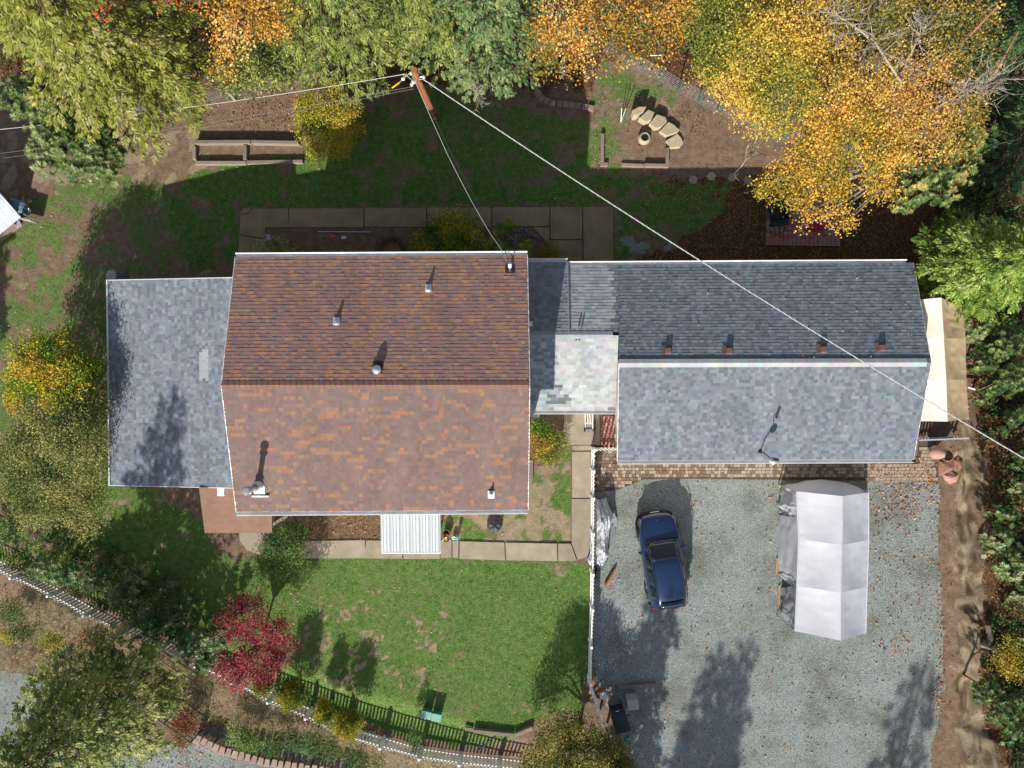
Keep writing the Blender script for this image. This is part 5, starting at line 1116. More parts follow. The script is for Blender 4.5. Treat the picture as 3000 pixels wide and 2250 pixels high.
q = MB(); q.tube([r_[0]+Vector((-.005, 0, 0)) for r_ in rows], .014, 5); q.tube([r_[-1] for r_ in rows], .014, 5); q.tube(rows[-1], .016, 5); q.tube(rows[0], .014, 5); q.build('tarp_hem', M['blue_tarp'], tp)
q = MB(); q.grid([[W(1772+i*9, 1478+i*10+j*9, .75-.17*i-.02*j) for j in range(4)] for i in range(5)]); q.build('tarp_flap', M['silver_tarp'], tp, solid=.006)
MB().tube([W(1806, 1520, .1), W(1790, 1542, .1)], .016, 5).build('flap_hem', M['blue_tarp'], tp)
MB().lathe(W(1745, 1675, .3), [(.18, -.06), (.29, -.05), (.3, 0), (.29, .05), (.18, .06)], 24, axis=(1, .05, 0)).build('wheel', M['tyre'], tp)
MB().tube([W(1752, 1660, .35), W(1768, 1663, .3), W(1770, 1672, .25), W(1760, 1676, .22)], .014, 6).build('exhaust', M['chrome'], tp)
# hand truck under the connector eave
p = W(1725, 1262); ht = thing('hand_truck', 'silver hand truck standing on the path under the connector eave', 'hand truck', p)
q = MB()
for px in (1715, 1737): MB().tube([W(px, 1255, .12), W(px-1, 1205, 1.0)], .022, 8).build('side_rail', M['alum'], ht)
for px in (1722, 1729): MB().tube([W(px, 1240, .4), W(px-1, 1206, .98)], .016, 6).build('inner_rail', M['alum'], ht)
MB().tube([W(1714, 1206, 1.0), W(1722, 1201, 1.06), W(1730, 1201, 1.06), W(1736, 1206, 1.0)], .02, 8).build('top_bar', M['alum'], ht)
MB().beam(W(1714, 1241, .36), W(1737, 1241, .36), .07, .05).build('cross_bar', M['alum'], ht)
MB().box(W(1726, 1262, .08), (.46, .14, .03)).build('toe_plate', M['galv'], ht)
for px in (1713, 1739): MB().lathe(W(px, 1258, .12), [(.11, -.03), (.11, .03)], 16, axis=(1, 0, 0)).build('wheel', M['tyre'], ht)
p = W(1553, 1218); one('air_unit', 'pale grey metal unit in the corner below the connector', 'air conditioner', MB().box(W(1560, 1208, .4), (.6, .45, .75)), M['grey_plastic'], p, bevel=.02)
p = W(1556, 1375); one('drain_lid', 'weathered grey plank lying along the east wall of the house', 'plank', MB().box(W(1553, 1375, .06), (.26, .88, .1)), M['timber_y'], p)
p = W(1760, 1250); one('shadow_wedge', 'tapered shadow shape built as a concrete kerb between the path and red brick walk', 'kerb', MB().prism([tuple(W(*v).xy) for v in [(1752, 1195), (1757, 1195), (1757, 1304), (1738, 1302)]], -.05, .1), M['concrete'], p)  # wedge added where only a diagonal shadow edge shows
# clay chiminea and broken shards on the east side
p = G(2735, 1320); ch = thing('broken_chiminea', 'toppled terracotta chiminea with a round black mouth by the metal gate', 'chiminea', p)
a0 = G(2724, 1320, .26); q = MB(); av = Vector((.72, -.2, .36))
q.lathe(a0, [(.0, -.04), (.16, -.02), (.27, .10), (.30, .26), (.27, .42), (.22, .54), (.20, .60)], 24, axis=av, cap=False); q.build('belly', M['pink_clay'], ch, smooth=True)
mth = a0+av.normalized()*.60+Vector((.05, -.03, .10)); mv = (-.12, .02, 1.0)
MB().lathe(mth, [(.24, -.16), (.265, -.02), (.275, .02), (.235, .02), (.215, -.10)], 24, axis=mv, cap=False).build('rim', M['clay'], ch, smooth=True)
MB().lathe(mth, [(.232, .0), (0, -.005)], 20, axis=mv, cap=False).build('mouth', M['dark'], ch)  # black disc put in for the shade inside the mouth
for lab, pts, hz_, m in (('large broken terracotta piece below the chiminea mouth', [(2752, 1350), (2786, 1345), (2797, 1368), (2790, 1378), (2762, 1392), (2750, 1394)], .09, 'clay'), ('terracotta wedge leaning on the cut bank beside the others', [(2792, 1346), (2806, 1337), (2820, 1344), (2815, 1372), (2806, 1382), (2798, 1364)], .13, 'clay'), ('pale pink terracotta slab lowest of the broken pieces', [(2762, 1390), (2786, 1382), (2810, 1392), (2803, 1410), (2782, 1418), (2766, 1404)], .09, 'pink_clay')):
    P3 = [G(x, y) for x, y in pts]; c = sum(P3, Vector())/len(P3); q = MB(); rows = []
    for k in range(6):
        f = 1-k/5; rows.append([c.lerp(p_, f)+Vector((0, 0, hz_*(1-f*f)+.03*math.sin(i*2.1+k)*f)) for i, p_ in enumerate(P3+P3[:1])])
    q.grid(rows); one('clay_shard', lab, 'shard', q, M[m], c, 'terracotta pieces by the bank', solid=.04)
a, b = G(2692, 1290, .9), G(2838, 1284, .95); g = thing('metal_gate', 'narrow pale metal gate between the garage corner and the bank', 'gate', (a+b)/2-Vector((0, 0, .9)))
MB().beam(a, b, .06, .05).build('top_rail', M['alum'], g); MB().beam(a-Vector((0, 0, .75)), b-Vector((0, 0, .75)), .05, .05).build('bottom_rail', M['alum'], g)
for i in range(15): t = a.lerp(b, (i+.3)/15); MB().beam(t+Vector((0, -.035, -.85)), t+Vector((0, -.035, .03)), .09, .02, up=(0, 1, 0)).build('picket', M['galv'], g)
p = G(2835, 1128); one('white_pipe', 'short white pipe poking out right of the tan canopy', 'pipe', MB().tube([G(2836, 1134, .3), G(2862, 1142, .35)], .04, 8), M['white'], p)
# shed in the upper left corner
zt = 2.2; sh_ = thing('metal_roof_shed', 'corner of a shed with corrugated metal roof at the left edge', 'shed', W(-60, 640))
P0, P1 = W(-40, 510, zt), W(62, 636, zt); dirn = (P1-P0).normalized(); perp = Vector((dirn.y, -dirn.x, 0)); perp = perp if perp.x < 0 else -perp
for k in range(5):
    rows = []
    for i in range(11):
        s = k*.62+i/10*.62; off = -s*perp*-1
        rows.append([P1+perp*s+Vector((0, 0, .018*math.cos(i/10*math.pi*8)))+dirn*0, P0-dirn*1.2+perp*s+Vector((0, 0, .3+.018*math.cos(i/10*math.pi*8)))])
    MB().grid(rows).build('roof_panel', M['galv_blue'] if 'galv_blue' in M else M['galv'], sh_, smooth=True, solid=.004)
MB().box(W(-60, 640, 1)+Vector((0, 0, 0)), (1.6, 1.6, 2.0), rz=math.atan2(dirn.y, dirn.x)).build('wall', M['timber'], sh_)
p = W(80, 646); one('sheet_panel', 'grey board standing on edge by the shed corner', 'board', MB().beam(W(58, 640, .45), W(102, 650, .45), .05, .5).beam(W(60, 652, .3), W(44, 660, .3), .3, .03), M['grey_plastic'], p)
p = W(55, 600); q = MB(); q.grid([[W(28+i*9+j*3, 580+j*8+i*2, .25+.25*fbm(i*1.1, j*1.2, 71)) for j in range(6)] for i in range(6)]); one('blue_tarp', 'crumpled blue grey tarp piled beside the shed', 'tarp', q, M['blue_tarp_pale'] if 'blue_tarp_pale' in M else M['blue_plastic'], p, smooth=True, solid=.01)
p = W(84, 622); one('round_basin', 'round shiny tan basin lying beside the shed', 'basin', MB().lathe(p, [(.05, .02), (.16, .06), (.2, .14), (.21, .14), (.15, .05)], 20, cap=False), M['alum'], p)
q = MB()
for a, b in (((70, 575), (66, 600)), ((84, 585), (80, 610)), ((60, 612), (78, 608))): q.beam(W(*a, .2), W(*b, .25), .06, .05)
one('scrap_wood', 'small pile of cut sticks beside the blue tarp', 'wood pile', q, M['wood'], W(75, 595))
# black tube gate by the road
a, b = G(395, 2075), G(530, 2178)
a, b = cap_pt(385, 2078, .9), cap_pt(545, 2190, .9); z = -.75
g = thing('tube_gate', 'black tubular farm gate with red reflectors at the gravel road', 'gate', (a+b)/2+Vector((0, 0, z)))
for zz in (.15, .42, .69, .96, 1.22): MB().tube([a+Vector((0, 0, z+zz)), b+Vector((0, 0, z+zz))], .024, 8).build('bar', M['black_metal'], g)
for t in (0, .5, 1): q_ = a.lerp(b, t); MB().tube([q_+Vector((0, 0, z)), q_+Vector((0, 0, z+1.25))], .03, 8).build('upright', M['black_metal'], g)
for t, zz in ((.25, .8), (.27, 1.1)): c = a.lerp(b, t)+Vector((0, 0, z+zz)); MB().lathe(c, [(.09, 0), (.09, .02), (0, .025)], 16, axis=(.4, .5, .77)).build('reflector', M['red_lens'], g)
c = a.lerp(b, .52)+Vector((0, 0, z+.6)); MB().box(c, (.22, .2, .3), rz=.6).build('latch_box', M['block_pink'], g)
# ---------------------------------------------------------------- vegetation
def unit(v): return v/np.maximum(np.linalg.norm(v, axis=-1, keepdims=True), 1e-9)
def rnd_dir(n): return unit(R.normal(size=(n, 3)))
class Leaves:
    def __init__(s): s.V = []; s.C = []
    def add(s, p, d, L, Wd, col, nrm=None, curl=.12):
        n = len(p); d = unit(d); L = np.broadcast_to(L, n)[:, None]; Wd = np.broadcast_to(Wd, n)[:, None]
        if nrm is None: nrm = rnd_dir(n)*.55+np.array([0, 0, 1.0])
        sd_ = unit(np.cross(d, nrm)); up = np.cross(sd_, d)
        a = p; b = p+d*L*.45+sd_*Wd/2+up*L*curl; c = p+d*L; e = p+d*L*.45-sd_*Wd/2+up*L*curl
        s.V.append(np.stack([a, b, c, e], 1).reshape(-1, 3)); s.C.append(np.repeat(np.clip(col, 0, 1), 4, 0))
    def build(s, name, m, parent=None, loc=None):
        V = np.concatenate(s.V); C = np.concatenate(s.C); b = base_of(parent) if parent is not None else Vector(loc or (0, 0, 0))
        F = np.arange(len(V)).reshape(-1, 4); me = mesh_np(name, V-np.array(b), F, C)
        return link(name, me, m, parent, b if parent is None else (0, 0, 0))
def pal_pick(pal, t):
    """palette colours for values t in 0..1"""
    P = np.array(pal); k = np.clip((t*len(P)).astype(int), 0, len(P)-1); return P[k]
def crown_points(blobs, dens, flat=1.0):
    out = []; cen = []
    for (x, y, z, r, *q) in blobs:
        rz = q[0] if q else r*.75; n = max(6, int(dens*r*r)); d = rnd_dir(n); d[:, 2] = np.where(d[:, 2] < -.45, -d[:, 2], d[:, 2])
        rad = (.40+.62*R.random(n)**.55)*(.62+.74*vnoise(d[:, 0]*2.8+x, d[:, 1]*2.8+y+d[:, 2]*2, 8))
        out.append(np.array([x, y, z])+d*rad[:, None]*np.array([r, r, rz])); cen.append(np.repeat(np.array([[x, y, z]]), n, 0))
    return np.concatenate(out), np.concatenate(cen)
def broad_crown(blobs, pal, L, Wd, dens=30, per=10, spread=.17, style='leaf', gaps=False):
    c, o = crown_points(blobs, dens*1.15)
    if gaps:      # leave ragged gaps between the boughs
        g = fbm(c[:, 0]*1.15+c[:, 2]*.8, c[:, 1]*1.15-c[:, 2]*.5, 14, 2) > .35; c, o = c[g], o[g]
    n = len(c); lv = Leaves(); tone = np.clip((fbm(c[:, 0]*(.55 if gaps else 1.9)+c[:, 2]*.3, c[:, 1]*(.55 if gaps else 1.9), 4, 3)-.5)*1.9+.5+R.normal(size=n)*.15, 0, .999)
    if style == 'leaf':
        i = np.repeat(np.arange(n), per); p = c[i]+R.normal(size=(len(i), 3))*spread*np.array([1, 1, .55]); d = unit(c-o)[i]*.5+rnd_dir(len(i))*.8+np.array([0, 0, -.12])
        col = pal_pick(pal, np.clip(tone[i]+R.normal(size=len(i))*.16, 0, .999))*R.uniform(.8, 1.2, (len(i), 1))
        lv.add(p, d, L*R.uniform(.65, 1.25, len(i)), Wd*R.uniform(.65, 1.2, len(i)), col)
    elif style == 'rosette':
        i = np.repeat(np.arange(n), per); ax = unit(unit(c-o)*.5+np.array([0, 0, .9])+rnd_dir(n)*.3); u = unit(np.cross(ax, rnd_dir(n))); v = np.cross(ax, u)
        t = np.tile(np.arange(per), n)/per*2*np.pi+np.repeat(R.random(n)*6, per); k = R.uniform(.05, .55, len(i))[:, None]
        d = u[i]*np.cos(t)[:, None]+v[i]*np.sin(t)[:, None]+ax[i]*k
        col = pal_pick(pal, np.clip(tone[i]+R.normal(size=len(i))*.12, 0, .999))*R.uniform(.8, 1.2, (len(i), 1))
        lv.add(c[i], d, L*R.uniform(.7, 1.15, len(i)), Wd*R.uniform(.8, 1.1, len(i)), col, nrm=ax[i]+rnd_dir(len(i))*.15, curl=.05)
    return lv, c
def twigs(mb, c, o_pt, n, r, bend=.12):
    for k in R.permutation(len(c))[:n]:
        e = Vector(c[k]); s = Vector(o_pt[k]); m_ = s.lerp(e, .5)+Vector(R.normal(size=3)*bend); mb.tube([s, m_, e], [r, r*.7, r*.3], 4, cap=False)
def tree(name, label, cat, base, blobs, pal, L=.16, Wd=.12, dens=30, per=10, spread=.17, style='leaf', m='leaf', trunk_r=.14, bark='bark', group=None, ntw=10, twr=.016, limbs=True, kd=11):
    B_ = [(*W(px, py, z), r, *q) for px, py, z, r, *q in blobs]
    per = int(per*1.5); dens = kd/(per*L*Wd); spread *= 1.12
    b = G(*base) if base else Vector((np.mean([q[0] for q in B_]), np.mean([q[1] for q in B_]), 0))
    b.z = hz(b.x, b.y); t = thing(name, label, cat, b, group)
    lv, c = broad_crown(B_, pal, L, Wd, dens, per, spread, style, name == 'maple_tree')
    tag(lv.build('crown' if cat == 'tree' else 'foliage', M[m], t), kind=None)
    ctr = Vector(np.mean([q[:3] for q in B_], axis=0)); fork = b.lerp(ctr, .45); fork.x = b.x+(ctr.x-b.x)*.3; fork.y = b.y+(ctr.y-b.y)*.3
    MB().tube([b-Vector((0, 0, .2)), b.lerp(fork, .5), fork], [trunk_r*1.15, trunk_r*.95, trunk_r*.8], 9).build('trunk', M[bark], t, smooth=True)
    if limbs:
        for q in B_:
            e = Vector(q[:3]); mid = fork.lerp(e, .5)+Vector((0, 0, .12*(e-fork).length)); MB().tube([fork, mid, e+Vector((0, 0, q[3]*.15))], [trunk_r*.6, trunk_r*.4, trunk_r*.16], 6, cap=False).build('limb', M[bark], t, smooth=True)
    if ntw:
        mb = MB(); BC = np.array([q[:3] for q in B_]); cen = BC[np.argmin(((c[:, None, :]-BC[None])**2).sum(-1), 1)]; twigs(mb, c, cen, ntw*len(B_), twr)
        tag(mb.build('twigs', M[bark], t), kind='stuff')
    return t
def frond_leaves(lv, p, d, Lf, pal, tone, k=5, wd=.05):
    n = len(p); d = unit(d); sd_ = unit(np.cross(d, np.array([0, 0, 1.0])+R.normal(size=(n, 3))*.25)); Lf = np.broadcast_to(Lf, n)
    base = pal_pick(pal, np.clip(tone, 0, .999))
    for j in range(k):
        s = 1 if j % 2 else -1; f = j/k; q = p+d*(Lf*f*.75)[:, None]
        dd = d*.8+sd_*(s*R.uniform(.35, .8, n))[:, None]+np.stack([np.zeros(n), np.zeros(n), -R.uniform(0, .35, n)], -1) if j < k-1 else d
        lv.add(q, dd, Lf*(.62-.28*f)*R.uniform(.8, 1.2, n), wd*R.uniform(.8, 1.25, n), base*R.uniform(.78, 1.22, (n, 1)), nrm=np.array([0, 0, 1.0])+R.normal(size=(n, 3))*.35, curl=.03)
def conifer(label, base, z0, z1, r0, pal, step=.36, nb=7, Lf=.34, wd=.055, lean=(0, 0), droop=.28, name='conifer_tree', bark='bark', dens=1.0, group=None, k=5, bare=.0):
    b = G(*base); t = thing(name, label, 'tree', b, group); lv = Leaves(); br = MB()
    top = b+Vector((lean[0], lean[1], z1)); tr = .022*z1
    MB().tube([b-Vector((0, 0, .2)), b.lerp(top, .5), top], [tr, tr*.6, .02], 9).build('trunk', M[bark], t, smooth=True)
    PP, DD, LL, TT = [], [], [], []; z = z0
    while z < z1-.2:
        f = (z-z0)/(z1-z0); rr = r0*(1-f)**.8*(.75+.25*min(1, f*6))+.15; n = max(4, int(nb*(1-f*.4))); ph = R.random()*6.28
        for j in range(n):
            a = ph+j/n*6.283+R.normal()*.22; Lb = rr*R.uniform(.68, 1.12); h = np.array([math.cos(a), math.sin(a), 0.0]); o_ = np.array(b.lerp(top, z/z1))
            s = np.linspace(0, 1, 5); pts = o_+h*(s*Lb)[:, None]+np.stack([s*0, s*0, Lb*(.12*s-droop*s*s*1.25)], -1)
            br.tube([Vector(q) for q in pts], [.02+.008*Lb, .016+.006*Lb, .018, .012, .006], 4, cap=False)
            m_ = max(3, int(Lb/.105*dens)); u = (.16+.84*R.random(m_)**.75); q = o_+h*(u*Lb)[:, None]+np.stack([u*0, u*0, Lb*(.12*u-droop*u*u*1.25)], -1)
            sg = np.where(R.random(m_) < .5, 1, -1); perp = np.array([-h[1], h[0], 0]); d = h*.9+perp*(sg*R.uniform(.1, 1.1, m_))[:, None]+np.stack([u*0, u*0, -droop*u*1.3+R.normal(size=m_)*.15], -1)
            PP.append(q+R.normal(size=(m_, 3))*.05+perp*(sg*R.random(m_)*.28*Lb*(1-u*.75))[:, None]); DD.append(d); LL.append(Lf*R.uniform(.7, 1.3, m_)); TT.append(np.clip(R.normal()*.16+.5+R.normal(size=m_)*.2, 0, .999))
        z += step*R.uniform(.8, 1.2)
    frond_leaves(lv, np.concatenate(PP), np.concatenate(DD), np.concatenate(LL), pal, np.concatenate(TT), k=k, wd=wd)
    lv.build('crown', M['leaf'], t); tag(br.build('branches', M[bark], t), kind='stuff')
    return t
P_CEDAR = [(.085, .105, .02), (.135, .16, .028), (.18, .20, .04), (.22, .23, .065), (.26, .25, .11)]
P_FIR = [(.07, .11, .035), (.11, .16, .045), (.16, .20, .05), (.20, .23, .065), (.25, .27, .10)]
P_BLUEFIR = [(.06, .11, .05), (.09, .15, .065), (.12, .18, .08), (.15, .20, .085), (.19, .23, .09)]
P_DARK = [(.02, .05, .02), (.035, .075, .03), (.05, .10, .04), (.07, .13, .05)]
P_PINE = [(.055, .09, .022), (.10, .145, .035), (.155, .20, .05), (.21, .24, .075), (.28, .29, .13)]
P_ORANGE = [(.10, .12, .03), (.26, .14, .025), (.40, .20, .03), (.49, .26, .045), (.54, .34, .10), (.50, .37, .17)]
P_GOLD = [(.20, .18, .03), (.37, .25, .035), (.50, .30, .045), (.57, .36, .09), (.55, .34, .12), (.46, .21, .04)]
P_GREENGOLD = [(.11, .15, .03), (.22, .22, .04), (.34, .28, .045), (.46, .33, .06), (.50, .34, .08)]
P_MADRONE = [(.04, .07, .018), (.065, .105, .025), (.105, .145, .042), (.17, .20, .085)]
P_FRUIT = [(.09, .16, .015), (.16, .24, .02), (.26, .28, .025), (.38, .32, .03), (.42, .24, .04)]
P_OLIVE = [(.05, .08, .02), (.09, .125, .032), (.14, .175, .05), (.20, .21, .06), (.27, .26, .12)]
P_RED = [(.10, .010, .022), (.17, .013, .03), (.25, .018, .045), (.31, .04, .07), (.22, .06, .05)]
P_YELLOW = [(.13, .16, .015), (.24, .24, .02), (.36, .32, .03), (.42, .36, .06), (.33, .24, .025)]
P_YEW = [(.035, .07, .008), (.07, .115, .01), (.13, .16, .012), (.20, .20, .015), (.26, .23, .02)]
P_DKSH = [(.022, .06, .016), (.04, .09, .022), (.07, .13, .03), (.11, .17, .04)]
P_RHODO = [(.03, .065, .018), (.05, .095, .026), (.075, .125, .038), (.11, .155, .06)]
P_OLBUSH = [(.035, .05, .007), (.075, .09, .01), (.14, .14, .016), (.22, .20, .035), (.32, .27, .10)]
P_REDBR = [(.16, .045, .03), (.22, .07, .04), (.12, .05, .03), (.25, .14, .07)]
P_VARIE = [(.14, .17, .05), (.22, .24, .09), (.30, .30, .13), (.17, .20, .05)]
# conifers
conifer('tall yellow-green cedar filling the top left corner', (500, 275), 2.6, 14.5, 4.1, P_CEDAR, step=.34, nb=9, Lf=.36, wd=.075, droop=.22, name='cedar_tree', dens=1.5)
conifer('yellow-green fir left of the utility pole at the top edge', (1040, 145), 2.2, 13, 3.6, P_FIR, step=.36, nb=8, Lf=.36, wd=.06, dens=1.25)
conifer('light green fir standing right behind the utility pole', (1290, 105), 2.2, 13, 3.6, P_FIR, step=.38, nb=8, Lf=.38, wd=.065, dens=1.25)
conifer('blue-green fir with drooping boughs right of the utility pole', (1415, 175), 1.6, 10, 3.3, P_BLUEFIR, step=.4, nb=8, Lf=.30, wd=.075, droop=.3, dens=1.3)
conifer('blue-green fir behind the orange maple boughs', (1630, 60), 2.5, 11, 3.4, P_BLUEFIR, step=.42, nb=7, Lf=.34, wd=.07)
conifer('dark fir in the top right corner behind the lichen branches', (2905, 200), 1.5, 12, 3.4, P_DARK, step=.42, nb=7, Lf=.34, wd=.07)
conifer('dark green fir on the right edge above the bright cedar', (2900, 470), 1.2, 8, 2.6, P_DARK, step=.4, nb=7, Lf=.32, wd=.07)
conifer('bright fluffy green cedar hanging over the tan canopy', (2752, 812), 1.4, 6.4, 2.7, [(.07, .13, .02), (.11, .19, .03), (.16, .25, .045), (.21, .29, .07), (.26, .32, .10)], step=.26, nb=9, Lf=.36, wd=.07, droop=.16, name='cedar_tree', dens=1.5)
conifer('loose dark green pine in the bottom left corner beside the road', (432, 1968), 2.2, 10.6, 3.4, P_PINE, step=.3, nb=8, Lf=.34, wd=.075, droop=.12, name='pine_tree', dens=1.25)
o1 = conifer('tall fir south of the driveway casting the long shadow on the gravel', (1800, 3130), 2.0, 11.2, 2.7, P_DARK, step=.46, nb=8, Lf=.5, wd=.14, droop=.2, dens=1.6, group='firs south of the driveway')
def copy_tree(src, loc, sc, rz, label):
    r = src.copy(); COL.objects.link(r); r.location = loc; r.scale = (sc[0], sc[0], sc[1]); r.rotation_euler = (0, 0, rz); r['label'] = label
    for c in list(src.children):
        k = c.copy(); COL.objects.link(k); k.parent = r
    return r
copy_tree(o1, W(1850, 3290), (.9, 1.02), 1.2, 'tall fir behind the first one south of the driveway')
conifer('slim fir with a high crown shading the right side of the gravel', (2359, 3250), 9.3, 12.2, 1.35, P_DARK, step=.4, nb=6, Lf=.45, wd=.11, droop=.2, dens=.8, group='firs south of the driveway')
copy_tree(o1, W(1735, 2640), (.6, .82), 3.4, 'smaller fir shading the gravel behind the car')
copy_tree(o1, W(-190, 1330), (.8, .62), 4.4, 'short fir beyond the left edge of the yard')
# maples and madrones
tree('maple_tree', 'orange maple between the corner cedar and the firs', 'tree', (760, 150), [(650, 10, 7, .8), (720, 45, 7.2, 1.2), (790, 30, 7, .9), (690, 120, 6, .8), (775, 120, 6, .8), (665, 190, 5, .55)], P_ORANGE, .095, .075, 36, 10, kd=8, group=None)
tree('shrub', 'pale green leafy bough below the orange maple at the top', 'shrub', (770, 215), [(720, 215, 4, .9), (790, 200, 4, .9), (830, 215, 3.5, .6), (670, 235, 3.5, .5), (750, 170, 4.4, .7), (850, 160, 4.4, .7)], P_FIR, .16, .06, 40, 9, trunk_r=.06)
tree('berry_shrub', 'small shrub of red berries at the top edge by the cedar', 'shrub', (560, 120), [(490, 2, 8.5, .3), (545, 0, 8.5, .3), (330, 10, 10, .22), (305, 45, 10, .14), (590, 8, 8.5, .25)], [(.08, .12, .04), (.38, .05, .02), (.45, .10, .03), (.10, .16, .05)], .09, .07, 40, 8, trunk_r=.05, kd=6)
tree('maple_tree', 'thin orange maple boughs hanging over the block edging', 'tree', (1800, 110), [(1590, 130, 5.2, .8), (1640, 60, 5.5, 1.1), (1720, 70, 5.6, 1.2), (1800, 40, 5.8, 1.3), (1880, 70, 5.8, 1.2), (1930, 130, 5.2, .8), (1830, 130, 5.2, .7), (1600, 190, 4.6, .6), (1680, 170, 4.8, .6), (1740, 205, 4.4, .3), (1560, 205, 4.4, .3), (1650, 215, 4.4, .35), (1970, 40, 5.6, 1.0)], P_ORANGE, .095, .075, 30, 9, kd=6, bark='pale_bark')
tree('maple_tree', 'broad yellow-green maple above the stone steps', 'tree', (2240, 260), [(2080, 60, 5.8, 1.3), (2180, 40, 6.2, 1.6), (2110, 160, 5.2, 1.1), (2230, 150, 6.2, 1.7), (2330, 80, 6.4, 1.7), (2060, 240, 4.6, .8), (2160, 260, 5, 1.2), (2270, 270, 5.4, 1.4), (2240, 350, 4.4, .8), (2180, 320, 4.4, .7), (2370, 200, 6, 1.4), (2060, 150, 5, .7)], P_GREENGOLD, .09, .07, 34, 10, kd=10, bark='pale_bark', ntw=20, twr=.014)
tree('maple_tree', 'big orange maple in the upper right with grey lichen limbs', 'tree', (2560, 300), [(2450, 60, 6.6, 1.6), (2570, 40, 7, 1.7), (2680, 80, 6.6, 1.6), (2520, 180, 6.2, 1.6), (2640, 220, 6, 1.6), (2760, 170, 6, 1.4), (2740, 300, 5.4, 1.3), (2820, 330, 5, .9), (2820, 80, 6, 1.3), (2800, 410, 4.6, .9), (2700, 380, 5, 1.2), (2610, 320, 5.4, 1.3)], [(.13, .14, .035), (.26, .20, .04), (.40, .26, .05), (.48, .33, .10), (.42, .26, .10), (.38, .20, .045)], .09, .065, 26, 8, kd=6.5, bark='pale_bark', ntw=40, twr=.016)
tree('maple_tree', 'golden maple reaching over the brick patio', 'tree', (2655, 505), [(2430, 290, 5.2, 1.4), (2520, 330, 5.2, 1.3), (2400, 380, 4.8, 1.1), (2480, 420, 4.6, 1.3), (2580, 430, 4.6, 1.1), (2380, 460, 4.2, .9), (2320, 500, 4, .8), (2440, 510, 4, 1.0), (2540, 520, 4, .9), (2260, 530, 3.8, .6), (2230, 555, 3.8, .4), (2350, 560, 3.7, .6), (2460, 580, 3.6, .6), (2300, 585, 3.6, .4), (2370, 620, 3.5, .35), (2480, 640, 3.4, .4), (2425, 640, 3.4, .3), (2590, 560, 3.7, .5), (2650, 400, 4.8, 1.0), (2360, 660, 3.4, .22), (2465, 668, 3.4, .25)], P_GOLD, .095, .075, 36, 10, kd=11, spread=.15, bark='pale_bark', ntw=18, twr=.014)
tree('madrone_tree', 'glossy green madrone tangled with the golden maple', 'tree', (2760, 520), [(2690, 480, 3.6, 1.1), (2750, 560, 3.2, .8), (2680, 560, 3, .7), (2650, 600, 2.6, .5), (2800, 480, 3.6, 1.0), (2620, 470, 3.4, .5), (2830, 400, 4, .9)], P_MADRONE+[(.34, .24, .05)], .17, .06, 40, 9, style='rosette', kd=16, m='gloss_leaf', bark='red_bark')
tree('madrone_tree', 'glossy green madrone under the corner cedar', 'tree', (240, 420), [(230, 440, 3.2, 1.25), (310, 470, 2.9, .9), (170, 380, 3.4, .9), (120, 310, 3.8, .9), (140, 450, 3, .8), (60, 280, 4, .8), (330, 440, 3, .6), (270, 390, 3.4, .9)], P_MADRONE, .19, .06, 46, 10, style='rosette', kd=20, m='gloss_leaf', bark='red_bark')
for bx, by, ex, ey, z0_, z1_, lab in ((2640, 330, 2920, 20, 3.5, 8, 'reddish madrone trunk slanting up through the top right corner'), (2800, 420, 2985, 90, 3, 6.5, 'thin red madrone stem near the right edge')):
    a, b = W(bx, by, z0_), W(ex, ey, z1_); gz = G(bx-80, by+90); t_ = thing('madrone_tree', lab, 'tree', gz); MB().tube([gz, a, a.lerp(b, .5)+Vector((0, .1, .1)), b], [.09, .065, .05, .03], 8).build('trunk', M['red_bark'], t_, smooth=True)
def bare(label, base, pts, r, n=26, L=1.1, bark='pale_bark'):
    P3 = [W(*p) for p in pts]; b = G(*base); t = thing('bare_tree', label, 'tree', b); mb = MB()
    MB().tube([b]+P3, [r*1.3]+[r*(1-i/len(P3)*.75) for i in range(len(P3))], 7).build('trunk', M[bark], t, smooth=True)
    for i in range(n):
        k = random.uniform(.2, len(P3)-1.01); j = int(k); s = P3[j].lerp(P3[j+1], k-j); d = Vector(R.normal(size=3)); d.z = abs(d.z)*.4; d = d.normalized(); l = L*random.uniform(.4, 1.1); e = s+d*l
        mb.tube([s, s+d*l*.5+Vector(R.normal(size=3)*.06), e], [.018, .012, .005], 4, cap=False)
        for q in range(4):
            u = random.uniform(.35, .95); s2 = s+d*l*u; d2 = (d+Vector(R.normal(size=3)*.7)).normalized(); mb.tube([s2, s2+d2*l*.4], [.009, .004], 3, cap=False)
    tag(mb.build('twigs', M[bark], t), kind='stuff')
bare('bare grey limbs of a lichen covered tree in the upper right', (2600, 330), [(2610, 280, 5.6, ), (2650, 200, 6.6), (2690, 110, 7.2), (2730, 60, 7.4)], .05, 36, 1.2)
bare('second pale bare limb fork over the orange maple', (2620, 340), [(2640, 240, 7), (2560, 120, 7.6), (2480, 60, 7.8), (2400, 30, 7.8)], .042, 38, 1.2)
bare('tangle of thin bare twigs right of the orange maple', (2760, 400), [(2740, 320, 6), (2800, 280, 6.3), (2880, 250, 6.3), (2960, 210, 6.3)], .035, 60, 1.1)
bare('bare twigs reaching down over the sunny patch', (2260, 300), [(2230, 330, 4.2), (2225, 380, 3.6), (2205, 440, 3.2), (2170, 490, 3)], .035, 14, .7)
bare('small bare branch fork on the fir right of the pole', (1440, 210), [(1400, 250, 4), (1395, 280, 3.8), (1410, 300, 3.6)], .02, 18, .5)
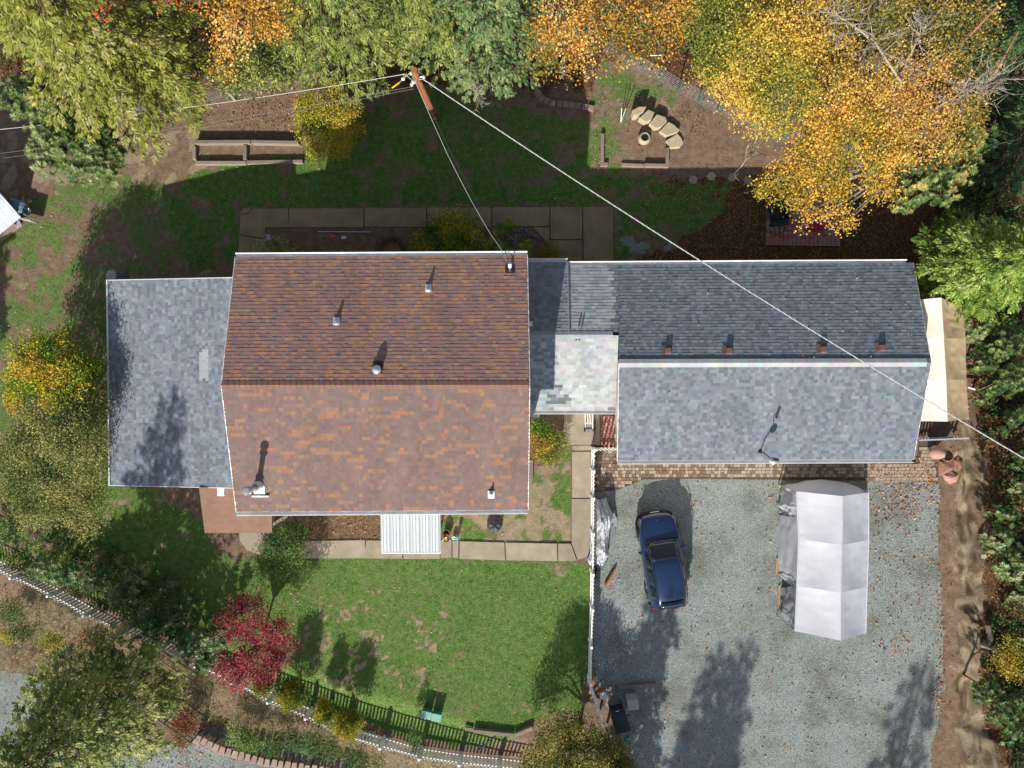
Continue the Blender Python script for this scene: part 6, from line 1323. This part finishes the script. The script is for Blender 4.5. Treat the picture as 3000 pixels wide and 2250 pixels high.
# left yard trees
tree('fruit_tree', 'yellow-green fruit tree beside the wing in the left yard', 'tree', (185, 1085), [(95, 1050, 2.8, .8), (170, 1040, 3.2, .95), (130, 1105, 3.2, 1.0), (215, 1100, 3.3, .9), (275, 1085, 2.8, .5), (70, 1120, 2.6, .7), (60, 1170, 2.2, .5), (185, 1140, 3.3, .9)], P_FRUIT, .11, .055, 64, 12, kd=20, spread=.15, trunk_r=.09)
tree('olive_tree', 'grey-green speckled tree spreading along the west edge of the wing', 'tree', (190, 1340), [(230, 1200, 3.2, .95), (130, 1210, 3.0, .9), (275, 1180, 3.1, .6), (210, 1290, 3.4, 1.2), (100, 1310, 2.6, 1.1), (40, 1330, 2.2, .8), (250, 1370, 2.5, .9), (150, 1400, 2.6, 1.1), (60, 1420, 2.2, .8), (285, 1300, 2.4, .5), (260, 1460, 2, .8), (180, 1480, 2, .8), (100, 1490, 1.8, .8), (250, 1530, 1.4, .6)], P_OLIVE, .10, .045, 70, 12, kd=16, spread=.18, trunk_r=.1, ntw=16)
# red maple and front shrubs
tree('red_maple', 'small crimson japanese maple inside the white fence', 'tree', (765, 1880), [(700, 1775, 2.0, .45), (745, 1770, 2, .5), (690, 1840, 2.2, .55), (745, 1840, 2.4, .65), (800, 1850, 2.2, .5), (680, 1945, 2.0, .6), (730, 1930, 2.2, .6), (660, 1960, 1.9, .4), (700, 1990, 1.9, .45), (780, 1910, 2.1, .45), (790, 1960, 2, .4), (650, 1810, 2, .25), (760, 1985, 1.8, .35), (840, 1880, 2, .4), (820, 1930, 1.9, .4), (830, 1820, 2, .35)], P_RED, .09, .05, 105, 10, spread=.12, trunk_r=.06, bark='pale_bark', ntw=26, twr=.012)
for i, (x, y, r, h, lab) in enumerate([(772, 2005, .42, .9, 'smallest clipped yew, half under the red maple'), (857, 2030, .66, 1.5, 'widest of the clipped yews along the white fence'), (952, 2082, .46, 1.35, 'middle yew between its two larger neighbours'), (1018, 2118, .58, 1.6, 'rightmost tall yew dipping over the white fence')]):
    z = h*.5; tree('yew_shrub', lab, 'shrub', None, [(x, y, z, r, h*.58), (x-5, y-3, z*1.2, r*.75, h*.45), (x+6, y+4, z*.9, r*.8, h*.5)], P_YEW, .085, .038, 240, 14, spread=.07, kd=26, trunk_r=.04, group='clipped yews inside the fence', ntw=0, limbs=False)
tree('evergreen_shrub', 'dark green bushy evergreen at the house corner by the front path', 'shrub', (845, 1600), [(830, 1575, 1.6, .75, 1.0), (855, 1560, 1.5, .55), (800, 1610, 1.3, .55), (870, 1610, 1.4, .6), (830, 1640, 1.2, .65), (865, 1650, 1, .45), (810, 1560, 1.5, .4)], P_DKSH, .10, .05, 150, 12, spread=.10, trunk_r=.06, ntw=0)
tree('yellow_shrub', 'bright yellow shrub beside the timber bed', 'shrub', (945, 385), [(930, 320, 1.8, .8), (985, 350, 1.8, .8), (900, 370, 1.5, .65), (960, 400, 1.6, .75), (935, 440, 1.3, .5), (1000, 420, 1.4, .6), (1020, 330, 1.7, .5), (990, 270, 1.9, .4), (890, 310, 1.6, .45), (990, 450, 1.2, .3), (1045, 375, 1.5, .3)], P_YELLOW, .085, .04, 95, 11, spread=.12, trunk_r=.05, ntw=22, twr=.009)
tree('flowering_shrub', 'broad green shrub with yellow flowers behind the brown roof', 'shrub', (1310, 705), [(1290, 670, .8, .65), (1345, 660, .8, .7), (1250, 700, .7, .55), (1310, 710, .9, .8), (1375, 695, .8, .6), (1400, 730, .6, .5), (1230, 740, .5, .5), (1340, 745, .7, .7), (1280, 745, .7, .6)], P_DKSH[1:]+[(.10, .19, .03), (.45, .36, .02)], .11, .045, 120, 10, spread=.12, trunk_r=.04, ntw=0, limbs=False)
tree('variegated_shrub', 'pale variegated shrub at the corner of the brown roof', 'shrub', None, [(775, 735, .8, .5), (820, 720, .8, .5), (850, 745, .7, .45), (765, 755, .6, .4), (800, 755, .7, .4)], P_VARIE, .09, .04, 150, 10, style='rosette', trunk_r=.03, ntw=0, limbs=False)
tree('variegated_shrub', 'smaller greyish variegated shrub next to the pale one', 'shrub', None, [(880, 755, .5, .3), (868, 765, .4, .25)], P_VARIE, .09, .04, 170, 10, style='rosette', trunk_r=.02, ntw=0, limbs=False)
tree('oleander_shrub', 'leafy lime green shrub beside the cobbles', 'shrub', None, [(1470, 680, .7, .38), (1495, 665, .7, .28), (1455, 720, .7, .4), (1480, 735, .6, .35)], [(.06, .13, .02), (.10, .19, .03), (.15, .24, .035), (.20, .27, .04)], .19, .045, 90, 9, style='rosette', trunk_r=.03, ntw=0, limbs=False)
tree('oleander_shrub', 'small lime rosette plant below the cobbles', 'shrub', None, [(1535, 730, .6, .22), (1550, 715, .6, .16), (1545, 748, .5, .18)], [(.10, .19, .03), (.15, .24, .035), (.20, .27, .04)], .18, .045, 90, 9, style='rosette', trunk_r=.02, ntw=0, limbs=False)
tree('mustard_shrub', 'mustard brown shrub between the cobbles and rear path', 'shrub', None, [(1610, 735, .5, .35), (1590, 755, .5, .35), (1625, 755, .5, .3), (1570, 765, .4, .3)], [(.12, .12, .02), (.22, .18, .02), (.30, .23, .03), (.16, .10, .03)], .08, .03, 130, 10, spread=.1, trunk_r=.03, ntw=0, limbs=False)
tree('yellow_bush', 'yellowing bush along the east wall of the house', 'shrub', None, [(1600, 1290, .6, .55), (1575, 1310, .5, .5), (1620, 1325, .5, .45), (1640, 1290, .5, .4), (1600, 1340, .4, .35), (1570, 1275, .6, .45)], [(.09, .13, .015), (.17, .19, .02), (.30, .26, .035), (.36, .29, .06), (.26, .15, .04)], .085, .045, 120, 10, spread=.1, trunk_r=.03, ntw=6, limbs=False)
tree('green_bush', 'fresh green top of the bush below the connector corner', 'shrub', None, [(1570, 1250, .7, .38), (1595, 1262, .7, .35)], [(.05, .13, .012), (.08, .19, .02), (.12, .24, .03)], .11, .055, 130, 10, spread=.1, trunk_r=.03, ntw=0, limbs=False)
tree('olive_bush', 'big olive-yellow bush at the bottom edge by the bins', 'shrub', (1690, 2150), [(1620, 2140, 1.7, .75), (1680, 2120, 1.8, .6), (1720, 2150, 1.9, .75), (1640, 2200, 1.9, 1.0), (1720, 2220, 2.0, 1.0), (1790, 2190, 1.7, .7), (1580, 2215, 1.5, .7), (1560, 2250, 1.3, .6), (1810, 2240, 1.5, .8), (1850, 2260, 1.2, .5), (1660, 2270, 1.9, .9), (1750, 2270, 1.8, .9)], P_OLBUSH, .085, .045, 110, 12, spread=.11, trunk_r=.08, ntw=10)
tree('small_conifer', 'tiny dark conifer just inside the white fence near the mint lids', 'shrub', None, [(1218, 2155, .5, .28, .5), (1215, 2140, .7, .2, .4), (1222, 2175, .3, .3, .3)], P_DKSH, .1, .03, 260, 9, spread=.07, trunk_r=.02, ntw=0, limbs=False)
# rhododendrons and bamboo-like shrubs along the fence
SH = [(120, 1680, .9, .6, 'leafy dark shrub against the fence at the left edge'), (190, 1705, .9, .5, 'bluish green shrub just right of the leftmost fence shrub'), (270, 1715, .9, .55, 'long-leaved shrub inside the fence below the shaded lawn'), (350, 1760, 1.0, .6, 'long-leaved shrub in the middle of the fence shrubs'), (445, 1835, 1.1, .75, 'dense glossy shrub covering the fence left of the red maple'), (520, 1800, 1.0, .6, 'upper glossy shrub left of the red maple'), (555, 1900, 1.1, .7, 'glossy shrub leaning over the picket fence'), (620, 1890, 1.1, .6, 'glossy shrub touching the red maple'), (600, 1950, .8, .6, 'grey-green shrub outside the fence below the glossy ones'), (390, 1700, .9, .5, 'olive shrub shaded by the pine shadow'), (480, 1730, .7, .4, 'low shrub at the edge of the shaded lawn')]
for x, y, z, r, lab in SH:
    x, y = x+14, y-20; tree('rhododendron', lab, 'shrub', None, [(x, y, z*.7, r, z*.8), (x+18, y-12, z, r*.6), (x-16, y+10, z*.8, r*.65)], P_RHODO if 'olive' not in lab else P_OLIVE, .21, .045, 60, 9, style='rosette', m='gloss_leaf', trunk_r=.03, group='shrubs along the long picket fence', ntw=4, twr=.01, limbs=False)
LOW = [(30, 1790, .5, .5, P_RHODO, 'bluish shrub outside the fence at the left edge'), (60, 1850, .4, .4, P_RHODO, 'bluish shrub below the first at the left edge'), (470, 2030, .9, .65, [(.09, .15, .02), (.15, .22, .025), (.21, .27, .035)], 'bright lime shrub beside the black tube gate'), (500, 2000, .7, .5, P_FIR, 'pale green shrub above the lime one'), (270, 1870, .5, .5, P_REDBR, 'rusty red shrub below the picket fence'), (540, 2110, .5, .6, P_REDBR, 'red-brown shrub right of the black tube gate'), (530, 2160, .4, .4, P_REDBR+[(.2, .22, .1)], 'sparse reddish bush at the gravel road edge'), (150, 1880, .4, .45, P_YELLOW, 'yellow weedy shrub on the dry bank'), (20, 1860, .3, .35, P_YELLOW, 'yellow weeds at the left edge of the dry bank'), (700, 2150, .3, .55, [(.12, .20, .05), (.18, .26, .08), (.22, .28, .11)], 'feathery light green clump above the retaining blocks'), (730, 2170, .3, .45, [(.10, .18, .04), (.16, .25, .07)], 'second feathery clump above the retaining blocks'), (850, 2160, .3, .5, P_RHODO, 'dark green ground cover clump below the fence'), (900, 2180, .3, .55, [(.06, .13, .04), (.10, .19, .07), (.15, .24, .11)], 'bluish spurge clump below the middle of the fence'), (960, 2190, .3, .5, P_RHODO, 'spurge clump near the end of the retaining blocks'), (1040, 2215, .3, .5, P_RHODO, 'dark clump below the curved part of the fence'), (1100, 2235, .3, .4, P_OLIVE, 'small grey clump at the bottom edge'), (800, 2185, .25, .4, P_DKSH, 'low dark clump right behind the retaining blocks')]
for x, y, z, r, pal, lab in LOW:
    tree('low_shrub', lab, 'shrub', None, [(x, y, z*.6-.3*(y > 2100), r, z*.7), (x+14, y+8, z*.5-.3*(y > 2100), r*.7, z*.6)], pal, .12, .035, 110, 9, spread=.11, trunk_r=.02, group='wild shrubs outside the long fence', ntw=3, twr=.008, limbs=False)
RS = [(2860, 955, 1.6, .7, 'glossy shrub below the bright cedar'), (2930, 1000, 1.8, .9, 'glossy dark shrub right of the tan canopy'), (2880, 1060, 1.5, .7, 'sunlit glossy shrub beside the tan canopy'), (2960, 1110, 1.8, .8, 'dark glossy shrub on the right edge'), (2895, 1140, 1.4, .55, 'glossy shrub lowest beside the tan canopy'), (2965, 1230, 1.8, .5, 'small dark shrub by the cable at the right edge'), (2980, 1420, 2.0, .5, 'lime green shrub on the right edge above the bank'), (2935, 1500, 1.9, .6, 'glossy shrub on top of the cut bank'), (2920, 1580, 1.9, .7, 'bright glossy shrub overhanging the cut bank'), (2970, 1650, 2.1, .9, 'large bright madrone shrub on the right edge'), (2985, 1740, 2.0, .7, 'lower bright madrone shrub on the right edge'), (2890, 2020, 2.0, .6, 'dark green shrub over the lower bank'), (2940, 2070, 2.1, .75, 'broad dark green shrub at the lower right'), (2970, 2130, 2.0, .6, 'dark green shrub nearest the bottom right'), (2985, 1350, 2, .4, 'small green shrub high on the right edge'), (2990, 1850, 2, .4, 'sparse shrub among red leaves at the right edge')]
for x, y, z, r, lab in RS:
    pal = P_MADRONE if ('bright' in lab or 'lime' in lab or 'sunlit' in lab) else P_MADRONE[:3]+[(.035, .08, .025)]  # a sunlit shrub gets lighter leaves, its light put into the palette
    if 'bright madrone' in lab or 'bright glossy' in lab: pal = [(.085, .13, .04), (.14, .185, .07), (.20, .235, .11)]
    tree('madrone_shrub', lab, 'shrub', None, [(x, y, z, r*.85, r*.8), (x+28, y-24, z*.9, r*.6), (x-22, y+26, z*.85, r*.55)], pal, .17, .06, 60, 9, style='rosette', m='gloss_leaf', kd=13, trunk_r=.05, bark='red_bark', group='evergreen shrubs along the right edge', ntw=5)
tree('yellow_shrub', 'yellow shrub clinging to the top of the bank at the right', 'shrub', None, [(2960, 1950, 2.0, .5), (2975, 1890, 2.0, .45), (2930, 1930, 1.9, .3)], P_YELLOW, .09, .04, 70, 10, trunk_r=.03)
tree('oak_sapling', 'thin leafy sapling in the leaf litter right of the patio', 'shrub', (2830, 700), [(2800, 640, 1.2, .5), (2860, 620, 1.2, .5), (2900, 680, 1.3, .5), (2780, 700, 1, .4)], P_GREENGOLD[:3]+P_DARK, .12, .06, 60, 9, trunk_r=.03)
for x0, y0, x1, y1, lab in ((2870, 640, 2915, 690, 'pale fallen log in the leaf litter right of the patio'), (2895, 1830, 2905, 1900, 'dark stump log standing at the top of the bank'), (2880, 1890, 2925, 1905, 'grey fallen log lying on the bank edge')):
    a, b = G(x0, y0, .1), G(x1, y1, .12); tag(MB().tube([a, a.lerp(b, .5)+Vector((0, 0, .02)), b], [.13, .12, .10], 8).build('fallen_log', M['pale_bark'] if 'pale' in lab or 'grey' in lab else M['bark'], None, a), lab, 'log', 'fallen logs on the right')


# low undergrowth too thick to count
def undergrowth(name, poly, n, pal, L, Wd, zr=(.05, .5), per=9, warp=40):
    P = np.array(poly); X0 = R.uniform(P[:, 0].min(), P[:, 0].max(), n); Y0 = R.uniform(P[:, 1].min(), P[:, 1].max(), n)
    wx_ = X0+(fbm(X0*.02, Y0*.02, 33)-.5)*warp*2; wy_ = Y0+(fbm(X0*.02, Y0*.02, 34)-.5)*warp*2; tn = fbm(X0*.025, Y0*.025, 35)
    k = inpoly(wx_, wy_, poly) & (R.random(n) < sstep(.30, .52, tn)*.9+.1); X = (X0[k]-1500)/PM; Y = -(Y0[k]-1125)/PM; tn = fbm(X0[k]*.03, Y0[k]*.03, 36); m_ = len(X)
    Z = height(X, Y)+zr[0]+(zr[1]-zr[0])*R.random(m_)*(.3+.9*tn); i = np.repeat(np.arange(m_), per); lv = Leaves(); c = np.stack([X, Y, Z], -1)
    d = rnd_dir(len(i)); d[:, 2] = np.abs(d[:, 2])*.7+.05
    lv.add(c[i]+R.normal(size=(len(i), 3))*.05, d, L*R.uniform(.6, 1.3, len(i)), Wd*R.uniform(.7, 1.2, len(i)), pal_pick(pal, np.clip((tn[i]-.5)*2.4+.5+R.normal(size=len(i))*.17, 0, .999))*R.uniform(.75, 1.25, (len(i), 1)))
    return tag(lv.build(name, M['leaf'], None, (0, 0, 0)), kind='stuff')
undergrowth('fence_undergrowth', [(-40, 1500), (120, 1540), (300, 1600), (460, 1700), (600, 1820), (660, 1900), (640, 1965), (480, 1890), (300, 1800), (100, 1700), (-40, 1640)], 5200, P_DKSH+P_RHODO+P_OLIVE[1:4], .16, .04, (.05, .75))
undergrowth('roadside_undergrowth', [(-40, 1720), (100, 1760), (300, 1860), (520, 1960), (640, 2030), (800, 2100), (1000, 2190), (1300, 2260), (1000, 2262), (760, 2200), (600, 2140), (430, 2150), (250, 2060), (100, 2010), (-40, 1960)], 4200, [(.20, .16, .09), (.12, .14, .04), (.28, .22, .13), (.10, .15, .05), (.33, .27, .17), (.16, .19, .07), (.24, .10, .06)], .17, .022, (.02, .35))
undergrowth('bank_top_undergrowth', [(2850, 900), (3020, 860), (3020, 2270), (2890, 2270), (2850, 2050), (2845, 1800), (2850, 1450), (2840, 1260)], 4200, P_DARK+P_MADRONE[:2]+[(.16, .10, .05), (.12, .07, .04)], .15, .06, (.05, .8))
undergrowth('forest_undergrowth', [(-40, -40), (3040, -40), (3040, 640), (2840, 620), (2780, 420), (2100, 260), (1980, 120), (1760, 130), (1560, 150), (1250, 170), (900, 200), (600, 250), (380, 320), (-40, 260)], 9000, P_DARK+[(.14, .09, .05), (.10, .06, .035), (.17, .12, .06)], .17, .06, (.03, .8))
undergrowth('leafy_thicket', [(2760, 540), (2950, 560), (2990, 700), (2860, 760), (2740, 680)], 1100, P_DARK+[(.16, .19, .05), (.20, .10, .05)], .14, .05, (.03, .7))
# ---------------------------------------------------------------- lawn grass, dry grass, fallen leaves, loose stones
def scatter(n, fn, box=(-24.5, -18.5, 24.5, 18.5)):
    X = R.uniform(box[0], box[2], n); Y = R.uniform(box[1], box[3], n); keep = (R.random(n) < fn(X, Y)) & ~keep_out(X, Y); X, Y = X[keep], Y[keep]
    return X, Y, height(X, Y)
X, Y, Z = scatter(820000, lambda x, y: np.clip(sample(grass, x, y)-.15, 0, 1)*.85)
n = len(X); px, py = tpx(X, Y); tn = fbm(px*.014, py*.014, 51)*.55+fbm(px*.05, py*.05, 52)*.45
col = pal_pick([(.042, .105, .022), (.064, .15, .03), (.10, .205, .042), (.145, .245, .05), (.21, .27, .085), (.31, .30, .16)], np.clip((tn-.5)*2.2+.5+R.normal(size=n)*.14, 0, .999))*R.uniform(.75, 1.25, (n, 1))
shade_tinted = sample(back, X, Y) > .5; col[shade_tinted] = pal_pick([(.02, .075, .008), (.03, .105, .012), (.045, .14, .016), (.06, .165, .02), (.11, .16, .04)], np.clip((tn[shade_tinted]-.5)*2.0+.45+R.normal(size=int(shade_tinted.sum()))*.16, 0, .999))*R.uniform(.75, 1.25, (int(shade_tinted.sum()), 1))  # back lawn blades: shaded look put into a darker, greener palette
a = R.random(n)*6.283; ln = R.uniform(.03, .075, n); lean = np.stack([np.cos(a)*ln, np.sin(a)*ln, R.uniform(.02, .055, n)], -1); b0 = np.stack([X, Y, Z-.005], -1); sd2 = np.stack([-np.sin(a), np.cos(a), a*0], -1)*R.uniform(.008, .016, (n, 1))
V = np.stack([b0-sd2, b0+sd2, b0+lean], 1).reshape(-1, 3)
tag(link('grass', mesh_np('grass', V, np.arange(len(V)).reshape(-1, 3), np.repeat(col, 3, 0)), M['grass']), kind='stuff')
def tufts(name, n, fn, pal, L=(.25, .55), blades=14):
    X, Y, Z = scatter(n, fn); k = len(X); i = np.repeat(np.arange(k), blades); m_ = len(i); lv = Leaves(); a = R.random(m_)*6.283; ca = (fbm(X*.4, Y*.4, 88)*12)[i]
    d = np.stack([np.cos(a)+.8*np.cos(ca), np.sin(a)+.8*np.sin(ca), R.uniform(.25, 1.0, m_)], -1); p = np.stack([X[i], Y[i], Z[i]], -1)+R.normal(size=(m_, 3))*np.array([.05, .05, 0])
    lv.add(p, d, R.uniform(*L, m_), R.uniform(.010, .022, m_), pal_pick(pal, R.random(m_))*R.uniform(.8, 1.2, (m_, 1)), curl=.15)
    return tag(lv.build(name, M['grass'], None, (0, 0, 0)), kind='stuff')
P_DRYG = [(.22, .17, .09), (.32, .25, .14), (.42, .34, .20), (.50, .41, .26)]
tufts('dry_grass', 5200, lambda x, y: sample(dry, x, y)*.8*(y < -7), P_DRYG)
tufts('meadow_grass', 6000, lambda x, y: np.maximum(sample(mea, x, y)*.8, .25*sample(forest, x, y)*(y > 12)), P_DRYG+[(.10, .13, .04), (.07, .11, .03)], (.12, .32), 10)
tufts('bank_grass', 1500, lambda x, y: sample(clay, x, y)*.16*(x < 23)+.5*((x > 21.9) & (y < -3) & (x < 24)), [(.24, .19, .11), (.32, .26, .16), (.14, .10, .06)], (.10, .3), 9)
def fallen(name, n, fn, pal, size=(.05, .10)):
    X, Y, Z = scatter(n, fn); k = len(X); lv = Leaves(); a = R.random(k)*6.283; d = np.stack([np.cos(a), np.sin(a), R.normal(size=k)*.25], -1); s = R.uniform(*size, k)
    lv.add(np.stack([X, Y, Z+.012+R.random(k)*.03], -1), d, s, s*R.uniform(.6, 1.0, k), pal_pick(pal, R.random(k))*R.uniform(.8, 1.2, (k, 1)), nrm=np.array([0, 0, 1.0])+R.normal(size=(k, 3))*.3, curl=.15)
    return tag(lv.build(name, M['dead_leaf'], None, (0, 0, 0)), kind='stuff')
P_FALL = [(.40, .15, .05), (.50, .22, .07), (.55, .30, .11), (.32, .10, .05), (.25, .09, .05), (.50, .34, .18)]
def spots(L):
    def f(x, y):
        px, py = tpx(x, y); r = 0
        for cx, cy, sx, sy, a in L: r = r+a*np.exp(-(((px-cx)/sx)**2+((py-cy)/sy)**2))
        return np.clip(r*(.4+1.2*fbm(px*.02, py*.02, 91)), 0, 1)
    return f
fallen('fallen_leaves_on_gravel', 150000, lambda x, y: np.clip(sample(gravel, x, y), 0, 1)*(.05+1.7*spots([(2650, 1450, 130, 70, .5), (2430, 1395, 120, 22, 1.5), (2300, 1450, 40, 120, .12), (2620, 1900, 40, 25, .5), (2760, 1700, 14, 600, .7), (2650, 1650, 120, 300, .06), (420, 2240, 200, 50, .15), (600, 2170, 60, 40, .3)])(x, y)), P_FALL, (.06, .115))
fallen('red_leaves_on_gravel', 30000, spots([(1890, 2110, 70, 60, .6), (1960, 2170, 60, 60, .35), (1850, 2000, 130, 40, .25), (1830, 2220, 60, 40, .9), (1950, 1950, 250, 200, .03), (1930, 2240, 60, 30, .7), (1760, 2010, 40, 40, .6)]), [(.36, .05, .06), (.42, .09, .08), (.28, .05, .05), (.45, .16, .10)], (.04, .08))
fallen('fallen_leaves_on_lawn', 45000, lambda x, y: np.clip(sample(grass, x, y)+sample(lefty, x, y)*.4+sample(south, x, y)*.1, 0, 1)*(.045+1.4*spots([(820, 1860, 110, 130, .35), (1650, 1760, 80, 160, .12), (200, 800, 260, 260, .05), (1850, 560, 180, 80, .12), (1650, 2040, 80, 60, .2), (1250, 2000, 300, 100, .02), (1950, 600, 260, 110, .22), (1600, 560, 200, 80, .06), (1650, 430, 120, 60, .06), (2100, 540, 150, 60, .3)])(x, y)), [(.55, .30, .20), (.50, .22, .08), (.60, .42, .30), (.40, .10, .08), (.55, .36, .14)], (.045, .085))
fallen('leaf_litter', 210000, lambda x, y: np.clip(sample(leafy, x, y)*.5+spots([(2250, 640, 260, 110, .5), (2020, 350, 120, 60, .35), (1860, 520, 150, 60, .15), (780, 340, 90, 50, .9), (2880, 1100, 60, 400, .5), (2950, 1700, 40, 600, .5), (2730, 1270, 50, 40, .8), (980, 1530, 150, 40, .5), (1600, 1340, 40, 30, .3)])(x, y)*(1-sample(gravel, x, y)), 0, 1)*.7, [(.30, .14, .06), (.22, .09, .045), (.38, .20, .08), (.15, .07, .04), (.45, .24, .09), (.12, .065, .04)], (.05, .10))
# leaves lying on the apron, roofs and patio
def leaves_at(name, L, r_=(.06, .10), pal=P_FALL):
    k = len(L); lv = Leaves(); a = R.random(k)*6.283; d = np.stack([np.cos(a), np.sin(a), R.normal(size=k)*.1], -1); s = R.uniform(*r_, k)
    lv.add(np.array([tuple(q) for q in L]), d, s, s*R.uniform(.6, 1, k), pal_pick(pal, R.random(k)), nrm=np.array([0, 0, 1.0])+R.normal(size=(k, 3))*.2, curl=.2)
    return tag(lv.build(name, M['dead_leaf'], None, (0, 0, 0)), kind='stuff')
L = []
for _ in range(46):
    px, py = random.uniform(1960, 2690), random.uniform(785, 1330)
    if px < 2300 and random.random() < .6: continue
    z = 3.0
    for _k in range(5):
        p = W(px, py, z); z = GE+(GR-GE)*((gNL.y-p.y)/(gNL.y-gRL.y) if p.y > gRL.y else (p.y-gSL.y)/(gRL.y-gSL.y))
    L.append(W(px, py, z+.045))
for _ in range(60):
    px, py = random.uniform(2250, 2455), random.uniform(590, 715); L.append(W(px, py, .10))
for _ in range(150):
    px, py = random.uniform(2540, 2745), random.uniform(1345, 1412); L.append(W(px, py, .08))
for _ in range(70):
    px, py = random.uniform(1850, 2740), random.uniform(1352, 1410); L.append(W(px, py, .08))
for _ in range(14):
    px, py = random.uniform(345, 670), random.uniform(850, 1400); L.append(W(px, py, 2.48+.75*(px-320)/370+.03))
leaves_at('scattered_leaves', L)
X, Y, Z = scatter(90000, lambda x, y: np.clip(sample(gravel, x, y), 0, 1)*.75)
n = len(X); s = R.uniform(.012, .032, (n, 1)); c = np.stack([X, Y, Z+.004], -1); q = R.random(n)*6.28
dx = np.stack([np.cos(q), np.sin(q), q*0], -1)*s; dy = np.stack([-np.sin(q), np.cos(q), q*0], -1)*s*R.uniform(.6, 1, (n, 1)); up = np.stack([R.normal(size=n)*.3, R.normal(size=n)*.3, q*0+.9], -1)*s
V = np.stack([c-dx, c-dy, c+dx, c+dy, c+up], 1).reshape(-1, 3); b5 = (np.arange(n)*5)[:, None]
F = np.stack([b5+np.array([[0, 1, 4]]), b5+np.array([[1, 2, 4]]), b5+np.array([[2, 3, 4]]), b5+np.array([[3, 0, 4]])], 1).reshape(-1, 3)
col = pal_pick([(.16, .19, .20), (.24, .28, .29), (.33, .37, .37), (.42, .45, .44), (.52, .53, .50), (.30, .30, .27)], R.random(n))
tag(link('loose_gravel', mesh_np('loose_gravel', V, F, np.repeat(col, 5, 0)), M['dead_leaf']), kind='stuff')
